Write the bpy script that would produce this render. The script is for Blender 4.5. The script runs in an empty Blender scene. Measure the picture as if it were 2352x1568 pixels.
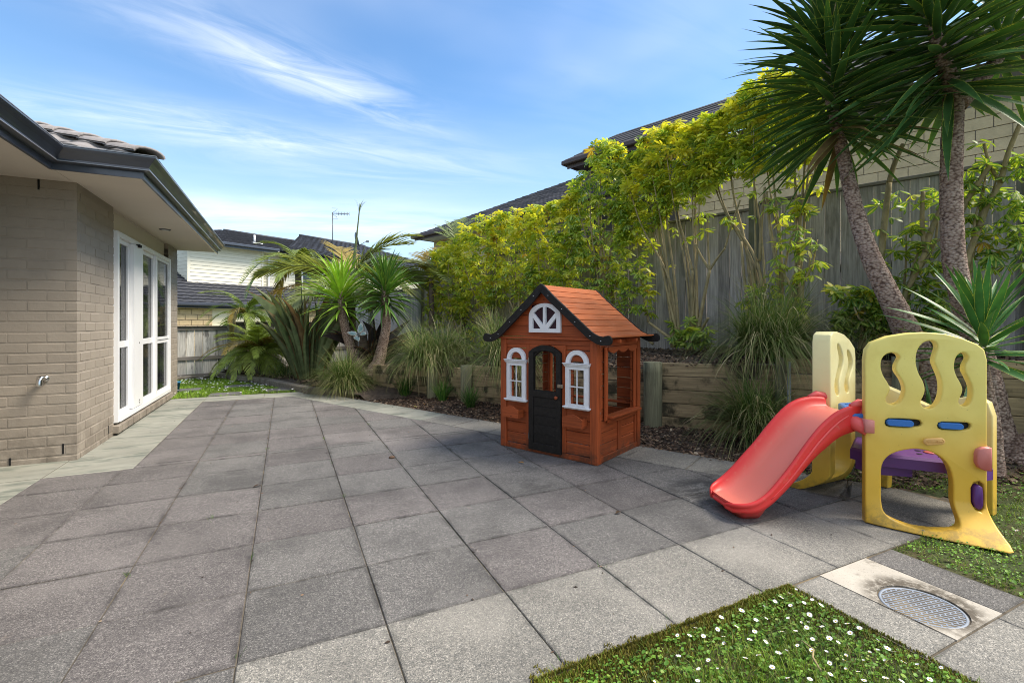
import bpy, math, random
from mathutils import Vector, Matrix, Euler, Quaternion
from mathutils.geometry import tessellate_polygon
R = math.radians
rnd = random.Random(7)
S = bpy.context.scene
COL = S.collection

# ------------------------------------------------------------------ camera
CAM_H = 1.17
FPX = 1083.0 / 2352.0            # focal length in picture widths
YAW = R(25.7)
cy_, sy_ = math.cos(YAW), math.sin(YAW)
cam_d = bpy.data.cameras.new('camera')
cam_d.sensor_width = 36.0
cam_d.lens = 36.0 * FPX
cam_d.shift_y = -44.0 / 2352.0
cam_d.clip_start = 0.05
cam_d.clip_end = 1200
cam = bpy.data.objects.new('camera', cam_d)
COL.objects.link(cam)
cam.location = (0, 0, CAM_H)
cam.rotation_euler = (R(90), 0, -YAW)
S.camera = cam

# ------------------------------------------------------------------ light
SUN_AZ = YAW + R(90)             # clockwise from +Y
SUN_EL = R(52)
sd = Vector((math.sin(SUN_AZ) * math.cos(SUN_EL), math.cos(SUN_AZ) * math.cos(SUN_EL), math.sin(SUN_EL)))
sun_d = bpy.data.lights.new('sun', 'SUN')
sun_d.energy = 3.4
sun_d.angle = R(24)
sun_d.color = (1.0, 0.90, 0.76)
sun = bpy.data.objects.new('sun', sun_d)
COL.objects.link(sun)
sun.rotation_euler = (-sd).to_track_quat('-Z', 'Y').to_euler()

S.view_settings.view_transform = 'Standard'
S.view_settings.look = 'None'
S.view_settings.gamma = 1.0
S.view_settings.use_curve_mapping = False
S.view_settings.exposure = 0.90
S.render.engine = 'CYCLES'
S.cycles.use_denoising = True
S.cycles.max_bounces = 8
S.cycles.transparent_max_bounces = 12
S.cycles.use_adaptive_sampling = True
S.cycles.filter_width = 1.0

world = bpy.data.worlds.new('World')
S.world = world
world.use_nodes = True


class NT:
    """tiny node helper"""
    def __init__(s, tree):
        s.t = tree
        s.n = tree.nodes
        s.l = tree.links

    def new(s, typ, **props):
        n = s.n.new(typ)
        for k, v in props.items():
            setattr(n, k, v)
        return n

    def put(s, sock, val):
        if isinstance(val, bpy.types.NodeSocket):
            s.l.new(val, sock)
        elif val is not None:
            if isinstance(val, (tuple, list)) and len(val) == 3 and sock.type == 'RGBA':
                val = (*val, 1)
            sock.default_value = val

    def math(s, op, a, b=None, c=None, clamp=False):
        n = s.new('ShaderNodeMath', operation=op, use_clamp=clamp)
        s.put(n.inputs[0], a)
        if b is not None: s.put(n.inputs[1], b)
        if c is not None: s.put(n.inputs[2], c)
        return n.outputs[0]

    def vmath(s, op, a, b=None):
        n = s.new('ShaderNodeVectorMath', operation=op)
        s.put(n.inputs[0], a)
        if b is not None: s.put(n.inputs[1], b)
        return n.outputs['Value'] if op in ('DOT_PRODUCT', 'LENGTH', 'DISTANCE') else n.outputs[0]

    def noise(s, vec, scale=5, detail=4, rough=.55, dist=0.0, out='Fac'):
        n = s.new('ShaderNodeTexNoise')
        s.put(n.inputs['Vector'], vec)
        n.inputs['Scale'].default_value = scale
        n.inputs['Detail'].default_value = detail
        n.inputs['Roughness'].default_value = rough
        n.inputs['Distortion'].default_value = dist
        return n.outputs[out]

    def voro(s, vec, scale=5, out='Color', feature='F1', rand=1.0):
        n = s.new('ShaderNodeTexVoronoi', feature=feature)
        s.put(n.inputs['Vector'], vec)
        n.inputs['Scale'].default_value = scale
        n.inputs['Randomness'].default_value = rand
        return n.outputs[out]

    def mapping(s, vec, scale=(1, 1, 1), loc=(0, 0, 0), rot=(0, 0, 0)):
        n = s.new('ShaderNodeMapping')
        s.put(n.inputs['Vector'], vec)
        n.inputs['Scale'].default_value = scale
        n.inputs['Location'].default_value = loc
        n.inputs['Rotation'].default_value = rot
        return n.outputs[0]

    def ramp(s, fac, stops, interp='LINEAR'):
        n = s.new('ShaderNodeValToRGB')
        n.color_ramp.interpolation = interp
        el = n.color_ramp.elements
        while len(el) < len(stops): el.new(0.5)
        for e, (p, c) in zip(el, stops):
            e.position = p
            e.color = (c, c, c, 1) if isinstance(c, (int, float)) else (*c, 1)
        s.put(n.inputs[0], fac)
        return n.outputs[0]

    def mix(s, fac, a, b, blend='MIX'):
        n = s.new('ShaderNodeMix', data_type='RGBA', blend_type=blend)
        s.put(n.inputs[0], fac)
        s.put(n.inputs[6], a)
        s.put(n.inputs[7], b)
        return n.outputs[2]

    def maprange(s, v, a, b, c=0.0, d=1.0, smooth=True):
        n = s.new('ShaderNodeMapRange')
        n.interpolation_type = 'SMOOTHSTEP' if smooth else 'LINEAR'
        s.put(n.inputs[0], v)
        n.inputs[1].default_value = a; n.inputs[2].default_value = b
        n.inputs[3].default_value = c; n.inputs[4].default_value = d
        return n.outputs[0]

    def bump(s, h, strength=.3, dist=.01, normal=None):
        n = s.new('ShaderNodeBump')
        n.inputs['Strength'].default_value = strength
        n.inputs['Distance'].default_value = dist
        s.put(n.inputs['Height'], h)
        if normal is not None: s.put(n.inputs['Normal'], normal)
        return n.outputs[0]


# ------------------------------------------------------------------ sky
w = NT(world.node_tree)
for n in list(w.n): w.n.remove(n)
wo = w.new('ShaderNodeOutputWorld')
bg = w.new('ShaderNodeBackground')
sky = w.new('ShaderNodeTexSky', sky_type='NISHITA')
sky.sun_disc = False
sky.sun_elevation = SUN_EL
sky.sun_rotation = SUN_AZ
sky.air_density = 1.25
sky.dust_density = 0.5
sky.ozone_density = 2.2
sky.altitude = 30
tc = w.new('ShaderNodeTexCoord').outputs['Generated']
# direction seen in the frame turned by the yaw, then laid on a cloud plane overhead
dr = w.mapping(tc, rot=(0, 0, YAW))
sep = w.new('ShaderNodeSeparateXYZ'); w.put(sep.inputs[0], dr)
zz = w.math('MAXIMUM', sep.outputs[2], 0.02)
px = w.math('DIVIDE', sep.outputs[0], zz)
py = w.math('DIVIDE', sep.outputs[1], zz)
cmb = w.new('ShaderNodeCombineXYZ'); w.put(cmb.inputs[0], px); w.put(cmb.inputs[1], py)
cp = cmb.outputs[0]


def streak(cx, cy, ang, ls, ws, seed, sc, lo, hi, amt, dist=1.0):
    """a wisp: a long soft oval on the cloud plane broken up by stretched noise"""
    sh = w.vmath('SUBTRACT', cp, (cx, cy, 0))
    rr = w.mapping(sh, rot=(0, 0, -ang))
    q = w.mapping(rr, scale=(1 / ls, 1 / ws, 1))
    wob = w.noise(w.mapping(rr, scale=(.8, .8, 1), loc=(seed, 0, 0)), 1.3, 3, .5)
    q2 = w.new('ShaderNodeSeparateXYZ'); w.put(q2.inputs[0], q)
    yy = w.math('ADD', q2.outputs[1], w.math('MULTIPLY', w.math('SUBTRACT', wob, .5), 1.6))
    d2 = w.math('ADD', w.math('MULTIPLY', q2.outputs[0], q2.outputs[0]), w.math('MULTIPLY', yy, yy))
    msk = w.math('POWER', 2.718, w.math('MULTIPLY', d2, -1.0))
    nz = w.noise(w.mapping(rr, scale=(sc[0], sc[1], 1), loc=(seed * 3, seed, 0)), 1.0, 7, .62, dist)
    f = w.maprange(nz, lo, hi)
    return w.math('MULTIPLY', w.math('MULTIPLY', msk, f), amt)


c1 = streak(-0.80, 1.96, R(46), .52, .19, 3.1, (1.9, 4.2), .28, .80, .58)
c2 = streak(-1.60, 2.42, R(24), 1.05, .24, 7.7, (1.3, 3.4), .28, .82, .44)
c3 = streak(-1.05, 2.85, R(20), 1.1, .42, 1.7, (.8, 2.4), .30, .85, .34)
c4 = streak(-2.6, 4.6, R(0), 2.2, .9, 5.2, (.5, 1.2), .25, .62, .45, .4)
c5 = streak(-.6, 5.3, R(5), 1.8, .8, 9.2, (.5, 1.4), .30, .7, .36, .4)
fill_veil = streak(1.0, -1.8, R(30), 3.6, 2.4, 2.2, (.6, 1.6), .12, .55, .85)  # unseen cloud veil behind the camera, added to whiten the fill light
cl = w.math('ADD', w.math('ADD', c1, c2), w.math('ADD', c3, w.math('ADD', c4, c5)))
cl = w.math('ADD', cl, fill_veil, clamp=True)
cl = w.math('MULTIPLY', cl, w.maprange(sep.outputs[2], 0.0, 0.06))
hz = w.maprange(sep.outputs[2], 0.0, 0.50, 0.60, 0.0)
tint = w.mix(1.0, sky.outputs[0], (0.70, 1.08, 1.36), 'MULTIPLY')
skyc = w.mix(hz, tint, (6.2, 7.3, 8.4))
skyc = w.mix(cl, skyc, (9.4, 9.5, 9.6))
w.put(bg.inputs['Color'], skyc)
bg.inputs['Strength'].default_value = 0.09
w.l.new(bg.outputs[0], wo.inputs[0])


# ------------------------------------------------------------------ placing helpers
def C(xc, yc, z=0.0):
    """camera-aligned plan coordinates (right, ahead) to world"""
    return Vector((xc * cy_ + yc * sy_, -xc * sy_ + yc * cy_, z))


def G(u, v, z=0.0):
    """a sight line met with the level z"""
    yc = (CAM_H - z) * 1083.0 / (v - 740.0)
    return C((u - 1176.0) / 1083.0 * yc, yc, z)


def P(u, v, yc):
    """a sight line followed to the distance yc ahead"""
    return C((u - 1176.0) / 1083.0 * yc, yc, CAM_H - (v - 740.0) / 1083.0 * yc)


# ------------------------------------------------------------------ mesh helpers
class MB:
    def __init__(s):
        s.v = []; s.f = []; s.sm = []; s.a = []

    def add(s, vs, fs, smooth=False, attr=None):
        b = len(s.v)
        s.v += [tuple(p) for p in vs]
        s.f += [tuple(b + i for i in f) for f in fs]
        s.sm += [smooth] * len(fs)
        s.a += (attr if attr is not None else [0.0] * len(vs))
        return s

    def box(s, x0, y0, z0, x1, y1, z1, M=None, cham=0.0):
        if cham:
            c = cham
            vs = []
            for (z, i) in ((z0, 0), (z0 + c, 1), (z1 - c, 1), (z1, 0)):
                k = 0 if i else c
                vs += [(x0 + k, y0 + k, z), (x1 - k, y0 + k, z), (x1 - k, y1 - k, z), (x0 + k, y1 - k, z)]
            fs = [(3, 2, 1, 0), (12, 13, 14, 15)]
            for r in range(3):
                for j in range(4):
                    fs.append((r * 4 + j, r * 4 + (j + 1) % 4, r * 4 + 4 + (j + 1) % 4, r * 4 + 4 + j))
        else:
            vs = [(x0, y0, z0), (x1, y0, z0), (x1, y1, z0), (x0, y1, z0), (x0, y0, z1), (x1, y0, z1), (x1, y1, z1), (x0, y1, z1)]
            fs = [(3, 2, 1, 0), (4, 5, 6, 7), (0, 1, 5, 4), (1, 2, 6, 5), (2, 3, 7, 6), (3, 0, 4, 7)]
        if M is not None: vs = [M @ Vector(p) for p in vs]
        return s.add(vs, fs)

    def beam(s, a, b, wd, ht, up=Vector((0, 0, 1)), cham=0.0):
        """box from a to b, wd across, ht along up (centred)"""
        a = Vector(a); b = Vector(b)
        d = b - a; L = d.length; x = d / L
        y = up.cross(x).normalized(); z = x.cross(y)
        M = Matrix((x, y, z)).transposed().to_4x4(); M.translation = a
        return s.box(0, -wd / 2, -ht / 2, L, wd / 2, ht / 2, M, cham)

    def prism(s, poly, z0, z1, cham=0.0, M=None):
        """level polygon (ccw) between z0 and z1 with a chamfered top"""
        n = len(poly)
        rings = [(poly, z0)]
        if cham:
            rings.append((poly, z1 - cham)); rings.append((inset(poly, cham), z1))
        else:
            rings.append((poly, z1))
        vs = []; fs = []
        for pl, z in rings: vs += [(p[0], p[1], z) for p in pl]
        for r in range(len(rings) - 1):
            for j in range(n): fs.append((r * n + j, r * n + (j + 1) % n, (r + 1) * n + (j + 1) % n, (r + 1) * n + j))
        top = (len(rings) - 1) * n
        if n <= 4:
            fs.append(tuple(range(top, top + n))); fs.append(tuple(range(n - 1, -1, -1)))
        else:
            for t in tessellate_polygon([[Vector((p[0], p[1], 0)) for p in poly]]):
                fs.append((top + t[0], top + t[1], top + t[2])); fs.append((t[2], t[1], t[0]))
        if M is not None: vs = [M @ Vector(p) for p in vs]
        return s.add(vs, fs)

    def tube(s, pts, rad, n=8, smooth=True, caps=True, flat=1.0):
        pts = [Vector(p) for p in pts]
        m = len(pts)
        if isinstance(rad, (int, float)): rad = [rad] * m
        vs = []; fs = []
        t0 = (pts[1] - pts[0]).normalized()
        ref = Vector((0, 0, 1)) if abs(t0.z) < .9 else Vector((1, 0, 0))
        nx = t0.cross(ref).normalized()
        for i in range(m):
            t = (pts[min(i + 1, m - 1)] - pts[max(i - 1, 0)]).normalized()
            nx = (nx - t * nx.dot(t)).normalized()
            ny = t.cross(nx)
            for j in range(n):
                a = 2 * math.pi * j / n
                vs.append(pts[i] + nx * (math.cos(a) * rad[i]) + ny * (math.sin(a) * rad[i] * flat))
        for i in range(m - 1):
            for j in range(n):
                fs.append((i * n + j, i * n + (j + 1) % n, (i + 1) * n + (j + 1) % n, (i + 1) * n + j))
        s.add(vs, fs, smooth)
        if caps:
            b = len(s.v) - len(vs)
            s.f.append(tuple(b + j for j in range(n - 1, -1, -1))); s.sm.append(False)
            s.f.append(tuple(b + (m - 1) * n + j for j in range(n))); s.sm.append(False)
        return s

    def lathe(s, prof, n=16, M=None, smooth=True):
        vs = []; fs = []
        for r, z in prof:
            for j in range(n):
                a = 2 * math.pi * j / n
                vs.append(Vector((r * math.cos(a), r * math.sin(a), z)))
        for i in range(len(prof) - 1):
            for j in range(n): fs.append((i * n + j, i * n + (j + 1) % n, (i + 1) * n + (j + 1) % n, (i + 1) * n + j))
        fs.append(tuple(range(n - 1, -1, -1))); fs.append(tuple((len(prof) - 1) * n + j for j in range(n)))
        if M is not None: vs = [M @ p for p in vs]
        return s.add(vs, fs, smooth)

    def mesh(s, name, mat, attr=False):
        me = bpy.data.meshes.new(name)
        me.from_pydata(s.v, [], s.f)
        me.polygons.foreach_set('use_smooth', s.sm)
        if attr:
            at = me.attributes.new('mid', 'FLOAT', 'POINT')
            at.data.foreach_set('value', s.a)
        if mat: me.materials.append(mat)
        me.update()
        return me

    def build(s, name, mat, parent=None, attr=False):
        return link(name, s.mesh(name, mat, attr), parent)


def link(name, me, parent=None, M=None):
    o = bpy.data.objects.new(name, me)
    COL.objects.link(o)
    if parent is not None: o.parent = parent
    if M is not None: o.matrix_local = M
    return o


def inset(poly, d):
    n = len(poly); out = []
    for i in range(n):
        p0 = Vector(poly[i - 1][:2]); p1 = Vector(poly[i][:2]); p2 = Vector(poly[(i + 1) % n][:2])
        e1 = (p1 - p0).normalized(); e2 = (p2 - p1).normalized()
        n1 = Vector((-e1.y, e1.x)); n2 = Vector((-e2.y, e2.x))
        k = 1 + n1.dot(n2)
        q = p1 + (n1 + n2) * (d / max(k, .3))
        out.append((q.x, q.y))
    return out


def clip(poly, a, b, c):
    """keep a*x+b*y<=c"""
    out = []
    n = len(poly)
    for i in range(n):
        p, q = poly[i], poly[(i + 1) % n]
        dp = a * p[0] + b * p[1] - c; dq = a * q[0] + b * q[1] - c
        if dp <= 0: out.append(p)
        if dp * dq < 0:
            t = dp / (dp - dq)
            out.append((p[0] + (q[0] - p[0]) * t, p[1] + (q[1] - p[1]) * t))
    return out


def area(poly):
    return .5 * sum(poly[i - 1][0] * poly[i][1] - poly[i][0] * poly[i - 1][1] for i in range(len(poly)))


def empty(name, label, cat, loc=(0, 0, 0), rz=0.0, group=None):
    o = bpy.data.objects.new(name, None)
    o.empty_display_size = .1
    COL.objects.link(o)
    o.location = loc; o.rotation_euler = (0, 0, rz)
    return tag(o, label, cat, group)


def tag(o, label=None, cat=None, group=None, kind=None):
    if label: o['label'] = label
    if cat: o['category'] = cat
    if group: o['group'] = group
    if kind: o['kind'] = kind
    return o


def lerp(a, b, t): return a + (b - a) * t


def interp(tab, x):
    if x <= tab[0][0]: return tab[0][1]
    for (x0, y0), (x1, y1) in zip(tab, tab[1:]):
        if x <= x1: return y0 + (y1 - y0) * (x - x0) / (x1 - x0)
    return tab[-1][1]


def smooth_path(pts, n):
    """Catmull-Rom through pts"""
    pts = [Vector(p) for p in pts]
    out = []
    m = len(pts)
    for i in range(m - 1):
        p0 = pts[max(i - 1, 0)]; p1 = pts[i]; p2 = pts[i + 1]; p3 = pts[min(i + 2, m - 1)]
        for k in range(n):
            t = k / n
            out.append(.5 * ((2 * p1) + (p2 - p0) * t + (2 * p0 - 5 * p1 + 4 * p2 - p3) * t * t + (3 * p1 - p0 - 3 * p2 + p3) * t ** 3))
    out.append(pts[-1])
    return out


# ------------------------------------------------------------------ materials
def newmat(name):
    m = bpy.data.materials.new(name)
    m.use_nodes = True
    t = NT(m.node_tree)
    b = t.n['Principled BSDF']
    return m, t, b


def pm(name, col, rough=.7, var=.25, scale=8, stretch=(1, 1, 1), coord='pos', objvar=.15, bump=.2, bdist=.004, bscale=None,
       dirt=None, dirt_scale=2.0, dirt_amt=.5, dirt_lo=.5, dirt_hi=.7, spec=.35, metal=0.0, coat=0.0, detail=6, dstretch=(1, 1, 1)):
    m, t, b = newmat(name)
    if coord == 'pos':
        vec = t.new('ShaderNodeNewGeometry').outputs['Position']
    else:
        vec = t.new('ShaderNodeTexCoord').outputs['Object']
    oi = t.new('ShaderNodeObjectInfo')
    if coord == 'obj':
        off = t.math('MULTIPLY', oi.outputs['Random'], 37.0)
        vec = t.vmath('ADD', vec, off)
    sv = t.mapping(vec, scale=stretch)
    n1 = t.noise(sv, scale, detail, .6)
    lo = tuple(c * (1 - var) for c in col); hi = tuple(min(1, c * (1 + var)) for c in col)
    c = t.ramp(n1, [(.3, lo), (.7, hi)])
    if objvar:
        k = t.math('MULTIPLY_ADD', oi.outputs['Random'], 2 * objvar, 1 - objvar)
        c = t.mix(1.0, c, k, 'MULTIPLY')
    if dirt:
        n2 = t.noise(t.mapping(vec, scale=dstretch, loc=(3.3, 1.1, 7.7)), dirt_scale, 5, .65)
        f = t.math('MULTIPLY', t.maprange(n2, dirt_lo, dirt_hi), dirt_amt)
        c = t.mix(f, c, dirt)
    t.put(b.inputs['Base Color'], c)
    b.inputs['Roughness'].default_value = rough
    b.inputs['Specular IOR Level'].default_value = spec
    b.inputs['Metallic'].default_value = metal
    b.inputs['Coat Weight'].default_value = coat
    if bump:
        h = t.noise(sv, bscale or scale * 4, 5, .6)
        t.put(b.inputs['Normal'], t.bump(h, bump, bdist))
    return m


def paver_mat(name, cols, stain=.55):
    m, t, b = newmat(name)
    pos = t.new('ShaderNodeNewGeometry').outputs['Position']
    oi = t.new('ShaderNodeObjectInfo')
    # exposed chips of stone
    v1 = t.new('ShaderNodeSeparateColor'); t.put(v1.inputs[0], t.voro(pos, 260))
    c = t.ramp(v1.outputs[0], [(0.0, cols[0]), (.28, cols[1]), (.62, cols[2]), (.86, cols[3]), (1.0, cols[4])])
    g = t.noise(pos, 46, 4, .7)
    c = t.mix(t.maprange(g, .40, .72, 0.0, .45), c, tuple(x * .45 for x in cols[1]))
    # each slab a little different
    k = t.math('MULTIPLY_ADD', oi.outputs['Random'], .20, .90)
    c = t.mix(1.0, c, k, 'MULTIPLY')
    # broad weathering
    n2 = t.noise(pos, 1.7, 6, .65)
    c = t.mix(t.maprange(n2, .42, .70, 0.0, stain), c, tuple(x * .42 for x in cols[1]))
    n3 = t.noise(t.mapping(pos, loc=(5, 9, 0)), .9, 4, .6)
    c = t.mix(t.maprange(n3, .5, .72, 0, .35), c, tuple(x * 1.25 for x in cols[3]))
    # dirt gathered along the edges
    ea = t.new('ShaderNodeAttribute', attribute_name='mid').outputs['Fac']
    en = t.noise(pos, 7, 5, .7)
    ef = t.math('MULTIPLY', t.maprange(ea, .25, 1.0), t.maprange(en, .40, .66, .05, .75))
    c = t.mix(ef, c, tuple(x * .38 for x in cols[1]))
    # scattered dark grains and pale chips
    gr = t.noise(pos, 150, 2, .5)
    c = t.mix(t.maprange(gr, .66, .70, 0, .55), c, tuple(x * .4 for x in cols[1]))
    # old damp marks round the foot of the slide and in front of the cubby
    for (x, y, r, a) in ((2.62, 2.35, .42, .75), (3.05, 2.45, .35, .6), (2.15, 3.05, .16, .6), (1.75, 3.35, .12, .45), (1.62, 2.98, .2, .5), (3.35, 2.2, .4, .55), (1.1, 3.6, .18, .35)):
        d = t.vmath('DISTANCE', pos, (x, y, 0))
        nn = t.noise(t.mapping(pos, scale=(1, 2.2, 1), loc=(x, 0, 0)), 6, 5, .7)
        f = t.math('MULTIPLY', t.maprange(d, r, r * .3), t.maprange(nn, .40, .58))
        c = t.mix(t.math('MULTIPLY', f, a), c, tuple(x_ * .33 for x_ in cols[1]))
    # sandy smears
    n4 = t.noise(t.mapping(pos, scale=(3, 1.2, 1), loc=(2, 2, 2)), 3.1, 5, .7)
    c = t.mix(t.maprange(n4, .66, .76, 0, .3), c, (.30, .24, .19))
    t.put(b.inputs['Base Color'], c)
    b.inputs['Roughness'].default_value = .82
    b.inputs['Specular IOR Level'].default_value = .25
    h = t.math('ADD', t.math('MULTIPLY', t.voro(pos, 260, 'Distance'), .6), t.math('MULTIPLY', t.noise(pos, 90, 4, .6), .9))
    t.put(b.inputs['Normal'], t.bump(h, .5, .003))
    return m


def leaf_mat(name, rough=.45, trans=.3, spec=.4, edge=None, vein=None, var=.25, usemid=False, tmul=(1.3, 1.25, .5)):
    """leaf: colour comes from the object's own colour, mottled"""
    m, t, b = newmat(name)
    oi = t.new('ShaderNodeObjectInfo')
    geo = t.new('ShaderNodeNewGeometry')
    n1 = t.noise(geo.outputs['Position'], 9, 3, .6)
    k = t.maprange(n1, .3, .7, 1 - var, 1 + var)
    k2 = t.math('MULTIPLY_ADD', geo.outputs['Random Per Island'], var * 1.4, 1 - var * .7)
    c = t.mix(1.0, oi.outputs['Color'], k, 'MULTIPLY')
    c = t.mix(1.0, c, k2, 'MULTIPLY')
    if usemid:
        a = t.new('ShaderNodeAttribute', attribute_name='mid').outputs['Fac']
        nn = t.noise(geo.outputs['Position'], 60, 2, .6)
        am = t.math('ADD', a, t.math('MULTIPLY', t.math('SUBTRACT', nn, .5), .5))
        if edge: c = t.mix(t.maprange(am, .13, .02), c, edge)
        if vein: c = t.mix(t.maprange(am, .55, .85, 0, .8), c, vein)
    t.put(b.inputs['Base Color'], c)
    b.inputs['Roughness'].default_value = rough
    b.inputs['Specular IOR Level'].default_value = spec
    t.put(b.inputs['Normal'], t.bump(t.noise(geo.outputs['Position'], 70, 2, .5), .15, .003))
    tr = t.new('ShaderNodeBsdfTranslucent')
    t.put(tr.inputs['Color'], t.mix(1.0, c, tmul, 'MULTIPLY'))
    mx = t.new('ShaderNodeMixShader')
    mx.inputs[0].default_value = trans
    t.l.new(b.outputs[0], mx.inputs[1]); t.l.new(tr.outputs[0], mx.inputs[2])
    t.l.new(mx.outputs[0], t.n['Material Output'].inputs[0])
    return m


def blade_mat(name, stops, rough=.6, trans=.25, attr_tip=None):
    """grass blades: colour picked blade by blade"""
    m, t, b = newmat(name)
    geo = t.new('ShaderNodeNewGeometry')
    c = t.ramp(geo.outputs['Random Per Island'], stops)
    if attr_tip:
        a = t.new('ShaderNodeAttribute', attribute_name='mid').outputs['Fac']
        c = t.mix(t.maprange(a, .6, 1.0, 0, .7), c, attr_tip)
    n1 = t.noise(geo.outputs['Position'], 2.2, 4, .6)
    c = t.mix(1.0, c, t.maprange(n1, .3, .7, .7, 1.25), 'MULTIPLY')
    t.put(b.inputs['Base Color'], c)
    b.inputs['Roughness'].default_value = rough
    b.inputs['Specular IOR Level'].default_value = .3
    tr = t.new('ShaderNodeBsdfTranslucent'); t.put(tr.inputs['Color'], c)
    mx = t.new('ShaderNodeMixShader'); mx.inputs[0].default_value = trans
    t.l.new(b.outputs[0], mx.inputs[1]); t.l.new(tr.outputs[0], mx.inputs[2])
    t.l.new(mx.outputs[0], t.n['Material Output'].inputs[0])
    return m


M = {}
M['paver_dark'] = paver_mat('dark_paver', [(.074, .072, .072), (.120, .116, .112), (.162, .155, .147), (.205, .194, .182), (.34, .325, .30)])
M['paver_red'] = paver_mat('reddish_paver', [(.076, .070, .070), (.124, .114, .112), (.167, .153, .147), (.210, .192, .182), (.34, .32, .295)])
M['paver_light'] = paver_mat('light_paver', [(.11, .11, .105), (.19, .184, .168), (.25, .24, .213), (.315, .296, .26), (.47, .44, .39)], .35)
M['concrete'] = pm('worn_concrete', (.26, .26, .22), .85, .16, 3, stretch=(1, 3, 1), dirt=(.10, .12, .10), dirt_scale=2.4, dstretch=(1, 3.2, 1), dirt_amt=.75, dirt_lo=.47, dirt_hi=.66, bump=.3, bscale=120, objvar=.07)
M['drain_concrete'] = pm('pale_cement', (.44, .405, .345), .85, .10, 5, dirt=(.16, .14, .11), dirt_scale=9, dirt_amt=.7, dirt_lo=.56, dirt_hi=.72, bump=.5, bscale=60, objvar=0)
M['joint'] = pm('joint_dirt', (.11, .092, .068), .95, .4, 20, dirt=(.22, .17, .10), dirt_scale=3, dirt_amt=.8, dirt_lo=.52, dirt_hi=.62, objvar=0)
M['brick'] = pm('painted_brick', (.315, .272, .222), .62, .07, 3, dirt=(.22, .19, .155), dirt_scale=2.2, dirt_amt=.4, dirt_lo=.45, dirt_hi=.75, bump=.55, bdist=.004, bscale=45, objvar=.035, spec=.3)
M['mortar'] = pm('painted_mortar', (.315, .272, .222), .7, .07, 5, dirt=(.25, .215, .175), dirt_scale=3, dirt_amt=.4, bump=.6, bdist=.005, bscale=60, objvar=0)
M['soffit'] = pm('soffit_paint', (.66, .60, .52), .75, .03, 2, bump=.03, objvar=.02)
M['gutter'] = pm('charcoal_gutter', (.050, .058, .078), .33, .06, 3, stretch=(1, .3, 1), bump=0, objvar=0, spec=.6, coat=.3)
M['lip_highlight'] = pm('gutter_bead', (.22, .24, .27), .35, .05, 3, bump=0, objvar=0, spec=.7)  # bead paler than the gutter: the lip highlight is put into its colour
M['roof_tile'] = pm('brown_concrete_tile', (.26, .24, .235), .75, .2, 14, dirt=(.36, .33, .30), dirt_scale=7, dirt_amt=.5, bump=.4, bscale=90)
M['white'] = pm('white_joinery', (.80, .80, .80), .30, .03, 3, dirt=(.5, .48, .44), dirt_scale=5, dirt_amt=.25, dirt_lo=.6, dirt_hi=.8, bump=.02, objvar=0, spec=.5)
M['white_plastic'] = pm('white_plastic', (.78, .79, .82), .38, .03, 8, dirt=(.45, .45, .45), dirt_scale=18, dirt_amt=.45, dirt_lo=.58, dirt_hi=.8, bump=.08, objvar=0)
M['blind'] = pm('grey_curtain', (.24, .24, .26), .9, .08, 30, bump=.1, objvar=0)
M['chrome'] = pm('chrome', (.6, .6, .6), .18, .05, 20, metal=1.0, bump=.02, objvar=0)
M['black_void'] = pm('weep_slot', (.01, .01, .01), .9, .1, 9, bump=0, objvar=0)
m, t, b = newmat('window_glass')
b.inputs['Base Color'].default_value = (.02, .022, .025, 1); b.inputs['Roughness'].default_value = .015
b.inputs['Specular IOR Level'].default_value = .8; b.inputs['IOR'].default_value = 1.55
b.inputs['Alpha'].default_value = .60
M['glass'] = m
m, t, b = newmat('far_window_glass')
b.inputs['Base Color'].default_value = (.035, .045, .055, 1); b.inputs['Roughness'].default_value = .05
M['glass_dark'] = m
M['grate'] = pm('grey_plastic_grate', (.26, .30, .36), .45, .08, 20, dirt=(.12, .12, .12), dirt_scale=20, dirt_amt=.4, bump=.05, objvar=0)
# cedar stained orange: along each board
CED = (.33, .070, .020)
kw = dict(rough=.55, var=.32, coord='obj', objvar=.16, bump=.25, bdist=.002, spec=.35, detail=8)
M['cedar_x'] = pm('cedar_along_x', CED, scale=9, stretch=(.35, 6, 9), dirt=(.12, .028, .010), dirt_scale=3, dirt_amt=.6, dirt_lo=.52, dirt_hi=.75, **kw)
M['cedar_y'] = pm('cedar_along_y', CED, scale=9, stretch=(6, .35, 9), dirt=(.12, .028, .010), dirt_scale=3, dirt_amt=.6, dirt_lo=.52, dirt_hi=.75, **kw)
M['cedar_z'] = pm('cedar_along_z', CED, scale=9, stretch=(7, 7, .35), dirt=(.12, .028, .010), dirt_scale=3, dirt_amt=.6, dirt_lo=.52, dirt_hi=.75, **kw)
M['cedar_roof'] = pm('cedar_roof_board', (.46, .125, .040), scale=9, stretch=(.35, 6, 6), dirt=(.42, .17, .09), dirt_scale=5, dirt_amt=.45, dirt_lo=.5, dirt_hi=.72, **kw)
M['black_wood'] = pm('black_stained_wood', (.011, .010, .0095), .6, .5, 9, stretch=(.6, 4, 4), coord='obj', objvar=.15, bump=.3, bdist=.002, dirt=(.07, .06, .055), dirt_scale=14, dirt_amt=.5, dirt_lo=.62, dirt_hi=.75)
M['maroon'] = pm('maroon_film', (.030, .010, .022), .25, .2, 8, bump=0, objvar=0)
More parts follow.
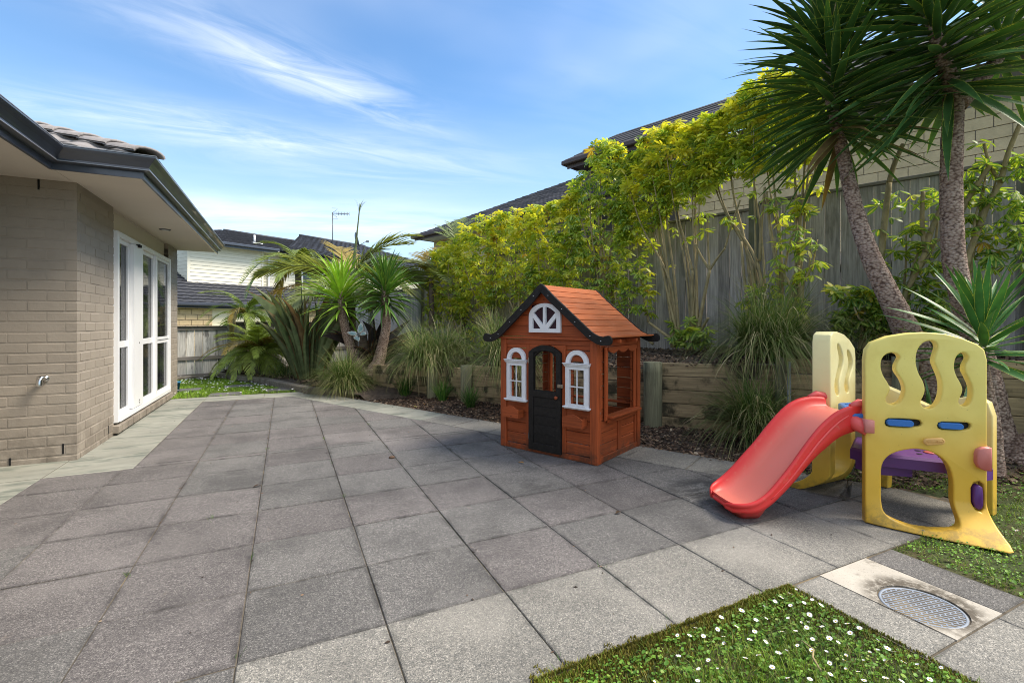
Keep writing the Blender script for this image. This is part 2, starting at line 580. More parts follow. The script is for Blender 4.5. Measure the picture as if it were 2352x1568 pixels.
# fence and retaining timber
FEN = (.36, .335, .32)
M['paling'] = pm('weathered_paling', FEN, .85, .40, 6, stretch=(9, 9, .5), coord='obj', objvar=.22, bump=.5, bdist=.003, dirt=(.09, .085, .072), dirt_scale=2.2, dirt_amt=.6, dirt_lo=.50, dirt_hi=.72, dstretch=(2, 2, .7), detail=9)
M['paling_old'] = pm('pale_lichen_paling', (.46, .445, .41), .88, .35, 6, stretch=(9, 9, .5), coord='obj', objvar=.25, bump=.5, bdist=.003, dirt=(.05, .05, .05), dirt_scale=3.2, dirt_amt=.8, dirt_lo=.52, dirt_hi=.66, dstretch=(2, 2, .5), detail=9)
M['fence_rail'] = pm('weathered_rail', (.17, .155, .14), .88, .35, 6, stretch=(.6, 9, 9), coord='obj', objvar=.15, bump=.4, dirt=(.16, .17, .09), dirt_scale=4, dirt_amt=.6)
M['fence_post'] = pm('mossy_post', (.17, .18, .14), .88, .35, 7, stretch=(8, 8, .6), coord='obj', objvar=.15, bump=.4, dirt=(.10, .11, .06), dirt_scale=3, dirt_amt=.6)
M['sleeper'] = pm('retaining_plank', (.35, .265, .15), .88, .40, 5, stretch=(.5, 8, 8), coord='obj', objvar=.15, bump=.5, bdist=.004, dirt=(.035, .032, .020), dirt_scale=2.6, dirt_amt=.9, dirt_lo=.46, dirt_hi=.60, dstretch=(1.3, 1, 1.0), detail=9)
M['pole'] = pm('treated_pole', (.22, .215, .135), .88, .3, 8, stretch=(8, 8, .5), coord='obj', objvar=.12, bump=.5, bdist=.004, dirt=(.045, .05, .03), dirt_scale=3, dirt_amt=.75, dirt_lo=.47, dirt_hi=.65, dstretch=(2.5, 2.5, .6))
M['edge_timber'] = pm('silvered_sleeper', (.20, .175, .14), .9, .35, 6, stretch=(.6, 7, 7), coord='obj', objvar=.1, bump=.5, dirt=(.07, .055, .04), dirt_scale=4, dirt_amt=.6)
M['soil'] = pm('dark_soil', (.085, .062, .045), .95, .5, 14, dirt=(.10, .085, .05), dirt_scale=5, dirt_amt=.6, bump=.9, bdist=.02, bscale=30, objvar=0)
M['turf'] = pm('turf_base', (.045, .062, .018), .95, .5, 18, dirt=(.075, .060, .025), dirt_scale=3.5, dirt_amt=.8, dirt_lo=.45, dirt_hi=.62, bump=.8, bdist=.01, bscale=70, objvar=0)
M['ground'] = pm('far_ground', (.10, .12, .06), .95, .3, .5, objvar=0, bump=0)
M['bark'] = blade_mat('bark_chips', [(0, (.028, .019, .014)), (.45, (.085, .056, .038)), (.75, (.17, .105, .07)), (.93, (.30, .20, .125)), (1, (.45, .36, .25))], .85, 0.02)
# plants
M['grass'] = blade_mat('lawn_blade', [(0, (.07, .13, .012)), (.4, (.15, .25, .02)), (.75, (.22, .33, .03)), (.92, (.32, .36, .06)), (1, (.42, .36, .14))], .55, .3)
M['grass_far'] = blade_mat('far_lawn_blade', [(0, (.12, .24, .015)), (.5, (.22, .40, .03)), (1, (.36, .48, .07))], .55, .3)
M['clover'] = blade_mat('clover_leaf', [(0, (.06, .15, .018)), (.5, (.12, .27, .03)), (.9, (.20, .36, .045)), (1, (.30, .38, .08))], .5, .25)
M['moss'] = blade_mat('moss_tuft', [(0, (.08, .08, .012)), (.5, (.17, .16, .022)), (1, (.28, .23, .05))], .9, .2)
M['sedge'] = blade_mat('sedge_blade', [(0, (.05, .10, .018)), (.4, (.10, .17, .032)), (.70, (.16, .24, .05)), (.90, (.30, .29, .11)), (1, (.60, .50, .32))], .5, .25, (.30, .24, .12))
M['sedge_green'] = blade_mat('young_sedge_blade', [(0, (.03, .10, .02)), (.5, (.08, .20, .03)), (.9, (.16, .28, .05)), (1, (.3, .3, .12))], .5, .3)
M['yucca'] = leaf_mat('yucca_leaf', .38, .16, .5, edge=(.42, .46, .08), usemid=True, var=.18)
M['flax'] = leaf_mat('flax_leaf', .45, .15, .45, edge=(.22, .09, .03), usemid=True, var=.25)
M['palm'] = leaf_mat('palm_leaflet', .45, .38, .4, var=.3)
M['hedge'] = leaf_mat('variegated_leaf', .42, .50, .45, vein=(.62, .60, .15), usemid=True, var=.22)
M['daisy_w'] = pm('daisy_petal', (.82, .82, .84), .6, .05, 9, bump=0, objvar=.05)
M['daisy_y'] = pm('daisy_eye', (.75, .48, .03), .7, .1, 90, bump=.2, objvar=0)
M['stem'] = pm('shrub_bark', (.30, .24, .12), .8, .3, 20, stretch=(1, 1, .4), bump=.4, bscale=60, dirt=(.14, .14, .07), dirt_scale=8, dirt_amt=.6, objvar=.1)
m, t, b = newmat('yucca_bark')
pos = t.new('ShaderNodeNewGeometry').outputs['Position']
v = t.voro(t.mapping(pos, scale=(42, 42, 60)), 1.0, 'Distance', rand=.9)
n1 = t.noise(pos, 7, 5, .6)
n2 = t.noise(t.mapping(pos, scale=(1, 1, 3)), 30, 5, .7)
c = t.ramp(v, [(.05, (.52, .40, .33)), (.50, (.36, .25, .195)), (.80, (.11, .065, .048))])
c = t.mix(t.maprange(n1, .45, .65, 0, .5), c, (.15, .085, .06))
c = t.mix(t.maprange(n2, .58, .70, 0, .6), c, (.52, .48, .43))
t.put(b.inputs['Base Color'], c)
b.inputs['Roughness'].default_value = .9
t.put(b.inputs['Normal'], t.bump(t.math('ADD', t.math('MULTIPLY', v, -1.0), n2), .9, .012))
M['yucca_bark'] = m
M['palm_bark'] = pm('palm_bark', (.13, .10, .075), .9, .4, 12, stretch=(1, 1, 3), bump=.7, bdist=.01, objvar=.1)
# far houses
M['cream'] = pm('cream_weatherboard', (.80, .76, .62), .7, .03, 3, bump=.03, objvar=.02)
M['cream_plaster'] = pm('cream_plaster', (.82, .76, .56), .8, .04, 2, bump=.05, objvar=0)
M['block'] = pm('honey_block', (.60, .46, .27), .85, .12, 9, coord='pos', bump=.4, bscale=50, objvar=.09)
M['block_joint'] = pm('grey_joint', (.19, .17, .15), .9, .1, 9, objvar=0)
M['block_pale'] = pm('split_block', (.56, .44, .26), .85, .12, 7, coord='pos', bump=.9, bdist=.008, bscale=30, objvar=.04)
M['slate'] = pm('charcoal_tile', (.048, .050, .060), .55, .25, 9, bump=.3, objvar=.12, dirt=(.10, .10, .11), dirt_scale=6, dirt_amt=.4)
M['shingle'] = pm('dark_shingle', (.052, .050, .055), .85, .4, 40, stretch=(1, 1, 1), bump=.5, bscale=60, objvar=.15, dirt=(.10, .085, .08), dirt_scale=9, dirt_amt=.5)
M['fascia_brown'] = pm('brown_fascia', (.075, .052, .050), .5, .1, 3, bump=.02, objvar=0)
M['soffit_grey'] = pm('pale_eave', (.52, .55, .60), .7, .03, 3, bump=.02, objvar=0)
M['metal_grey'] = pm('aerial_metal', (.16, .17, .18), .5, .1, 20, metal=.6, bump=.02, objvar=0)


def overlay(name, fn):
    """mix a further stain over a material's base colour"""
    m_ = M[name]; t_ = NT(m_.node_tree); b_ = t_.n['Principled BSDF']
    src = b_.inputs['Base Color'].links[0].from_socket
    pos_ = t_.new('ShaderNodeNewGeometry').outputs['Position']
    sx = t_.new('ShaderNodeSeparateXYZ'); t_.put(sx.inputs[0], pos_)
    f_, col = fn(t_, pos_, sx)
    t_.put(b_.inputs['Base Color'], t_.mix(f_, src, col))


def knots(t_, pos_, sx):
    tc_ = t_.new('ShaderNodeTexCoord').outputs['Object']
    v_ = t_.voro(t_.mapping(tc_, scale=(1, 1, 1.6)), 6.5, 'Distance')
    return t_.maprange(v_, .085, .03, 0, .75), (.07, .018, .008)


for nm_ in ('cedar_x', 'cedar_y', 'cedar_z'):
    if nm_ != 'cedar_z': overlay(nm_, knots)
    overlay(nm_, lambda t_, p_, sx: (t_.math('MULTIPLY', t_.maprange(sx.outputs[2], .20, .0, 0, .8), t_.maprange(t_.noise(p_, 11, 5, .7), .35, .62)), (.06, .035, .022)))
overlay('cedar_roof', lambda t_, p_, sx: (t_.maprange(t_.noise(p_, 22, 6, .75), .60, .72, 0, .5), (.10, .035, .02)))
for nm_ in ('brick', 'mortar'):
    overlay(nm_, lambda t_, p_, sx: (t_.math('MULTIPLY', t_.maprange(sx.outputs[2], .55, .0, 0, .55), t_.maprange(t_.noise(p_, 5, 6, .7), .36, .60)), (.12, .098, .078)))
    overlay(nm_, lambda t_, p_, sx: (t_.maprange(t_.noise(t_.mapping(p_, scale=(1, 1, .25)), 2.1, 5, .7), .55, .78, 0, .35), (.36, .32, .265)))
overlay('drain_concrete', lambda t_, p_, sx: (t_.math('MULTIPLY', t_.maprange(t_.vmath('DISTANCE', p_, (2.400, 1.035, 0)), .235, .155), t_.maprange(t_.noise(p_, 18, 5, .75), .34, .56)), (.10, .085, .065)))
overlay('drain_concrete', lambda t_, p_, sx: (t_.maprange(t_.noise(p_, 150, 2, .5), .62, .70, 0, .6), (.16, .14, .11)))

# ================================================================== GROUND
mb = MB()
mb.add([(-250, -60, -.34), (250, -60, -.34), (250, 420, -.34), (-250, 420, -.34)], [(0, 1, 2, 3)])
g = mb.build('ground', M['ground']); tag(g, kind='structure')

# ------------------------------------------------------------------ patio
XJ = [-0.152 + .506 * k for k in range(-5, 9)]
YJ = [1.86 + .4895 * k for k in range(-4, 15)]
DIN = (1, .51, 4.292)            # dark slabs stop here (x + .51 y <= c)
DOUT = (1, .51, 4.815)           # outer edge of the pale band
mb = MB()
mb.prism([(-4.5, 5.6), (-4.5, -1.5), (.72, -1.5), (.72, 1.352), (2.015, 1.352), (2.015, -.6), (3.1, -.6), (3.1, .85), (2.83, .85), (2.83, 1.352), (4.125, 1.352), (.63, 8.2), (.3, 8.72), (-1.62, 8.72), (-1.62, 5.6)], -.30, -.005)
patio = mb.build('patio', M['joint']); tag(patio, kind='structure')
npav = 0


def paver(poly, mat, dz=None, gap=.0022):
    global npav
    if len(poly) < 3: return
    if area(poly) < 0: poly = poly[::-1]
    if area(poly) < .006: return
    poly = inset(poly, gap)
    cx = sum(p[0] for p in poly) / len(poly); cy = sum(p[1] for p in poly) / len(poly)
    b = MB()
    z = rnd.uniform(-.0022, .0022) if dz is None else dz
    tx, ty = rnd.uniform(-.003, .003), rnd.uniform(-.003, .003)
    pl = [(p[0] - cx, p[1] - cy) for p in poly]; n_ = len(pl)
    ed = min(.034, math.sqrt(area(poly)) * .12)
    rg_ = [(pl, -.04, 1.0), (pl, -.003, 1.0), (inset(pl, .003), 0, 1.0), (inset(pl, ed), 0, 0.0)]
    vs_ = [(p[0], p[1], z_) for q_, z_, a_ in rg_ for p in q_]; at_ = [a_ for q_, z_, a_ in rg_ for p in q_]
    fs_ = [(r_ * n_ + j_, r_ * n_ + (j_ + 1) % n_, (r_ + 1) * n_ + (j_ + 1) % n_, (r_ + 1) * n_ + j_) for r_ in range(3) for j_ in range(n_)] + [tuple(range(3 * n_, 4 * n_))]
    b.add(vs_, fs_, False, at_)
    b.v = [(x, y, zz_ + x * tx + y * ty) for x, y, zz_ in b.v]
    o = b.build('paver', M[mat], patio, attr=True); o.location = (cx, cy, z)
    npav += 1


def rect(x0, y0, x1, y1): return [(x0, y0), (x1, y0), (x1, y1), (x0, y1)]


for j in range(len(YJ) - 1):
    y0, y1 = YJ[j], YJ[j + 1]
    for i in range(len(XJ) - 1):
        x0, x1 = XJ[i], XJ[i + 1]
        if y1 < .5: continue
        if y0 > 8.0: y1 = 8.24
        if y0 >= 8.2: continue
        # left limits
        reg = []
        if y0 < 4.72: reg.append((-1.65, y0, min(y1, 4.72)))
        if y1 > 4.72: reg.append((-1.10, max(y0, 4.72), y1))
        for xl, a, b_ in reg:
            if b_ - a < .02: continue
            X0 = max(x0, xl)
            if x1 - X0 < .02: continue
            if y0 < 1.8:
                if x0 > -.2: continue          # pale strip lies there
            r = clip(rect(X0, a, x1, b_), *DIN)
            # a merged cell where only a sliver would be left
            cold = (x0 < -1.0 and y0 > 3.2)
            paver(r, 'paver_red' if (cold or rnd.random() < .35) else 'paver_dark')
# pale strip along the lawn
xs = [-.152 + .506 * k for k in range(0, 9)]
for i in range(len(xs) - 1):
    r = rect(xs[i], 1.355, xs[i + 1], 1.86)
    paver(clip(r, *DOUT), 'paver_light')
for i in range(2):
    paver(rect(xs[i], .865, xs[i + 1] if i == 0 else .715, 1.355), 'paver_light')
# pale band on the slant along the bark bed
dd = Vector((-.51, 1)).normalized(); nn_ = Vector((dd.y, -dd.x))
s0 = Vector((DIN[2] - .51 * 1.86, 1.86)); wband = (DOUT[2] - DIN[2]) / math.sqrt(1 + .51 ** 2)
k = -1
while True:
    a = s0 + dd * (k * .52); b_ = s0 + dd * ((k + 1) * .52)
    if a.y > 8.3: break
    r = [tuple(a), tuple(a + nn_ * wband), tuple(b_ + nn_ * wband), tuple(b_)]
    r = clip(r, 0, -1, -1.86); r = clip(r, 0, 1, 8.24)
    paver(r, 'paver_light' if k < 8 else 'concrete')
    k += 1
# concrete along the house and across the far end
for y0, y1 in ((5.235, 6.42), (6.42, 7.6), (7.6, 8.24)):
    paver(rect(-1.60, y0, -1.10, y1), 'concrete')
paver(rect(-1.65, 4.72, -1.10, 5.235), 'concrete'); paver(rect(-2.65, 4.72, -1.65, 5.235), 'concrete'); paver(rect(-4.4, 4.72, -2.65, 5.235), 'concrete')
for y0, y1 in ((3.5, 4.72), (2.3, 3.5), (1.1, 2.3)):
    paver(rect(-2.2, y0, -1.65, y1), 'concrete')
for x0, x1 in ((-1.60, -1.10), (-1.10, -.30), (-.30, .61)):
    r = clip(rect(x0, 8.24, x1, 8.72), 1, .51, 4.815)
    paver(r, 'concrete')
# pieces round the drain
paver(rect(2.02, .855, 2.226, 1.348), 'paver_light', 0.001)
paver(rect(2.602, .855, 2.826, 1.348), 'paver_dark', -.001)
paver(rect(2.02, .35, 2.54, .850), 'paver_light', 0.003); paver(rect(2.54, .35, 3.06, .850), 'paver_light', 0.0)
paver(rect(2.02, -.15, 2.54, .35), 'paver_light'); paver(rect(2.54, -.15, 3.06, .35), 'paver_light')

# drain: a pale cement slab with a round grate
drain = empty('drain', 'pale cement drain slab with a round grey grate between the pavers', 'drain', (2.414, 1.101, 0))
gc = Vector((2.372 - 2.414, 1.022 - 1.101)); GR = .142
out = [Vector((-.184, -.247, 0)), Vector((.184, -.247, 0)), Vector((.184, .247, 0)), Vector((-.184, .247, 0))]
circ = [Vector((gc.x + (GR + .006) * math.cos(2 * math.pi * i / 48), gc.y + (GR + .006) * math.sin(2 * math.pi * i / 48), 0)) for i in range(48)]
tri = tessellate_polygon([out, circ])
allp = out + circ
mb = MB()
mb.add([(p.x, p.y, .001) for p in allp], [t if (allp[t[1]] - allp[t[0]]).cross(allp[t[2]] - allp[t[0]]).z > 0 else t[::-1] for t in tri])
n = 48
rim = [(p.x, p.y, .001) for p in circ] + [(p.x, p.y, -.10) for p in circ]
mb.add(rim, [(j, (j + 1) % n, n + (j + 1) % n, n + j) for j in range(n)], True)
mb.add([(p.x, p.y, .001) for p in out] + [(p.x, p.y, -.05) for p in out], [(j, (j + 1) % 4, 4 + (j + 1) % 4, 4 + j)[::-1] for j in range(4)])
mb.build('slab', M['drain_concrete'], drain)
MB().lathe([(GR + .004, -.095), (GR + .004, -.09)], 32, Matrix.Translation((gc.x, gc.y, 0))).build('sump', M['black_void'], drain)
mb = MB()
ring = [(GR, -.016), (GR, -.004), (GR - .006, -.003), (GR - .010, -.004), (GR - .010, -.016)]
vs = []; fs = []
for r_, z_ in ring:
    for j in range(48): vs.append((gc.x + r_ * math.cos(2 * math.pi * j / 48), gc.y + r_ * math.sin(2 * math.pi * j / 48), z_))
for i in range(len(ring)):
    i2 = (i + 1) % len(ring)
    for j in range(48): fs.append((i * 48 + j, i * 48 + (j + 1) % 48, i2 * 48 + (j + 1) % 48, i2 * 48 + j))
mb.add(vs, fs, True)
da = G(2120, 1392) - G(2060, 1380); ga = math.atan2(da.y, da.x)
RM = Matrix.Translation((gc.x, gc.y, 0)) @ Matrix.Rotation(ga, 4, 'Z')
sp = .0165
for i in range(-8, 9):
    y = i * sp
    h = math.sqrt(max(0, (GR - .008) ** 2 - y * y))
    if h < .02: continue
    mb.box(-h, y - .0026, -.014, h, y + .0026, -.004, RM)
    x = -GR + (i % 2) * .021
    while x < GR:
        if abs(x) < math.sqrt(max(0, (GR - .01) ** 2 - (y + sp / 2) ** 2)):
            mb.box(x - .0028, y + .0026, -.0135, x + .0028, y + sp - .0026, -.0045, RM)
        x += .042
mb.build('grate', M['grate'], drain)

# ================================================================== BRICK HOUSE (left)
house = empty('brick_house', 'taupe painted brick house with charcoal gutter and white joined windows beside the patio', 'house', (-1.6, 5.235, 0))
HO = Vector((-1.6, 5.235, 0))


def hl(b, name, mat, parent=None):
    """build a mesh given in world coordinates as a part of the house"""
    b.v = [(x - HO.x, y - HO.y, z) for x, y, z in b.v]
    return b.build(name, M[mat] if isinstance(mat, str) else mat, parent or house)


E_ = .0030
wall_top = 2.365
mb = MB()
mb.box(-4.6, 5.235 + E_, -.25, -1.6 - E_, 5.6, wall_top)
mb.box(-1.9, 5.6, -.25, -1.6 - E_, 6.19, wall_top)
mb.box(-1.9, 8.73, -.25, -1.6 - E_, 9.40, wall_top)
mb.box(-1.9, 6.19, -.25, -1.6 - E_, 8.73, .10)          # below the window
hl(mb, 'wall', 'mortar')
CH = .0865; BZ = .0765; BD = .07
bricks = []


def brick(x0, y0, x1, y1, z):
    # origin in one corner so that meshes can be shared
    key = (round(x1 - x0, 3), round(y1 - y0, 3))
    if key not in bricks_m:
        b = MB(); b.box(0, 0, 0, x1 - x0, y1 - y0, BZ, cham=.0048)
        bricks_m[key] = b.mesh('brick', M['brick'])
    o = link('brick', bricks_m[key], house)
    o.location = (x0 - HO.x + 0, y0 - HO.y, z + rnd.uniform(-.001, .001))
    bricks.append(o)


bricks_m = {}
for c in range(28):
    z = -.035 + c * CH
    if z + BZ > wall_top: break
    j_ = lambda: rnd.choice((-.0012, 0, .0012))
    if c % 2 == 0:
        x = -1.6 - .19
        brick(x, 5.235, -1.6, 5.235 + BD, z)
        ys = 5.235 + BD + .01
    else:
        x = -1.6 - BD
        brick(-1.6 - BD, 5.235, -1.6, 5.235 + .19, z)
        ys = 5.235 + .19 + .01
    xe = x - .01
    while xe > -2.45:
        brick(xe - .23, 5.235 + j_(), xe, 5.235 + BD, z); xe -= .24
    # side pier
    y = ys
    lim = 6.19 if z > .06 else 6.19
    while y < lim - .05:
        ye = min(y + .23, lim)
        if lim - ye < .06: ye = lim
        brick(-1.6 - BD, y, -1.6 + j_(), ye, z); y = ye + .01
    # far pier
    y = 8.73 + (0 if c % 2 else -.0)
    first = .23 if c % 2 else .11
    while y < 9.40 - .05:
        ye = min(y + first, 9.40)
        if 9.40 - ye < .06: ye = 9.40
        brick(-1.6 - BD, y, -1.6, ye, z); y = ye + .01; first = .23
# the wing of the house that comes forward along the strip, just left of the picture
hl(MB().box(-2.8, -1.2, -.25, -2.2 - E_, 5.234, wall_top), 'wing_wall', 'mortar')
b = MB()
for c in range(28):
    z = -.035 + c * CH
    if z + BZ > wall_top: break
    y = -1.2 + (.12 if c % 2 else 0)
    while y < 5.2:
        ye = min(y + .23, 5.23)
        if ye - y > .04: b.box(-2.26, y, z, -2.2 + rnd.choice((-.001, 0, .001)), ye, z + BZ, cham=.0048)
        y += .24
tag(hl(b, 'brickwork', 'brick'), kind='stuff')
# sloping brick sill under the window, in slightly uneven pieces
b = MB()
y = 6.15
while y < 8.76:
    ye = min(y + rnd.uniform(.10, .12), 8.77)
    t_ = rnd.uniform(-.003, .003)
    b2 = MB(); b2.box(-1.68, y, .035 + t_, -1.548 + t_, ye - .002, .115 + t_, cham=.006)
    b2.v = [(x_, y_, z_ - (x_ + 1.68) * .12) for x_, y_, z_ in b2.v]
    b.v, b.f, b.sm, b.a = (b.v, b.f, b.sm, b.a); b.add(b2.v, b2.f)
    y = ye
hl(b, 'window_sill', 'brick')
# recessed board over the window
hl(MB().box(-1.75, 6.19, 2.13, -1.655, 8.73, 2.37), 'window_head_board', 'soffit')
for (x, y, z) in ((-1.69, 5.2355, .06), (-2.02, 5.2355, -.02), (-1.845, 5.2355, 2.27)):
    hl(MB().box(x - .006, y - .003, z, x + .006, y + .004, z + .085), 'weep_hole', 'black_void')
hl(MB().box(-1.603, 6.02, .05, -1.5965, 6.035, .13), 'weep_hole', 'black_void')

# ---- window: outer frame with sashes, panes and curtains
WX = -1.6
wy0, wy1, wz0, wz1 = 6.19, 8.72, .125, 2.125
fr = MB()
fw = .055
fr.box(WX - .09, wy0, wz0, WX + .035, wy0 + fw, wz1, cham=.004)
fr.box(WX - .09, wy1 - fw, wz0, WX + .035, wy1, wz1, cham=.004)
fr.box(WX - .088, wy0 + fw, wz1 - fw, WX + .033, wy1 - fw, wz1, cham=.004)
fr.box(WX - .088, wy0 + fw, wz0, WX + .045, wy1 - fw, wz0 + fw, cham=.004)
for y in (7.82,):
    fr.box(WX - .085, y - .0, wz0 + fw, WX + .030, y + .075, wz1 - fw, cham=.004)
window = hl(fr, 'window', 'white')


def sash(y0, y1, z0, z1, mid, x, wst=.05):
    s_ = MB()
    s_.box(x - .04, y0, z0, x, y0 + wst, z1, cham=.003); s_.box(x - .04, y1 - wst, z0, x, y1, z1, cham=.003)
    s_.box(x - .039, y0 + wst, z0, x - .001, y1 - wst, z0 + wst, cham=.003); s_.box(x - .039, y0 + wst, z1 - wst, x - .001, y1 - wst, z1, cham=.003)
    if mid: s_.box(x - .039, y0 + wst, mid - .035, x - .001, y1 - wst, mid + .035, cham=.003)
    hl(s_, 'sash', 'white', window)
    zs = [(z0 + wst, (mid - .035) if mid else z1 - wst)] + ([(mid + .035, z1 - wst)] if mid else [])
    for a, c_ in zs:
        hl(MB().box(x - .024, y0 + wst, a, x - .016, y1 - wst, c_), 'pane', 'glass', window)


sash(6.245, 6.72, wz0 + fw, wz1 - fw, .93, WX + .004)
sash(7.10, 7.82, wz0 + fw, wz1 - fw, .93, WX + .004)
sash(7.90, 8.66, wz0 + fw, .915, None, WX + .012, .04)
sash(7.90, 8.66, .925, wz1 - fw, None, WX + .022, .04)
# broad white door leaf panel between the panes
lf = MB()
lf.box(WX - .03, 6.725, wz0 + .062, WX + .048, 7.095, wz1 - .06, cham=.005)
leafp = hl(lf, 'door_stile', 'white', window)
for z in (wz0 + .10, wz0 + .13, .93):
    hl(MB().tube([(WX + .047, 6.93, z), (WX + .051, 6.93, z)], .008, 8), 'screw_hole', 'black_void', window)
hl(MB().box(WX + .03, 6.86, wz1 - .075, WX + .07, 6.95, wz1 - .045), 'latch', 'black_void', window)
for a, c_ in ((6.25, 7.0), (7.0, 7.83), (7.83, 8.68)):
    cu = MB()
    npl = 26
    vs = []
    for i in range(npl * 2 + 1):
        yy = a + (c_ - a) * i / (npl * 2)
        xx = WX - .16 + (.012 if i % 2 else -.012)
        vs += [(xx, yy, wz0 + .03), (xx, yy, wz1 - .03)]
    cu.add(vs, [(2 * i, 2 * i + 2, 2 * i + 3, 2 * i + 1) for i in range(npl * 2)], True)
    hl(cu, 'curtain', 'blind', window)
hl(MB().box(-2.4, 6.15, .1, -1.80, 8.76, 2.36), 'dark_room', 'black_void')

# tap on the front wall
tp = MB()
tx, tz = -1.806, .700
tp.lathe([(.030, 0), (.030, .012), (.018, .016), (.016, .03)], 20, Matrix.Translation((tx, 5.237, tz)) @ Matrix.Rotation(R(90), 4, 'X'))
tp.tube(smooth_path([(tx, 5.21, tz), (tx - .002, 5.165, tz + .002), (tx - .004, 5.150, tz - .012), (tx - .004, 5.146, tz - .055)], 4), [.019] * 4 + [.021] * 4 + [.020] * 4 + [.019], 14)
tp.lathe([(.024, 0), (.026, .010), (.012, .018), (.004, .020)], 16, Matrix.Translation((tx, 5.165, tz + .012)) @ Matrix.Rotation(R(20), 4, 'X'))
hl(tp, 'tap', 'chrome')

# ---- eaves
SZ = 2.36
for x0, y0, x1, y1 in ((-4.5, 2.9, -1.628, 5.40), (-4.5, .4, -1.628, 2.895), (-1.624, 4.775, -1.05, 6.60), (-1.624, 6.605, -1.05, 8.40), (-1.624, 8.405, -1.05, 9.43), (-1.78, 5.405, -1.628, 9.43)):
    hl(MB().box(x0, y0, SZ + rnd.uniform(0, .0012), x1, y1, SZ + .012), 'soffit_panel', 'soffit')
ep = [(-1.62, .4), (-1.62, 4.77), (-1.056, 4.77), (-1.056, 9.46)]


def sweep(path, prof, mat, name, closed=True):
    """profile (out, z) swept along a plan path with mitred corners; out is to the right of travel"""
    b = MB(); n = len(prof); vs = []
    for i, p in enumerate(path):
        p = Vector(p)
        e1 = (p - Vector(path[i - 1])).normalized() if i else (Vector(path[1]) - p).normalized()
        e2 = (Vector(path[i + 1]) - p).normalized() if i < len(path) - 1 else e1
        n1 = Vector((e1.y, -e1.x)); n2 = Vector((e2.y, -e2.x))
        mt = (n1 + n2) / (1 + n1.dot(n2))
        for o_, z_ in prof: vs.append((p.x + mt.x * o_, p.y + mt.y * o_, z_))
    fs = []
    for i in range(len(path) - 1):
        for j in range(n):
            fs.append((i * n + j, i * n + (j + 1) % n, (i + 1) * n + (j + 1) % n, (i + 1) * n + j))
    fs.append(tuple(range(n - 1, -1, -1))); fs.append(tuple((len(path) - 1) * n + j for j in range(n)))
    b.add(vs, fs)
    return b


hl(sweep(ep, [(0, 2.335), (.020, 2.335), (.020, 2.46), (0, 2.46)], 0, 0), 'fascia', 'gutter')
gp = [(.021, 2.385), (.040, 2.386), (.062, 2.392), (.066, 2.400), (.064, 2.412), (.074, 2.428), (.092, 2.452), (.110, 2.470), (.121, 2.484), (.122, 2.494), (.115, 2.499), (.108, 2.494), (.080, 2.450), (.058, 2.405), (.030, 2.400), (.021, 2.48)]
hl(sweep(ep, gp, 0, 0), 'gutter', 'gutter')
hl(sweep(ep, [(.064, 2.392), (.070, 2.392), (.070, 2.398), (.064, 2.398)], 0, 0), 'gutter_bead', 'lip_highlight')
hl(sweep(ep, [(.113, 2.498), (.122, 2.498), (.122, 2.503), (.113, 2.503)], 0, 0), 'gutter_bead', 'lip_highlight')
# downlight
dl = MB(); dl.lathe([(.050, -.004), (.060, -.006), (.064, -.002), (.064, .004)], 28, Matrix.Translation((-1.39, 7.39, SZ - .002)))
dlo = hl(dl, 'downlight', 'metal_grey')
hl(MB().lathe([(.040, -.008), (.030, -.010), (.010, -.011)], 24, Matrix.Translation((-1.39, 7.39, SZ - .002))), 'lamp', 'white', dlo)
# roof deck and tiles
tanp = math.tan(R(22))
mb = MB()
zt = 2.455
hx, hy = -1.00, 4.71
mb.add([(hx, hy, zt), (hx - 2.4, hy + 2.4, zt + 2.4 * tanp), (-4.5, hy + 2.4, zt + 2.4 * tanp), (-4.5, hy, zt), (hx, 9.5, zt), (hx - 2.4, 9.5, zt + 2.4 * tanp)],
       [(0, 1, 2, 3), (0, 4, 5, 1)])
hl(mb, 'roof_deck', 'roof_tile')
# one tile, wavy in section, laid on the front slope
tb = MB()
TW, TL = .30, .37
nx_ = 10
for side in (0, 1):
    vs = []
    for i in range(nx_ + 1):
        x = TW * i / nx_
        h = .026 * max(0, math.sin(math.pi * min(1, (x / TW) * 1.6))) ** .8 if x / TW < .625 else 0.0
        vs += [(x, 0, h + (0 if side == 0 else -.018)), (x, TL, h * .9 + (0 if side == 0 else -.018))]
    fs = [(2 * i, 2 * i + 2, 2 * i + 3, 2 * i + 1) if side == 0 else (2 * i, 2 * i + 1, 2 * i + 3, 2 * i + 2) for i in range(nx_)]
    tb.add(vs, fs, True)
nn2 = 2 * (nx_ + 1)
for i in range(nx_):
    tb.f.append((2 * i, nn2 + 2 * i, nn2 + 2 * i + 2, 2 * i + 2)); tb.sm.append(False)
tile_m = tb.mesh('roof_tile', M['roof_tile'])
for r_ in range(7):
    for c_ in range(-9, 3):
        x = hx - .30 + c_ * TW + .02; d_ = r_ * .31
        if x + TW * .7 > hx - d_ + .05 or x < -3.6: continue
        Mt = Matrix.Translation((x - HO.x, hy - .03 + d_ - HO.y, zt + .045 + d_ * tanp)) @ Matrix.Rotation(R(20.5), 4, 'X')
        link('roof_tile', tile_m, house, Mt)
cb = MB()
pr = []
for (yy, r0, lift) in ((0, .125, .020), (.40, .110, 0)):
    for k_ in range(9):
        a = math.pi * k_ / 8
        pr.append((r0 * math.cos(a), yy, r0 * .42 * math.sin(a) + lift))
for (yy, r0, lift) in ((0, .108, .012), (.40, .094, -.006)):
    for k_ in range(9):
        a = math.pi * k_ / 8
        pr.append((r0 * math.cos(a), yy, r0 * .42 * math.sin(a) + lift - .004))
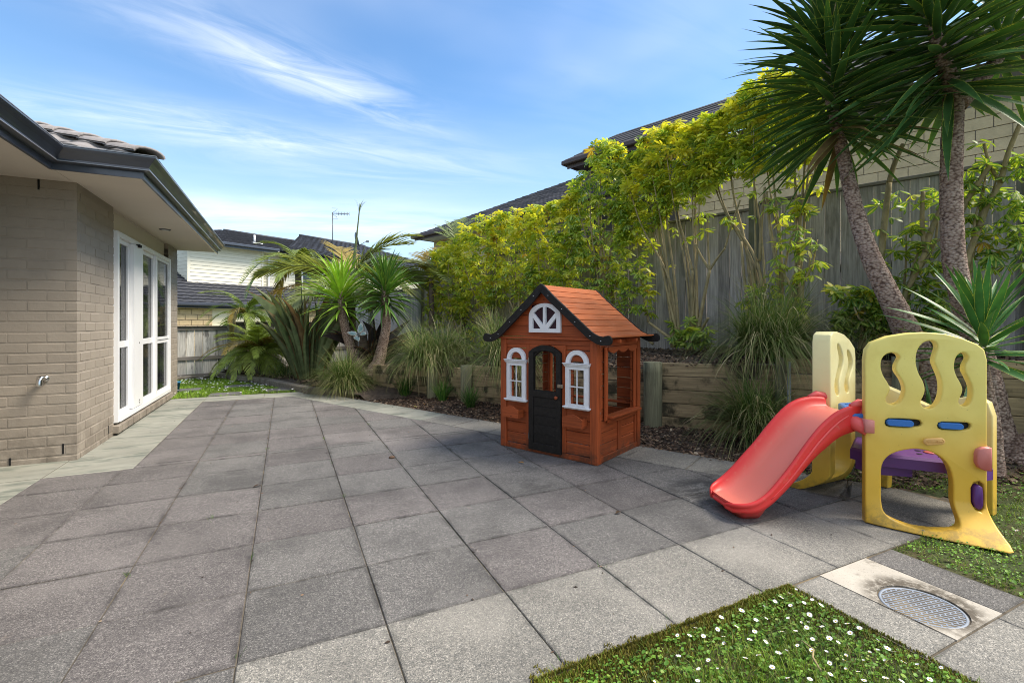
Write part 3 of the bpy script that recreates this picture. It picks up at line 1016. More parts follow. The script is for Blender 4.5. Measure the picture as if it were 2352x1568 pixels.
fs = [(i, i + 1, 9 + i + 1, 9 + i) for i in range(8)] + [(18 + i, 27 + i, 27 + i + 1, 18 + i + 1) for i in range(8)] + [(i, 18 + i, 18 + i + 1, i + 1) for i in range(8)]
cb.add(pr, fs, True)
cap_m = cb.mesh('hip_tile', M['roof_tile'])
hd = Vector((-1, 1, tanp)).normalized()
hr = Vector((1, 1, 0)).normalized(); hu = hr.cross(hd)
for k_ in range(6):
    o_ = Vector((hx, hy, zt + .055)) + hd * (k_ * .355 - .02)
    Mt = Matrix((hr, hd, hu)).transposed().to_4x4(); Mt.translation = o_ - HO
    link('hip_tile', cap_m, house, Mt)

# small blue pot showing past the far corner of the house
pt = MB().lathe([(.055, 0), (.075, .16), (.082, .16), (.082, .18), (.070, .18), (.052, .02)], 18)
o = pt.build('blue_pot', pm('blue_plastic', (.02, .16, .30), .5, .1, 9, objvar=0, bump=.03)); o.location = (-1.655, 9.53, 0)
tag(o, 'small blue plastic pot peeking past the far corner of the brick house', 'pot')

# ================================================================== FENCES
FD = Vector((.7071, -.7071))          # along the right fence, towards the right and nearer (camera plan frame)
F0 = Vector((3.12, 6.05))
FN = Vector((-.7071, -.7071))         # out of the fence towards us
fbase = [(-12.5, .08), (-10, .2), (-7.45, .33), (-4.5, .62), (-1.6, .78), (0, .83), (3, .88), (6, .9)]
fang = math.atan2(-FD.x * sy_ + FD.y * cy_, FD.x * cy_ + FD.y * sy_)


def FP(s_, out=0.0, z=0.0):
    p = F0 + FD * s_ + FN * out
    return C(p.x, p.y, z)


fence = empty('paling_fence', 'tall grey weathered paling fence stepping up behind the yellow green hedge', 'fence', FP(0, 0, 0), fang)
# local frame: +x along FD, +y away from us? (FN is -y)
secs = [(-12.35, -9.9, 1.93), (-9.9, -7.45, 1.99), (-7.45, -4.9, 2.38), (-4.9, -2.45, 2.53), (-2.45, 0, 2.635), (0, 2.45, 2.70), (2.45, 5.0, 2.78)]
pal_cache = {}


def paling(parent, x, z0, z1, wd, mat, y=0.0, th=.018):
    hgt = z1 - z0
    key = (round(hgt * 20), round(wd, 3), mat)
    if key not in pal_cache:
        b = MB(); H_ = key[0] / 20.0
        b.box(-wd / 2, 0, -H_, wd / 2, th, 0, cham=.004)
        pal_cache[key] = b.mesh('paling', M[mat])
    o = link('paling', pal_cache[key], parent)
    o.location = (x, y + rnd.uniform(-.002, .002), z1)
    o.rotation_euler = (0, rnd.uniform(-.004, .004), 0)


for s0_, s1_, zt_ in secs:
    x = s0_
    while x < s1_ - .04:
        wd = .1455
        paling(fence, x + .075, interp(fbase, x) - .08, zt_ - .03 + rnd.uniform(-.004, .002), wd, 'paling')
        x += .1525
    cap = MB().box(s0_ + .05, -.028, zt_ - .028, s1_ - .05, .05, zt_ + .008, cham=.004)
    cap.build('capping_rail', M['fence_rail'], fence)
    if s0_ < 2:
        for dz_ in (.35, 1.0):
            MB().box(s0_ + .05, .020, zt_ - dz_ - .6, s1_ - .05, .065, zt_ - dz_ - .51).build('rail', M['fence_rail'], fence)
for s_, zt_ in ((-12.35, 1.98), (-9.9, 2.05), (-7.45, 2.42), (-4.9, 2.57), (-2.45, 2.69), (0, 2.80), (2.40, 2.82), (5.0, 2.85)):
    MB().box(s_ - .05, -.085, interp(fbase, s_) - .15, s_ + .05, -.003, zt_, cham=.005).build('post', M['fence_post'], fence)

# back fence, lower, at the end of the lawn
BA = Vector((-8.3, 8.55)); BB = Vector((-4.32, 13.05))
bd_ = (BB - BA).normalized(); bl = (BB - BA).length
pA = C(BA.x, BA.y); bang = math.atan2((C(BB.x, BB.y) - pA).y, (C(BB.x, BB.y) - pA).x)
bf = empty('low_paling_fence', 'low silver grey paling fence with lichen at the end of the little lawn', 'fence', (pA.x, pA.y, 0), bang)
# where the tall post stands (seen at the left of the palms)
spost = 2.86
for a, b_, z0, z1 in ((0, spost, -.05, 1.075), (spost, bl, -.02, 1.165)):
    x = a + .08
    while x < b_ - .05:
        wd = rnd.choice((.145, .145, .14))
        paling(bf, x + wd / 2, z0, z1 - .02, wd, 'paling_old'); x += wd + rnd.uniform(.004, .011)
    MB().box(a + .05, -.032, z1 - .075, b_ - .05, -.002, z1, cham=.004).build('rail', M['fence_rail'], bf)
    MB().box(a + .05, -.032, z1 - .72, b_ - .05, -.002, z1 - .64, cham=.004).build('rail', M['fence_rail'], bf)
    MB().box(a + .05, -.07, z1 + .001, b_ - .05, .035, z1 + .018, cham=.004).build('capping_rail', M['fence_rail'], bf)
for x in (.2, spost, 5.2, bl):
    MB().box(x - .05, -.12, -.2, x + .05, -.035, 1.30 if x == spost else 1.2, cham=.005).build('post', M['fence_post'], bf)
MB().box(.3, -.06, -.06, spost - .06, -.02, .06, cham=.006).build('kickboard', M['fence_rail'], bf)

# ================================================================== RETAINING WALL
WPT = [Vector((-2.35, 7.95)), Vector((-1.18, 7.24)), Vector((-.62, 6.85)), Vector((.05, 6.38)), Vector((1.60, 5.28)), Vector((2.62, 4.60)), Vector((3.40, 4.10)), Vector((4.28, 3.62)), Vector((5.6, 2.95))]
WTOP = [.44, .47, .52, .58, .70, .80, .84, .86, .88]
retw = empty('retaining_wall', 'timber sleeper retaining wall with round poles holding up the bark bed', 'retaining wall', C(1.60, 5.28, 0))
RO = C(1.60, 5.28, 0)
for i in range(len(WPT) - 1):
    a, b_ = WPT[i], WPT[i + 1]
    A3, B3 = C(a.x, a.y), C(b_.x, b_.y)
    top = WTOP[i] + .02
    L_ = (B3 - A3).length; ang = math.atan2((B3 - A3).y, (B3 - A3).x)
    ph = .148
    z = top; r_ = 0
    while z > -.12:
        b = MB(); b.box(0, 0, -ph + .003, L_ - .004, .05, -.003, cham=.005)
        o = b.build('sleeper', M['sleeper'], retw)
        o.location = (A3.x - RO.x, A3.y - RO.y, z)
        o.rotation_euler = (rnd.uniform(-.02, .02), rnd.uniform(-.004, .004) - (WTOP[i + 1] - WTOP[i]) / L_ * .35, ang)
        z -= ph; r_ += 1
fn3 = lambda p: p
for i, w_, fl, r_ in ((1, .11, 1, .085), (2, .10, 0, .085), (4, .13, 0, .10), (5, .06, 1, .045), (6, .1, 0, .09), (7, .26, 1, .14)):
    p = WPT[i]; dv = (WPT[min(i + 1, 8)] - WPT[i]).normalized(); nv = Vector((dv.y, -dv.x))
    if nv.y > 0: nv = -nv
    q = p + nv * (r_ * .75); q3 = C(q.x, q.y)
    b = MB(); tz_ = WTOP[i] + .03
    npt = 9
    pts = [(0, 0, -.15 + (tz_ + .15) * k_ / (npt - 1)) for k_ in range(npt)]
    b.tube(pts, [r_ * (1 + rnd.uniform(-.02, .02)) for _ in pts], 18, flat=1.0)
    o = b.build('pole', M['pole'], retw); o.location = (q3.x - RO.x, q3.y - RO.y, 0)
# grey steel stake in front of the planks under the big sedge
st = MB().box(-.022, -.006, -.05, .022, .006, .80).build('steel_stake', pm('galvanised', (.30, .33, .34), .55, .15, 9, stretch=(1, 1, .3), metal=.3, bump=.05, objvar=0), retw)
q = C(2.62, 4.46); st.location = (q.x - RO.x, q.y - RO.y, 0)

# ================================================================== BEDS
# upper bark bed between the wall and the fence
mb = MB()
NU = 40; NV = 8
vs = []
wl = [0.0]
for i in range(1, len(WPT)): wl.append(wl[-1] + (WPT[i] - WPT[i - 1]).length)


def wallpt(t):
    d_ = t * wl[-1]
    for i in range(1, len(wl)):
        if d_ <= wl[i] + 1e-6:
            k_ = (d_ - wl[i - 1]) / (wl[i] - wl[i - 1])
            return WPT[i - 1].lerp(WPT[i], k_), lerp(WTOP[i - 1], WTOP[i], k_)
    return WPT[-1], WTOP[-1]


def bed(t, v_):
    """point of the upper bed: t along, v_ 0 at the wall 1 at the fence"""
    p, z = wallpt(t)
    s_ = lerp(-7.6, 5.0, t)
    f_ = F0 + FD * s_
    q = p.lerp(f_, v_)
    zz_ = lerp(z - .03, interp(fbase, s_), v_ ** 1.2)
    zz_ += .03 * math.sin(q.x * 5.1 + q.y * 3) * math.sin(q.y * 4.3) * min(1, v_ * 3)
    return C(q.x, q.y, zz_)


for i in range(NU + 1):
    for j in range(NV + 1):
        v_ = j / NV
        vs.append(bed(i / NU, v_))
fs = [(i * (NV + 1) + j, i * (NV + 1) + j + 1, (i + 1) * (NV + 1) + j + 1, (i + 1) * (NV + 1) + j)[::-1] for i in range(NU) for j in range(NV)]
mb.add(vs, fs, True)
o = mb.build('upper_bed', M['soil']); tag(o, kind='structure')
# lower bark bed between patio edge and the wall foot
mb = MB()
oe = lambda y: Vector((DOUT[2] - .51 * y, y, 0))
vs = []
NL = 36
for i in range(NL + 1):
    t_ = i / NL
    e = oe(lerp(7.75, 1.2, t_))
    p, z = wallpt(lerp(.06, .84, t_)); w3 = C(p.x, p.y, 0)
    for j in range(5):
        q = e.lerp(w3, j / 4 * 1.04)
        rise = .05 + .14 * max(0, (t_ - .72) / .28)
        q.z = -.018 + (j / 4) * rise + .012 * math.sin(q.x * 7) * math.sin(q.y * 6) * (1 if j else 0)
        vs.append(q)
mb.add(vs, [(i * 5 + j, i * 5 + j + 1, (i + 1) * 5 + j + 1, (i + 1) * 5 + j)[::-1] for i in range(NL) for j in range(4)], True)
LB = list(mb.v)
o = mb.build('lower_bed', M['soil']); tag(o, kind='structure')
# left garden soil: from the timber edging back to both fences
T1 = [(-1.35, 12.0), (-.78, 11.1), (-.11, 10.05), (.36, 8.80), (.36, 8.45), (.60, 8.25), (1.02, 7.45)]
mb = MB()
vs = []
backs = [C(-6.3, 10.81), C(-5.6, 11.6), C(-4.9, 12.4), C(-4.35, 13.0), FP(-10.4, .03), FP(-8.9, .03), FP(-7.4, .03)]
NJ = 8
for i, e in enumerate(T1):
    bz = (.0, .02, .05, .1, .2, .28, .33)[i]
    for j in range(NJ + 1):
        q = Vector((e[0], e[1], .07)).lerp(Vector((backs[i].x, backs[i].y, bz + .05)), j / NJ)
        q.z += .02 * math.sin(q.x * 4) * math.sin(q.y * 3.3) * (1 if j else 0)
        vs.append(q)
mb.add(vs, [(i * (NJ + 1) + j, i * (NJ + 1) + j + 1, (i + 1) * (NJ + 1) + j + 1, (i + 1) * (NJ + 1) + j)[::-1] for i in range(6) for j in range(NJ)], True)
# patch up to the wall end
w0 = C(WPT[0].x, WPT[0].y); w1 = C(WPT[1].x, WPT[1].y)
fe = FP(-7.4, .03); b1 = bed(0, 0); b2 = bed(0, 1)
mb.add([(1.02, 7.45, .07), (w1.x, w1.y, .05), (w0.x, w0.y, .40), (fe.x, fe.y, .38), (oe(7.3).x, 7.3, .0)], [(0, 1, 2, 3), (0, 4, 1)])
o = mb.build('garden_bed', M['soil']); tag(o, kind='structure')


def edge_beam(a, b_, h, wd, z0, parent):
    bm_ = MB(); bm_.beam((a[0], a[1], z0 + h / 2), (b_[0], b_[1], z0 + h / 2), wd, h, cham=.008)
    ox, oy = a[0], a[1]
    bm_.v = [(x - ox, y - oy, z) for x, y, z in bm_.v]
    o_ = bm_.build('edging_sleeper', M['edge_timber']); o_.location = (ox, oy, 0)
    return o_


eds = [((-1.35, 12.0), (-.42, 10.55), .10, 'silvered sleeper edging nearest the low back fence'),
       ((-.42, 10.50), (.32, 8.62), .11, 'long silvered sleeper edging the small lawn before the flax'),
       ((.32, 8.52), (.80, 8.02), .12, 'short silvered sleeper end beside the round sedge clump')]
for a, b_, h, lb in eds:
    o = edge_beam(a, b_, h, .14, -.02, None); tag(o, lb, 'garden edging', 'sleepers edging the palm bed')
for k_, (x, y, a_) in enumerate(((-1.62, 11.75, .5), (-1.45, 11.6, 1.1), (-1.95, 11.55, .2))):
    o = MB().box(-.22, -.06, 0, .22, .06, .06, cham=.008).build('timber_offcut', M['edge_timber'])
    o.location = (x, y, .0); o.rotation_euler = (rnd.uniform(-.1, .1), rnd.uniform(-.1, .1), a_)
    tag(o, ('brown timber offcut lying by the mossy fence post', 'timber offcut lying crosswise beside the sleeper edging', 'timber offcut at the foot of the low fence near the house')[k_], 'timber', 'offcuts by the low fence')

# ---- lawns (bases)
mb = MB()
far_poly = [(-2.6, 8.725), (.28, 8.725), (.30, 8.62), (-.42, 10.50), (-1.35, 12.0), (-1.9, 11.9), (-3.2, 11.2), (-3.2, 8.725)]
vs = [(p[0], p[1], -.012) for p in far_poly]
mb.add(vs, [tuple(range(len(vs)))])
mb.add([(-6, 9.42, -.02), (-3.1, 9.42, -.02), (-3.1, 12, -.02), (-6, 12, -.02)], [(0, 1, 2, 3)])
o = mb.build('far_lawn', M['turf']); tag(o, kind='structure')
farl = o
for k_, (x0, y0, x1, y1) in enumerate(((-1.12, 8.76, -.62, 9.10), (-.30, 8.95, .17, 9.32), (-.98, 9.75, -.55, 10.15), (-1.75, 9.6, -1.35, 9.95))):
    b = MB(); b.prism([(-.23, -.17), (.23, -.17), (.23, .17), (-.23, .17)], -.04, 0, .004)
    o = b.build('stepping_slab', M['paver_dark']); o.location = ((x0 + x1) / 2, (y0 + y1) / 2, .010); o.rotation_euler = (0, 0, rnd.uniform(-.15, .15))
    tag(o, ('grey stepping slab in the far lawn nearest the house strip', 'grey stepping slab in the far lawn nearest the timber edging', 'grey stepping slab set deeper in the daisied far lawn', 'grey stepping slab beside the house corner in the far lawn')[k_], 'stepping stone', 'stepping slabs in the far lawn')
mb = MB()
N_ = 26


def lawn_grid(x0, y0, x1, y1, n1, n2, keep):
    b = MB(); vs = []
    for i in range(n1 + 1):
        for j in range(n2 + 1):
            x = lerp(x0, x1, i / n1); y = lerp(y0, y1, j / n2)
            vs.append((x, y, lawn_z(x, y)))
    fs = []
    for i in range(n1):
        for j in range(n2):
            if keep(lerp(x0, x1, (i + .5) / n1), lerp(y0, y1, (j + .5) / n2)):
                fs.append((i * (n2 + 1) + j, (i + 1) * (n2 + 1) + j, (i + 1) * (n2 + 1) + j + 1, i * (n2 + 1) + j + 1))
    b.add(vs, fs, True)
    return b


def lawn_z(x, y):
    z = -.006 + .004 * math.sin(x * 9.1) * math.sin(y * 7.7) + .004 * math.sin(x * 23 + y * 17)
    if x > 3.9: z += .10 * min(1, (x - 3.9) / 1.2)
    return z


o = lawn_grid(.715, -1.2, 2.0215, 1.3568, 30, 50, lambda x, y: True).build('near_lawn', M['turf']); tag(o, kind='structure')
o = lawn_grid(2.80, -.5, 6.6, 2.6, 76, 62, lambda x, y: (x > 3.06 or y > .85) and (y < 1.352 or x + .51 * y > 4.80)).build('side_lawn', M['turf']); tag(o, kind='structure')

# ================================================================== CUBBY HOUSE
PA = R(25.1)
cub = empty('playhouse', 'orange brown cedar cubby house with black door and white plastic windows on the pavers', 'playhouse', (2.291, 3.159, 0.001), PA)
WF, DS, HW = 1.035, .83, 1.015      # front width (+y), side depth (+x), wall height


def cb_(name, mat, *boxes, cham=.003, parent=None):
    b = MB()
    for q in boxes: b.box(*q, cham=cham)
    return b.build(name, M[mat], parent or cub)


# --- wall boards. front wall is at x=0 (outside is -x); right wall at y=0 (outside -y)
def front_boards(y0, y1, z0, z1, step=.098, hole=None, x=0.0, mat='cedar_y', off=.0):
    z = z0
    while z < z1 - .01:
        ze = min(z + step, z1)
        segs = [(y0, y1)]
        if hole and ze > hole[2] + .002 and z < hole[3] - .002:
            segs = [(y0, hole[0]), (hole[1], y1)]
        for a, c_ in segs:
            if c_ - a > .01:
                dx = rnd.uniform(0, .0015)
                cb_('board', mat, (x + .012 + dx, a, z + .0022, x + .024 + dx, c_, ze - .0022), cham=.0035)
        z = ze


def side_boards(x0, x1, z0, z1, step=.098, hole=None, y=0.0, sgn=1):
    z = z0
    while z < z1 - .01:
        ze = min(z + step, z1)
        segs = [(x0, x1)]
        if hole and ze > hole[2] + .002 and z < hole[3] - .002:
            segs = [(x0, hole[0]), (hole[1], x1)]
        for a, c_ in segs:
            if c_ - a > .01:
                dy = rnd.uniform(0, .0015)
                ya, yb = (y + .012 + dy, y + .024 + dy) if sgn > 0 else (y - .024 - dy, y - .012 - dy)
                cb_('board', 'cedar_x', (a, ya, z + .0022, c_, yb, ze - .0022), cham=.0035)
        z = ze


# front: boards with holes for the two windows
front_boards(.06, .311, .05, HW - .012, hole=(.097, .237, .483, .768))
front_boards(.727, .964, .05, HW - .012, hole=(.752, .893, .483, .768))
# back wall: open-ish wall with two openings
front_boards(.06, .97, .05, HW - .02, x=DS - .036, hole=(.23, .80, .42, .93))
# right wall with its big opening, left wall solid above
side_boards(.068, .752, .05, HW - .02, hole=(.164, .668, .392, .950))
side_boards(.068, .752, .05, HW - .02, y=WF, sgn=-1, hole=(.164, .668, .392, .950))
# frame timbers
cb_('corner_post', 'cedar_z', (.0, .0, .0, .03, .068, HW))
cb_('corner_post', 'cedar_z', (.031, -.002, .0, .066, .03, HW))
cb_('corner_post', 'cedar_z', (.0, WF - .068, .0, .03, WF, HW))
cb_('corner_post', 'cedar_z', (.031, WF - .03, .0, .066, WF + .002, HW))
cb_('corner_post', 'cedar_z', (DS - .066, -.002, .0, DS - .001, .03, HW))
cb_('corner_post', 'cedar_z', (DS - .066, WF - .03, .0, DS - .001, WF + .002, HW))
cb_('stud', 'cedar_z', (.002, .306, .047, .028, .341, HW - .045))
cb_('stud', 'cedar_z', (.002, .690, .047, .028, .729, HW - .045))
cb_('bottom_rail', 'cedar_y', (.004, .069, .0, .026, WF - .069, .046))
cb_('top_rail', 'cedar_y', (.003, .069, HW - .044, .027, WF - .069, HW - .002))
cb_('bottom_rail', 'cedar_x', (.067, .004, .0, DS - .067, .026, .052))
cb_('top_rail', 'cedar_x', (.067, .003, HW - .05, DS - .067, .027, HW))
cb_('stud', 'cedar_z', (.375, .002, .053, .437, .011, .385))
cb_('stud', 'cedar_z', (.715, .003, .053, .738, .022, HW - .051))
cb_('back_top_rail', 'cedar_y', (DS - .03, .031, HW - .06, DS - .004, WF - .031, HW))
cb_('back_bottom_rail', 'cedar_y', (DS - .03, .031, .0, DS - .004, WF - .031, .06))
cb_('back_sill', 'cedar_y', (DS - .10, .031, .40, DS - .037, WF - .031, .418))
# left inner wall panel seen through the door window
# right opening trim: uprights, sill shelf, scalloped head
cb_('opening_trim', 'cedar_z', (.115, -.012, .345, .164, .001, HW - .052))
cb_('opening_trim', 'cedar_z', (.668, -.012, .392, .704, .001, HW - .052))
cb_('counter', 'cedar_x', (.150, -.060, .362, .725, .03, .384))
cb_('counter_support', 'cedar_x', (.165, -.020, .320, .700, -.002, .3615))
b = MB()
sc = [(.150, 1.0 - .035)]
npt = 49
lowr = []
for i in range(npt):
    x = .150 + (.700 - .150) * i / (npt - 1)
    ph = (x - .150) / (.55 / 3.0)
    z_ = .905 + .028 * abs(math.cos(math.pi * (ph + .0))) ** .8 if True else 0
    lowr.append((x, .908 + .030 * (1 - abs(math.sin(math.pi * ph)) ** .75)))
poly = [(.150, .962)] + [] + lowr + [(.700, .962)]
poly = lowr + [(.700, .964), (.150, .964)]
Mx = Matrix(((1, 0, 0, 0), (0, 0, -1, 0), (0, 1, 0, 0), (0, 0, 0, 1)))      # (x, y)->(x, z), z->-y
b.prism(poly, .0135, .026, 0, Mx)
b.build('scalloped_valance', M['cedar_x'], cub)

# gable front: boards clipped to the triangle
RZ = 1.462; RY = .5175; sl = (RZ - HW) / (RY + .02)


def gable(x, mat, name):
    z = HW + .026
    while z < RZ - .03:
        ze = min(z + .098, RZ - .02)
        ya0 = (z - HW) / sl; yb0 = (ze - HW) / sl
        p = [(-.02 + ya0, z + .0022), (WF + .02 - ya0, z + .0022), (WF + .02 - yb0, ze - .0022), (-.02 + yb0, ze - .0022)]
        b = MB()
        My = Matrix(((0, 0, 1, 0), (1, 0, 0, 0), (0, 1, 0, 0), (0, 0, 0, 1)))   # (x,y,z)->(z, x, y)
        b.prism(p, x, x + .012, 0, My)
        b.build('gable_board', M[mat], cub)
        z = ze


gable(.006, 'cedar_y', 'gable_board')
gable(DS - .03, 'cedar_y', 'gable_board')
cb_('gable_trim', 'cedar_y', (-.012, -.012, HW + .001, .02, WF + .012, HW + .0255))
cb_('gable_trim', 'cedar_y', (DS - .03, .0, HW + .001, DS, WF, HW + .0255))

# roof profile (y, z) of the right-hand slope, kicked up at the eave; left mirrored
prof = [(RY, RZ + .022), (.40, 1.376), (.30, 1.293), (.20, 1.210), (.10, 1.128), (.03, 1.072), (-.03, 1.040), (-.085, 1.030), (-.112, 1.036)]
pp = smooth_path([(p[0], p[1], 0) for p in prof], 8)


def along(path, d_):
    acc = 0
    for a, c_ in zip(path, path[1:]):
        L_ = (c_ - a).length
        if acc + L_ >= d_: return a.lerp(c_, (d_ - acc) / L_), (c_ - a).normalized()
        acc += L_
    return path[-1], (path[-1] - path[-2]).normalized()


tot = sum((c_ - a).length for a, c_ in zip(pp, pp[1:]))
nb = 10
for sgn in (1, -1):
    for i in range(nb):
        a, ta = along(pp, tot * i / nb); c_, tc_ = along(pp, tot * (i + 1) / nb - .002)
        d2 = (c_ - a).normalized(); n2 = Vector((-d2.y, d2.x, 0))
        if n2.y < 0: n2 = -n2
        lo = .004
        q = [a + n2 * .004, c_ + n2 * (.004 + lo), c_ + n2 * (.016 + lo), a + n2 * .016]
        b = MB()
        x0, x1 = -.045, DS + .055
        def f_(p): return (p.x if sgn > 0 else 2 * RY - p.x)
        vs = [(x0, f_(p), p.y) for p in q] + [(x1, f_(p), p.y) for p in q]
        fs = [(0, 1, 2, 3), (7, 6, 5, 4), (0, 4, 5, 1), (1, 5, 6, 2), (2, 6, 7, 3), (3, 7, 4, 0)]
        if sgn > 0: fs = [f[::-1] for f in fs]
        b.add(vs, fs)
        b.build('roof_board', M['cedar_roof'], cub)
cb_('rafter', 'cedar_x', (.20, -.10, .998, .235, .0, 1.028)); cb_('rafter', 'cedar_x', (.52, -.10, .998, .555, .0, 1.028))
# black barge boards following the roof with a curled foot
for xa, nm in ((-.070, 'front'), (DS + .056, 'rear')):
    for sgn in (1, -1):
        top = []; bot = []
        path = pp + [Vector((-.132, 1.040, 0))]
        n = len(path)
        for i, p in enumerate(path):
            t_ = (path[min(i + 1, n - 1)] - path[max(i - 1, 0)]).normalized()
            nn3 = Vector((-t_.y, t_.x, 0))
            if nn3.y < 0: nn3 = -nn3
            f = i / (n - 1)
            wdt = .048 + .014 * max(0, (f - .72) / .28) ** .7
            top.append(p + nn3 * .024); bot.append(p - nn3 * (wdt - .010))
        # rounded foot
        e_t, e_b = top[-1], bot[-1]
        mid_ = (e_t + e_b) / 2; rr_ = (e_t - e_b).length / 2
        ax = (e_t - e_b).normalized(); ou = Vector((-ax.y, ax.x, 0))
        if ou.x > 0: ou = -ou
        cap_ = [mid_ + ax * (rr_ * math.cos(a_)) + ou * (rr_ * .75 * math.sin(a_)) for a_ in [math.pi * k_ / 8 for k_ in range(1, 8)]]
        top[0] = Vector((RY, top[0].y + .004, 0)); bot[0] = Vector((RY, bot[0].y - .010, 0))
        poly = top + cap_ + bot[::-1]
        pl = [(p.x if sgn > 0 else 2 * RY - p.x, p.y) for p in poly]
        if area(pl) < 0: pl = pl[::-1]
        b = MB()
        My = Matrix(((0, 0, 1, 0), (1, 0, 0, 0), (0, 1, 0, 0), (0, 0, 0, 1)))
        b.prism(pl, xa, xa + .022, 0, My)
        o = b.build('barge_board', M['black_wood'], cub)
        if nm == 'front':
            for d_ in (.10, .27, .43, .60, .70):
                q, _ = along(pp, d_ * tot / .74)
                yy = q.x if sgn > 0 else 2 * RY - q.x
                MB().lathe([(.0035, 0), (.0035, .002)], 8, Matrix.Translation((xa - .002, yy, q.y - .012)) @ Matrix.Rotation(R(90), 4, 'Y')).build('screw', M['white_plastic'], o)

# --- door (black)
door = MB()
dy0, dy1, dz0 = .343, .688, .030
xd0, xd1 = -.010, .012
wy0_, wy1_, wz0_ = .390, .632, .566
def arch(y0, y1, zs, rise, n=14, flip=False):
    out_ = []
    c_ = (y0 + y1) / 2; h = (y1 - y0) / 2
    r_ = (h * h + rise * rise) / (2 * rise)
    a0 = math.asin(h / r_)
    for i in range(n + 1):
        a_ = a0 - 2 * a0 * i / n
        out_.append((c_ + r_ * math.sin(a_), zs + rise - r_ + r_ * math.cos(a_)))
    return out_
outer = [(dy0, dz0), (dy1, dz0)] + arch(dy0, dy1, .895, .070)
innr = [(wy0_, wz0_), (wy1_, wz0_)] + arch(wy0_, wy1_, .855, .062)


def ring_prism(outer, inner, x0, x1, My):
    o3 = [Vector((p[0], p[1], 0)) for p in outer]; i3 = [Vector((p[0], p[1], 0)) for p in inner]
    tris = tessellate_polygon([o3, i3]); al = o3 + i3
    b = MB(); n = len(al)
    vs = [My @ Vector((p.x, p.y, x0)) for p in al] + [My @ Vector((p.x, p.y, x1)) for p in al]
    fs = []
    for t in tris:
        pos_ = (al[t[1]] - al[t[0]]).cross(al[t[2]] - al[t[0]]).z > 0
        t = t if pos_ else t[::-1]
        fs.append(tuple(n + i for i in t)); fs.append(t[::-1])
    no = len(o3)
    for j in range(no): fs.append((j, (j + 1) % no, n + (j + 1) % no, n + j))
    ni = len(i3)
    for j in range(ni): fs.append((no + (j + 1) % ni, no + j, n + no + j, n + no + (j + 1) % ni))
    b.add(vs, fs)
    return b


My = Matrix(((0, 0, 1, 0), (1, 0, 0, 0), (0, 1, 0, 0), (0, 0, 0, 1)))
b = ring_prism(outer, innr, xd0, xd1, My)
dr_ = b.build('door', M['black_wood'], cub)
z = .11
while z < .50:
    ze = min(z + .083, .513)
    cb_('door_board', 'black_wood', (xd0 - .001, .395, z + .002, xd0 - .0045, .633, ze - .002), cham=.001, parent=dr_) if False else None
    z = ze
# recessed panel: stiles and rails stand proud of the boards
b = MB()
for (y0, y1, z0, z1) in ((dy0, .392, dz0, .90), (.634, dy1, dz0, .90)):
    b.box(xd0 - .010, y0, z0, xd0 - .0005, y1, z1, cham=.002)
b.box(xd0 - .0098, .3925, .505, xd0 - .0005, .6335, .562, cham=.002)
b.box(xd0 - .0098, .3925, dz0, xd0 - .0005, .6335, .095, cham=.002)
b.build('door_frame', M['black_wood'], dr_)
rp_ = ring_prism([(dy0, .901)] + [(dy1, .901)] + arch(dy0, dy1, .902, .064), [(wy0_ + .0, .9015), (wy1_, .9015)] + arch(wy0_, wy1_, .9018, .018), xd0 - .0096, xd0 - .0006, My)
rp_.build('door_head', M['black_wood'], dr_)
z = .096
k_ = 0
while z < .50:
    ze = min(z + .0815, .504)
    MB().box(xd0 - .0045 - .0007 * (k_ % 2), .393, z + .0022, xd0 - .0006, .633, ze - .0022, cham=.0015).build('door_board', M['black_wood'], dr_)
    z = ze; k_ += 1
kn = MB(); kn.lathe([(.006, 0), (.006, .012), (.014, .016), (.0165, .024), (.012, .032), (.003, .034)], 16, Matrix.Translation((xd0 - .010, .378, .520)) @ Matrix.Rotation(R(-90), 4, 'Y'))
kn.build('door_knob', M['cedar_z'], dr_)
la = MB(); la.box(-.022, .322, .606, -.012, .375, .634, cham=.002); la.box(-.030, .34, .612, -.0225, .352, .628, cham=.002)
la.build('latch', pm('aged_latch', (.32, .25, .18), .5, .2, 30, metal=.3, objvar=0), cub)
for z in (.12, .80):
    MB().box(-.016, .686, z, -.0105, .694, z + .05).build('hinge', M['chrome'], cub)
# spandrel boards above the arched door head
sp_poly = [(.342, HW - .046), (.342, .897)] + [(y, z) for y, z in arch(.342, .689, .900, .070)][::-1][::-1][::-1] + [(.689, .897), (.689, HW - .046)]
aa = arch(.342, .689, .900, .072)          # runs from right(+y) to left
sp_poly = [(.689, HW - .046)] + [(.342, HW - .046)] + aa[::-1]
if area(sp_poly) < 0: sp_poly = sp_poly[::-1]
MB().prism(sp_poly, .004, .022, 0, My).build('door_lintel', M['cedar_y'], cub)


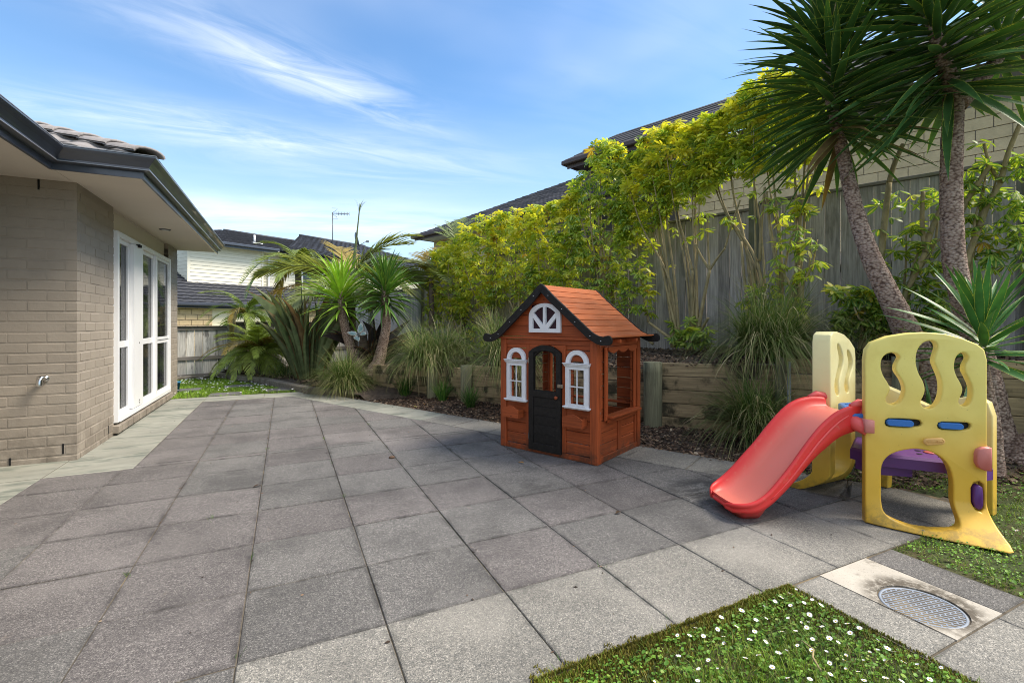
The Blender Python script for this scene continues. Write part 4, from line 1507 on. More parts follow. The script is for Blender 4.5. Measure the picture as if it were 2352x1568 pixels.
# --- white plastic windows
def plastic_window(yc):
    """a casement with arched head, centred on yc, standing on the front wall"""
    h = .0705
    ztop, zbot = .770, .480
    ow = .112
    # outer casing ring
    b = ring_prism([(yc - ow, .462), (yc + ow, .462), (yc + ow, .812), (yc - ow, .812)], [(yc - h, zbot), (yc + h, zbot), (yc + h, ztop), (yc - h, ztop)], -.014, .012, My)
    wd_ = b.build('window_casing', M['white_plastic'], cub)
    b = ring_prism([(yc - .088, .469), (yc + .088, .469), (yc + .088, .786), (yc - .088, .786)], [(yc - h - .001, zbot - .001), (yc + h + .001, zbot - .001), (yc + h + .001, ztop + .001), (yc - h - .001, ztop + .001)], -.019, -.0145, My)
    b.build('casing_step', M['white_plastic'], wd_)
    b = MB()
    b.box(-.010, yc - .0045, zbot + .0005, .0, yc + .0045, ztop - .0005); b.box(-.0098, yc - h + .0005, .622, -.0002, yc - .0047, .631); b.box(-.0098, yc + .0047, .622, -.0002, yc + h - .0005, .631)
    b.build('glazing_bars', M['white_plastic'], wd_)
    b = MB()
    b.box(-.030, yc - .126, .806, .010, yc + .126, .818, cham=.003); b.box(-.024, yc - .119, .796, .010, yc + .119, .8055, cham=.003)
    b.box(-.036, yc - .131, .8185, .010, yc + .131, .826, cham=.002)
    b.build('cornice', M['white_plastic'], wd_)
    b = MB(); b.box(-.034, yc - .130, .448, .010, yc + .130, .4615, cham=.003); b.box(-.024, yc - .120, .440, .010, yc + .120, .4475, cham=.002)
    b.build('sill', M['white_plastic'], wd_)
    # arch
    ro, ri = .108, .070
    n = 20
    po = [(yc + ro * math.cos(math.pi * i / n), .8268 + ro * math.sin(math.pi * i / n)) for i in range(n + 1)]
    pi_ = [(yc + ri * math.cos(math.pi * i / n), .8268 + ri * math.sin(math.pi * i / n)) for i in range(n + 1)]
    b = MB(); m_ = n + 1
    vs = [My @ Vector((p[0], p[1], x)) for x in (-.016, .012) for p in po + pi_]
    fs = []
    for i in range(n):
        fs.append((i, i + 1, m_ + i + 1, m_ + i)); fs.append((2 * m_ + i, 3 * m_ + i, 3 * m_ + i + 1, 2 * m_ + i + 1))
        fs.append((i, 2 * m_ + i, 2 * m_ + i + 1, i + 1)); fs.append((m_ + i, m_ + i + 1, 3 * m_ + i + 1, 3 * m_ + i))
    fs += [(0, m_, 3 * m_, 2 * m_), (n, 2 * m_ + n, 3 * m_ + n, m_ + n)]
    b.add(vs, fs)
    b.build('arch', M['white_plastic'], wd_)


plastic_window(.1875)
plastic_window(.8395)
# gable window: arched plate with four cut-outs
gy = .5175
plate = [(gy - .170, 1.079), (gy + .170, 1.079), (gy + .170, 1.225)] + [(gy + .170 * math.cos(a_), 1.225 + .112 * math.sin(a_)) for a_ in [math.pi * k_ / 18 for k_ in range(1, 18)]] + [(gy - .170, 1.225)]
holes = []
fx, fz = gy, 1.113
for sg in (1, -1):
    hh = [(fx + sg * .014, 1.145), (fx + sg * .014, 1.305)] + [(fx + sg * (.014 + (.118 - .014) * k_ / 5), 1.305 - .052 * (k_ / 5) ** 1.7) for k_ in range(1, 6)]
    holes.append(hh)
    holes.append([(fx + sg * .040, 1.113), (fx + sg * .128, 1.113), (fx + sg * .128, 1.215)])
o3 = [Vector((p[0], p[1], 0)) for p in plate]; hs = [[Vector((p[0], p[1], 0)) for p in h_] for h_ in holes]
tris = tessellate_polygon([o3] + hs); al = o3 + [p for h_ in hs for p in h_]
b = MB(); n = len(al)
vs = [My @ Vector((p.x, p.y, x)) for x in (-.016, .004) for p in al]
fs = []
for t in tris:
    pos_ = (al[t[1]] - al[t[0]]).cross(al[t[2]] - al[t[0]]).z > 0
    t = t if pos_ else t[::-1]
    fs.append(t[::-1]); fs.append(tuple(n + i for i in t))
st_ = 0
for h_ in [o3] + hs:
    k_ = len(h_)
    for j in range(k_): fs.append((st_ + j, st_ + (j + 1) % k_, n + st_ + (j + 1) % k_, n + st_ + j))
    st_ += k_
b.add(vs, fs)
gw = b.build('gable_window', M['white_plastic'], cub)
MB().box(.0045, gy - .15, 1.095, .0055, gy + .15, 1.325).build('film', M['maroon'], gw)

# flower boxes
for y0, y1 in ((.095, .286), (.757, .945)):
    b = MB()
    topc = [(y0, .300), (y1, .300), (y1, .372)] + [(lerp(y1, y0, k_ / 10), .372 + .034 * math.sin(math.pi * k_ / 10)) for k_ in range(1, 10)] + [(y0, .372)]
    b.prism(topc, -.085, -.075, 0, My)
    fb = b.build('flower_box', M['cedar_y'], cub)
    b = MB()
    b.box(-.0745, y0 + .001, .300, -.001, y0 + .010, .373); b.box(-.0745, y1 - .010, .300, -.001, y1 - .001, .373)
    b.box(-.0745, y0 + .0105, .300, -.001, y1 - .0105, .308); b.box(-.012, y0 + .0105, .3085, -.001, y1 - .0105, .373)
    b.build('box_side', M['cedar_x'], fb)
# tiny screws up the corner post
for z in (.16, .42, .62, .78, .97):
    MB().lathe([(.0035, 0), (.0035, .002)], 8, Matrix.Translation((.045, -.0045, z)) @ Matrix.Rotation(R(90), 4, 'X')).build('screw', M['chrome'], cub)

# ================================================================== PLASTIC CLIMBER WITH SLIDE
def plastic(name, col, fade, fade_lo, fade_hi, grime=True, rough=.42):
    """moulded plastic, sun bleached upwards (a stain of its own) and scuffed"""
    m, t, b = newmat(name)
    pos = t.new('ShaderNodeNewGeometry').outputs['Position']
    s3 = t.new('ShaderNodeSeparateXYZ'); t.put(s3.inputs[0], pos)
    n1 = t.noise(pos, 3.5, 4, .6)
    zz_ = t.math('ADD', s3.outputs[2], t.math('MULTIPLY', t.math('SUBTRACT', n1, .5), .35))
    c = t.mix(t.maprange(zz_, fade_lo, fade_hi), col, fade)
    c = t.mix(t.maprange(t.noise(pos, 9, 5, .65), .45, .75, 0, .12), c, tuple(x * .7 for x in col))
    sp_ = t.noise(pos, 95, 3, .5)
    if grime:
        c = t.mix(t.math('MULTIPLY', t.maprange(sp_, .71, .76), t.maprange(n1, .4, .6, .1, .8)), c, (.12, .09, .04))
        low = t.math('MULTIPLY', t.maprange(s3.outputs[2], .16, .0), t.maprange(t.noise(pos, 16, 5, .7), .42, .62))
        c = t.mix(t.math('MULTIPLY', low, .55), c, (.16, .12, .05))
    t.put(b.inputs['Base Color'], c)
    t.put(b.inputs['Roughness'], t.maprange(n1, .3, .7, rough - .06, rough + .1))
    b.inputs['Subsurface Weight'].default_value = .0
    t.put(b.inputs['Normal'], t.bump(t.noise(pos, 160, 3, .6), .12, .002))
    return m


M['yellow'] = plastic('yellow_plastic', (.74, .44, .045), (.86, .72, .20), .25, 1.0)
M['yellow_pale'] = plastic('bleached_yellow_plastic', (.72, .45, .05), (.88, .80, .42), .15, .9)
M['red'] = plastic('red_plastic', (.70, .050, .048), (.78, .12, .11), .1, .75)
M['blue'] = plastic('blue_plastic_deck', (.02, .13, .42), (.03, .16, .50), .2, .8)
M['purple'] = plastic('purple_plastic', (.10, .025, .17), (.14, .05, .24), .2, .6)
M['pink'] = plastic('faded_red_plug', (.50, .10, .09), (.62, .22, .18), .3, .6)
# bleached chute: paler where it is ridden
m, t, b = newmat('chute_plastic')
a = t.new('ShaderNodeAttribute', attribute_name='mid').outputs['Fac']
pos = t.new('ShaderNodeNewGeometry').outputs['Position']
n1 = t.noise(pos, 5, 5, .6)
am = t.math('ADD', a, t.math('MULTIPLY', t.math('SUBTRACT', n1, .5), .35))
c = t.mix(t.maprange(am, .25, .95), (.70, .035, .032), (.74, .20, .145))
c = t.mix(t.maprange(t.noise(pos, 30, 5, .7), .55, .75, 0, .3), c, (.55, .30, .2))
t.put(b.inputs['Base Color'], c); b.inputs['Roughness'].default_value = .42
t.put(b.inputs['Normal'], t.bump(t.noise(pos, 160, 3, .6), .1, .002))
M['chute'] = m

PO = Vector((2.06, 2.75)); PE = Vector((.939, -.343)); PN = Vector((-.343, -.939))
clo = C(PO.x, PO.y, 0)
climber = empty('toy_climber', 'faded yellow plastic toddler climber with red slide at the edge of the lawn', 'toy climber', (clo.x, clo.y, 0))


def pc(xc, yc, z):
    """camera-plan point in the climber's own frame"""
    p = C(xc, yc, z)
    return Vector((p.x - clo.x, p.y - clo.y, z))


def px2p(u, v):
    """sight line met with the front panel, as (s, z)"""
    k = (u - 1176) / 1083
    s_ = (k * 2.75 - 2.06) / (.939 + .343 * k)
    yc = 2.75 - .343 * s_
    return (s_, CAM_H - (v - 740) / 1083 * yc)


def cz(x, y): return (1606 + x * .3172, 703.7 + y * .3172)


def smooth_closed(pts, n=5):
    m = len(pts); out = []
    P_ = [Vector((p[0], p[1], 0)) for p in pts]
    for i in range(m):
        p0, p1, p2, p3 = P_[i - 1], P_[i], P_[(i + 1) % m], P_[(i + 2) % m]
        for k in range(n):
            t = k / n
            q = .5 * ((2 * p1) + (p2 - p0) * t + (2 * p0 - 5 * p1 + 4 * p2 - p3) * t * t + (3 * p1 - p0 - 3 * p2 + p3) * t ** 3)
            out.append((q.x, q.y))
    return out


h1 = [(1400, 335), (1440, 348), (1453, 375), (1430, 420), (1428, 470), (1470, 535), (1490, 600), (1478, 660), (1448, 700), (1405, 712), (1366, 698), (1353, 668), (1375, 625), (1383, 590), (1366, 550), (1335, 500), (1317, 440), (1325, 380), (1358, 345)]
h2 = [(1675, 248), (1712, 258), (1728, 295), (1714, 350), (1704, 400), (1722, 450), (1750, 520), (1760, 590), (1748, 665), (1715, 720), (1665, 742), (1622, 725), (1606, 690), (1625, 650), (1637, 600), (1622, 540), (1590, 480), (1571, 400), (1582, 320), (1622, 265)]
h3 = [(1915, 333), (1943, 348), (1953, 380), (1930, 425), (1928, 470), (1955, 525), (1980, 590), (1978, 660), (1955, 710), (1920, 724), (1888, 706), (1882, 680), (1903, 635), (1910, 595), (1893, 550), (1865, 500), (1849, 440), (1858, 380), (1880, 347)]
arch_ = [(2024.5, 1160), (2024.5, 1110), (2026, 1070), (2040, 1048), (2066, 1036), (2106, 1031), (2145, 1040), (2175, 1063), (2189, 1100), (2190, 1150), (2190, 1185), (2176, 1200), (2140, 1203), (2085, 1200), (2045, 1188), (2030, 1176)]
slot1 = [(1348, 843), (1352, 822), (1372, 811), (1450, 812), (1560, 818), (1600, 824), (1616, 845), (1610, 862), (1590, 870), (1500, 876), (1380, 870), (1355, 862)]
slot2 = [(1728, 860), (1735, 842), (1760, 836), (1850, 838), (1940, 841), (1965, 850), (1970, 868), (1960, 885), (1930, 894), (1850, 895), (1760, 891), (1733, 880)]
slotp = [(2231, 1120), (2238, 1107), (2250, 1105), (2259, 1112), (2261, 1130), (2261, 1150), (2259, 1166), (2249, 1173), (2238, 1169), (2232, 1155)]


def panel(name, mat, outline, holes, thick, frame, flare=0.0, flz=.17, cutz=(), grow=None):
    """moulded panel: 2D outline with holes given a rounded edge, then its foot flared outwards.
    frame(s, out, z) -> local point"""
    cu = bpy.data.curves.new(name, 'CURVE'); cu.dimensions = '2D'; cu.fill_mode = 'BOTH'
    bd = .009
    cu.extrude = thick / 2 - bd; cu.bevel_depth = bd; cu.bevel_resolution = 3; cu.offset = -bd
    for pl in [outline] + holes:
        sp_ = cu.splines.new('POLY'); sp_.points.add(len(pl) - 1)
        for p, q in zip(sp_.points, pl): p.co = (q[0], q[1], 0, 1)
        sp_.use_cyclic_u = True
    ob = bpy.data.objects.new('tmp', cu); COL.objects.link(ob)
    dg = bpy.context.evaluated_depsgraph_get()
    me = bpy.data.meshes.new_from_object(ob.evaluated_get(dg))
    bpy.data.objects.remove(ob); bpy.data.curves.remove(cu)
    bm_ = bmesh.new(); bm_.from_mesh(me)
    bmesh.ops.remove_doubles(bm_, verts=bm_.verts, dist=.0002)
    for z_ in cutz:
        bmesh.ops.bisect_plane(bm_, geom=bm_.verts[:] + bm_.edges[:] + bm_.faces[:], plane_co=(0, z_, 0), plane_no=(0, 1, 0))
    if flare:
        for s_ in [k_ * .04 for k_ in range(1, 14)]:
            low = [f for f in bm_.faces if f.calc_center_median().y < flz]
            geom = list({v for f in low for v in f.verts}) + list({e for f in low for e in f.edges}) + low
            bmesh.ops.bisect_plane(bm_, geom=geom, plane_co=(s_, 0, 0), plane_no=(1, 0, 0))
    for v_ in bm_.verts:
        s_, z_, o_ = v_.co.x, v_.co.y, v_.co.z
        d_ = 0; ds = 0
        if flare and z_ < flz:
            k_ = (flz - z_) / flz
            gro = min(1, max(0, s_ / .55)) ** .8 if grow is None else grow(s_)
            d_ = flare * gro * k_ ** 1.8
            ds = .03 * gro * k_ ** 2
        v_.co = frame(s_ + ds, o_ + d_, z_)
    bmesh.ops.recalc_face_normals(bm_, faces=bm_.faces)
    for f in bm_.faces: f.smooth = True
    bm_.to_mesh(me); bm_.free()
    me.name = name; me.materials.clear(); me.materials.append(M[mat])
    try:
        me.set_sharp_from_angle(angle=R(38))
    except Exception: pass
    return me


import bmesh
TH = .062


def fr1(s_, o_, z_):
    o_ = o_ - TH / 2
    return pc(PO.x + PE.x * s_ + PN.x * o_, PO.y + PE.y * s_ + PN.y * o_, z_)


Wp = px2p(2268, 900)[0]
top = [px2p(*q) for q in ((1987, 830), (1990, 803), (2003, 786), (2040, 772), (2085, 765), (2127, 763), (2170, 766), (2210, 776), (2245, 790), (2262, 803), (2268, 826))]
outl = [(Wp, .004), (Wp, .3), (Wp, .6), (Wp, .85)] + top[::-1] + [(0, .85), (0, .60), (0, .3), (0, .004)]
outl = [(Wp - .03, .004), (Wp - .010, .010), (Wp, .032)] + [outl[1], outl[2], outl[3]] + [tuple(p) for p in top[::-1]][:] + [(0.0, .85), (0.0, .5), (0.0, .004)]
holes = [smooth_closed([px2p(*cz(*q)) for q in h], 4) for h in (h1, h2, h3)]
holes.append(smooth_closed([px2p(*q) for q in arch_], 3))
holes += [[px2p(*cz(*q)) for q in h] for h in (slot1, slot2)]
holes.append([px2p(*q) for q in slotp])
me = panel('front_panel', 'yellow', outl, holes, TH, fr1, flare=.215, flz=.19, cutz=[.012 * k for k in range(1, 17)])
fp = link('front_panel', me, climber)
fp['label'] = 'large yellow arched panel with three wavy cut-outs and a flared foot'

# blue deck ends in the two slots
for h in (slot1, slot2):
    q = [px2p(*cz(*p)) for p in h]
    x0, x1 = min(p[0] for p in q), max(p[0] for p in q); z0, z1 = min(p[1] for p in q), max(p[1] for p in q)
    x1 = lerp(x0, x1, .77)
    pl = []
    r_ = (z1 - z0) / 2 - .006
    for k_ in range(9): a_ = math.pi / 2 + math.pi * k_ / 8; pl.append((x0 + r_ + .003 + r_ * math.cos(a_), (z0 + z1) / 2 + r_ * math.sin(a_)))
    for k_ in range(9): a_ = -math.pi / 2 + math.pi * k_ / 8; pl.append((x1 - r_ + r_ * math.cos(a_), (z0 + z1) / 2 + r_ * math.sin(a_)))
    b = MB(); n = len(pl)
    vs = [fr1(p[0], o_, p[1]) for o_ in (-.02, .036, .042) for p in pl]
    cxx = sum(p[0] for p in pl) / n; czz = sum(p[1] for p in pl) / n
    for i in range(n): vs[2 * n + i] = fr1(lerp(pl[i][0], cxx, .06), .045, lerp(pl[i][1], czz, .18))
    fs = [(r * n + j, r * n + (j + 1) % n, (r + 1) * n + (j + 1) % n, (r + 1) * n + j) for r in range(2) for j in range(n)] + [tuple(range(2 * n, 3 * n))]
    b.add(vs, fs, False); b.build('deck_tab', M['blue'], climber)
    xa_, xb_ = min(p[0] for p in q) - .01, max(p[0] for p in q) + .01
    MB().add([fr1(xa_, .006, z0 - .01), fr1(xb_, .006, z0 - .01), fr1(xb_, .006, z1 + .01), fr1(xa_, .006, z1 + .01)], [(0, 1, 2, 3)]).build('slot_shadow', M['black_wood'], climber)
# plugs of the bench in the panel edge
def plug(pts, mat, name, o0, o1):
    q = pts; n = len(q)
    cxx = sum(p[0] for p in q) / n; czz = sum(p[1] for p in q) / n
    b = MB()
    vs = [fr1(p[0], o0, p[1]) for p in q] + [fr1(p[0], o1 - .004, p[1]) for p in q] + [fr1(lerp(p[0], cxx, .12), o1, lerp(p[1], czz, .08)) for p in q]
    fs = [(r * n + j, r * n + (j + 1) % n, (r + 1) * n + (j + 1) % n, (r + 1) * n + j) for r in range(2) for j in range(n)] + [tuple(range(2 * n, 3 * n))]
    b.add(vs, fs, True); return b.build(name, M[mat], climber)


plug([px2p(*q) for q in ((2235, 1126), (2239, 1116), (2247, 1113), (2254, 1118), (2256, 1135), (2256, 1158), (2253, 1166), (2246, 1169), (2238, 1164), (2234, 1150))], 'purple', 'bench_tab', 0, .044)
plug([px2p(*q) for q in ((2236, 1040), (2240, 1030), (2252, 1025), (2270, 1025), (2271, 1078), (2255, 1077), (2242, 1071), (2236, 1060))], 'pink', 'rail_tab', 0.0, .067)
# maker's badge: raised oval with small raised lettering
q0 = px2p(*cz(1605, 968)); q1 = px2p(*cz(1760, 968)); zc = (q0[1] + q1[1]) / 2; hh = .0195
pl = []
for k_ in range(11): a_ = math.pi / 2 + math.pi * k_ / 10; pl.append((q0[0] + hh + hh * math.cos(a_), q0[1] + hh * math.sin(a_)))
for k_ in range(11): a_ = -math.pi / 2 + math.pi * k_ / 10; pl.append((q1[0] - hh + hh * math.cos(a_), q1[1] + hh * math.sin(a_)))
bd_ = plug(pl, 'yellow', 'badge', .058, .0665)
M['badge'] = pm('badge_plastic', (.74, .44, .15), .4, .05, 9, objvar=0, bump=.02)
bd_.data.materials[0] = M['badge']
inn = inset(pl, .006)
b = MB(); n = len(pl)
vs = [fr1(p[0], .0665, p[1]) for p in inn] + [fr1(p[0], .0685, p[1]) for p in inset(pl, .0065)] + [fr1(p[0], .0685, p[1]) for p in inset(pl, .008)] + [fr1(p[0], .0665, p[1]) for p in inset(pl, .0085)]
b.add(vs, [(r * n + j, r * n + (j + 1) % n, (r + 1) * n + (j + 1) % n, (r + 1) * n + j) for r in range(3) for j in range(n)], False)
b.build('badge_rim', M['badge'], bd_)
fc = bpy.data.curves.new('lettering', 'FONT'); fc.body = 'little tikes'; fc.size = .019; fc.align_x = 'CENTER'; fc.align_y = 'CENTER'; fc.extrude = .0012
fo = bpy.data.objects.new('tmp', fc); COL.objects.link(fo)
dg = bpy.context.evaluated_depsgraph_get(); tm = bpy.data.meshes.new_from_object(fo.evaluated_get(dg)); bpy.data.objects.remove(fo)
qs = (q0[0] + q1[0]) / 2
for v_ in tm.vertices:
    x, y, z = v_.co
    v_.co = fr1(qs + x * .95, .0672 + z, lerp(q0[1], q1[1], .5) + y + (q1[1] - q0[1]) * (x / (q1[0] - q0[0])))
tm.name = 'lettering'; tm.materials.clear(); tm.materials.append(M['badge'])
link('lettering', tm, bd_)

# ---- second panel, set at an angle, on the far side of the slide
P2 = Vector((2.115, 3.13)); P2E = Vector((.775, .632)); P2N = Vector((-.632, .775))


def fr2(s_, o_, z_):
    return pc(P2.x + P2E.x * s_ + P2N.x * o_, P2.y + P2E.y * s_ + P2N.y * o_, z_)


W2 = .53


def wavy(c0, z0, z1, w_):
    n = 14; L_ = []; R_ = []
    for i in range(n + 1):
        t_ = i / n; z_ = lerp(z1, z0, t_)
        off = .045 * math.sin(t_ * math.pi * 2 - .4)
        ww = w_ * (.75 + .5 * math.sin(math.pi * t_) ** .7) * (1 if 0 < i < n else .45)
        L_.append((c0 + off - ww, z_)); R_.append((c0 + off + ww, z_))
    return smooth_closed(L_[::-1][::-1] + R_[::-1], 2)


outl2 = [(W2, .004), (W2, .5), (W2, .92), (W2 - .02, .985), (.40, 1.045), (.28, 1.085), (.15, 1.105), (.06, 1.105), (.015, 1.085), (0, 1.04), (0, .6), (0, .004)]
arch2 = smooth_closed([(.10, .12), (.10, .30), (.14, .42), (.27, .47), (.40, .42), (.44, .30), (.44, .16), (.38, .09), (.27, .08), (.16, .085)], 3)
holes2 = [wavy(.17, .67, 1.02, .040), wavy(.375, .67, .97, .042), arch2]
me = panel('side_panel', 'yellow_pale', outl2, holes2, .11, lambda s_, o_, z_: fr2(s_, o_ + .055, z_), flare=.20, flz=.17, cutz=[.017 * k for k in range(1, 10)], grow=lambda q: .35 + .65 * max(0, 1 - q / .5))
o = link('side_panel', me, climber); o['label'] = 'bleached yellow side panel seen nearly edge on'
# web behind the wavy recesses (they are moulded dishes, almost closed)
b = MB()
vs = [fr2(s_, .075, z_) for s_, z_ in ((.06, .64), (.47, .64), (.47, .96), (.06, 1.03))] + [fr2(s_, .082, z_) for s_, z_ in ((.06, .64), (.47, .64), (.47, .96), (.06, 1.03))]
b.add(vs, [(0, 1, 2, 3), (7, 6, 5, 4), (0, 4, 5, 1), (1, 5, 6, 2), (2, 6, 7, 3), (3, 7, 4, 0)])
b.build('recess_back', M['yellow_pale'], climber)

# ---- rear low panel with rounded rails (mostly hidden)
P3 = Vector((2.62, 3.42)); P3b = Vector((2.93, 2.86)); P3E = (P3b - P3).normalized(); P3N = Vector((-P3E.y, P3E.x))
W3 = (P3b - P3).length


def fr3(s_, o_, z_): return pc(P3.x + P3E.x * s_ + P3N.x * o_, P3.y + P3E.y * s_ + P3N.y * o_, z_)


outl3 = [(W3, .004), (W3, .3), (W3, .60), (W3 - .02, .68), (W3 - .08, .72), (W3 - .16, .69), (W3 * .5, .62), (.16, .69), (.08, .72), (.02, .68), (0, .6), (0, .3), (0, .004), (.10, .004), (.11, .20), (.17, .30), (W3 / 2, .33), (W3 - .17, .30), (W3 - .11, .20), (W3 - .10, .004)]
me = panel('rear_panel', 'yellow_pale', outl3, [], .07, fr3)
link('rear_panel', me, climber)

# ---- blue deck and purple bench
deck = [(2.02, 2.80), (2.40, 2.67), (2.50, 2.92), (2.45, 3.22), (2.20, 3.18)]
b = MB(); dk = [pc(x, y, 0) for x, y in deck]
dkl = [(p.x, p.y) for p in dk]
if area(dkl) < 0: dkl = dkl[::-1]
b.prism(dkl, .585, .628, .008)
dko = b.build('deck', M['blue'], climber)
for k_ in range(7):
    b = MB()
    p0 = Vector((2.09 + .02 * k_, 2.83 + .050 * k_)); p1 = Vector((2.38 + .012 * k_, 2.72 + .06 * k_))
    pts = [lerp(p0, p1, j / 8) + Vector((0, .012 * math.sin(j * 1.1 + k_))) for j in range(9)]
    b.tube([pc(p.x, p.y, .6285) for p in pts], .0035, 5)
    b.build('deck_ridge', M['blue'], dko)
bench = [(2.165, 3.02), (2.22, 2.86), (2.50, 2.72), (2.60, 2.585), (2.66, 2.607), (2.86, 2.86), (2.70, 3.25), (2.40, 3.30)]
bl_ = [(p.x, p.y) for p in (pc(x, y, 0) for x, y in bench)]
if area(bl_) < 0: bl_ = bl_[::-1]
b = MB(); b.prism(bl_, .300, .372, .014)
bo = b.build('bench', M['purple'], climber)
for x, y, r_ in ((2.42, 2.98, .016), (2.52, 2.93, .016), (2.47, 2.86, .016), (2.58, 2.85, .016), (2.54, 2.79, .016), (2.66, 2.78, .016)):
    p = pc(x, y, .3722)
    MB().lathe([(r_, .0), (r_ * .96, .0012)], 16, Matrix.Translation(p)).build('bench_dimple', M['black_void'], bo)
p = pc(2.56, 2.885, .3725)
MB().lathe([(.035, 0), (.033, .004), (.02, .005)], 16, Matrix.Translation(p)).build('bench_inset', M['pink'], bo)
b = MB()
bb = [(p.x, p.y) for p in (pc(x, y, 0) for x, y in ((2.20, 3.02), (2.24, 2.90), (2.42, 2.85), (2.40, 3.0)))]
if area(bb) < 0: bb = bb[::-1]
b.prism(bb, .235, .2995); b.build('bench_leg', M['purple'], bo)

# ---- slide: a chute lofted along its length
A0 = Vector((2.075, 2.985)); A1 = Vector((1.27, 2.90))
SD = (A1 - A0).normalized(); SN = Vector((SD.y, -SD.x))
if SN.y > 0: SN = -SN            # towards us
# distance: bed height, near rim, far rim, half width
ST = [(-.02, .612, .675, .675, .165), (.03, .612, .682, .680, .172), (.09, .606, .672, .676, .178), (.16, .575, .648, .660, .180), (.23, .515, .600, .625, .180), (.30, .440, .535, .565, .180),
      (.38, .352, .440, .480, .180), (.46, .268, .340, .385, .182), (.54, .188, .252, .300, .186), (.61, .128, .185, .225, .190), (.67, .092, .145, .172, .190), (.72, .078, .124, .142, .182), (.765, .076, .112, .124, .160), (.795, .084, .104, .112, .128)]


def stat(d_):
    return [interp([(q[0], q[k]) for q in ST], d_) for k in range(1, 5)]


def smooth_tab():
    out_ = []
    P_ = [Vector((*q[:3],)) for q in ST]
    n = 4
    for i in range(len(ST) - 1):
        for k in range(n):
            t_ = k / n
            row = []
            for c_ in range(5):
                p0 = ST[max(i - 1, 0)][c_]; p1 = ST[i][c_]; p2 = ST[i + 1][c_]; p3 = ST[min(i + 2, len(ST) - 1)][c_]
                row.append(.5 * (2 * p1 + (p2 - p0) * t_ + (2 * p0 - 5 * p1 + 4 * p2 - p3) * t_ * t_ + (3 * p1 - p0 - 3 * p2 + p3) * t_ ** 3))
            out_.append(row)
    out_.append(list(ST[-1]))
    return out_


b = MB()
rows = smooth_tab(); vs = []; at = []
ncs = 0
for (d_, zb, zn, zf, hw) in rows:
    skn = lerp(.160, .055, max(0, min(1, (d_ - .25) / .5)))
    cs = []
    low_n = max(zn - skn, .05); low_f = max(zf - skn, .05)
    rr = .016
    # near outside (skirt) -> near rim -> bed -> far rim -> far outside
    cs += [(hw - .012, low_n, 0), (hw + .004, low_n + .004, 0), (hw + .008, lerp(low_n, zn, .35), 0), (hw + .002, lerp(low_n, zn, .6), 0), (hw + .006, zn - .022, 0), (hw + .004, zn - .007, 0), (hw - .006, zn, .05), (hw - .018, zn - .006, .15), (hw - .026, zn - .022, .25)]
    for k_ in (0.82, .66, .45, .22):
        cs.append((hw * k_, zb + (zn - zb) * max(0, (k_ - .55)) ** 2 * 3.2, 1.0 - .75 * k_ ** 3))
    cs.append((0, zb, 1))
    for k_ in (.22, .45, .66, .82):
        cs.append((-hw * k_, zb + (zf - zb) * max(0, (k_ - .55)) ** 2 * 3.2, 1.0 - .75 * k_ ** 3))
    cs += [(-hw + .026, zf - .022, .3), (-hw + .018, zf - .006, .2), (-hw + .006, zf, .1), (-hw - .004, zf - .007, .05), (-hw - .006, zf - .022, 0), (-hw - .004, low_f + .004, 0), (-hw + .012, low_f, 0)]
    # underside back to the start
    cs += [(-hw + .03, min(zb - .02, low_f + .02), 0), (0, min(zb - .022, low_f + .01), 0), (hw - .03, min(zb - .02, low_n + .02), 0)]
    ncs = len(cs)
    dip = .0
    for (n_, z_, a_) in cs:
        q = A0 + SD * d_ + SN * n_
        vs.append(pc(q.x, q.y, z_)); at.append(a_)
fs = []
for i in range(len(rows) - 1):
    for j in range(ncs): fs.append((i * ncs + j, i * ncs + (j + 1) % ncs, (i + 1) * ncs + (j + 1) % ncs, (i + 1) * ncs + j))
fs.append(tuple(range(ncs - 1, -1, -1)))
# rounded lip at the foot: closed over the last ring
last = (len(rows) - 1) * ncs
lipv = []
for j in range(ncs):
    p = vs[last + j]; d_, zb, zn, zf, hw = rows[-1]
    cen = A0 + SD * (d_ + .02); c3 = pc(cen.x, cen.y, .085)
    lipv.append(p.lerp(c3, .35) + (pc(A0.x + SD.x * .012, A0.y + SD.y * .012, 0) - pc(A0.x, A0.y, 0)) - Vector((0, 0, .004)))
base_ = len(vs)
vs += lipv; at += [0.0] * ncs
for j in range(ncs): fs.append((last + j, last + (j + 1) % ncs, base_ + (j + 1) % ncs, base_ + j))
fs.append(tuple(base_ + j for j in range(ncs)))
b.add(vs, fs, True, at)
so = b.build('slide', M['chute'], climber, attr=True)
# foot block under the nose
b = MB()
def ringp(z_, d0, d1, hw):
    out_ = []
    for k_ in range(20):
        a_ = 2 * math.pi * k_ / 20
        ca, sa = math.cos(a_), math.sin(a_)
        e = lambda v_: math.copysign(abs(v_) ** .55, v_)
        d_ = (d0 + d1) / 2 + (d1 - d0) / 2 * e(ca); n_ = hw * e(sa)
        q = A0 + SD * d_ + SN * n_
        out_.append(pc(q.x, q.y, z_))
    return out_
rg = [ringp(.001, .585, .735, .105), ringp(.03, .575, .755, .128), ringp(.075, .56, .795, .158), ringp(.095, .56, .808, .166), ringp(.104, .57, .803, .160)]
b.add([p for r_ in rg for p in r_], [(i * 20 + j, i * 20 + (j + 1) % 20, (i + 1) * 20 + (j + 1) % 20, (i + 1) * 20 + j) for i in range(4) for j in range(20)] + [tuple(range(19, -1, -1))], True)
b.build('slide_foot', M['red'], so)
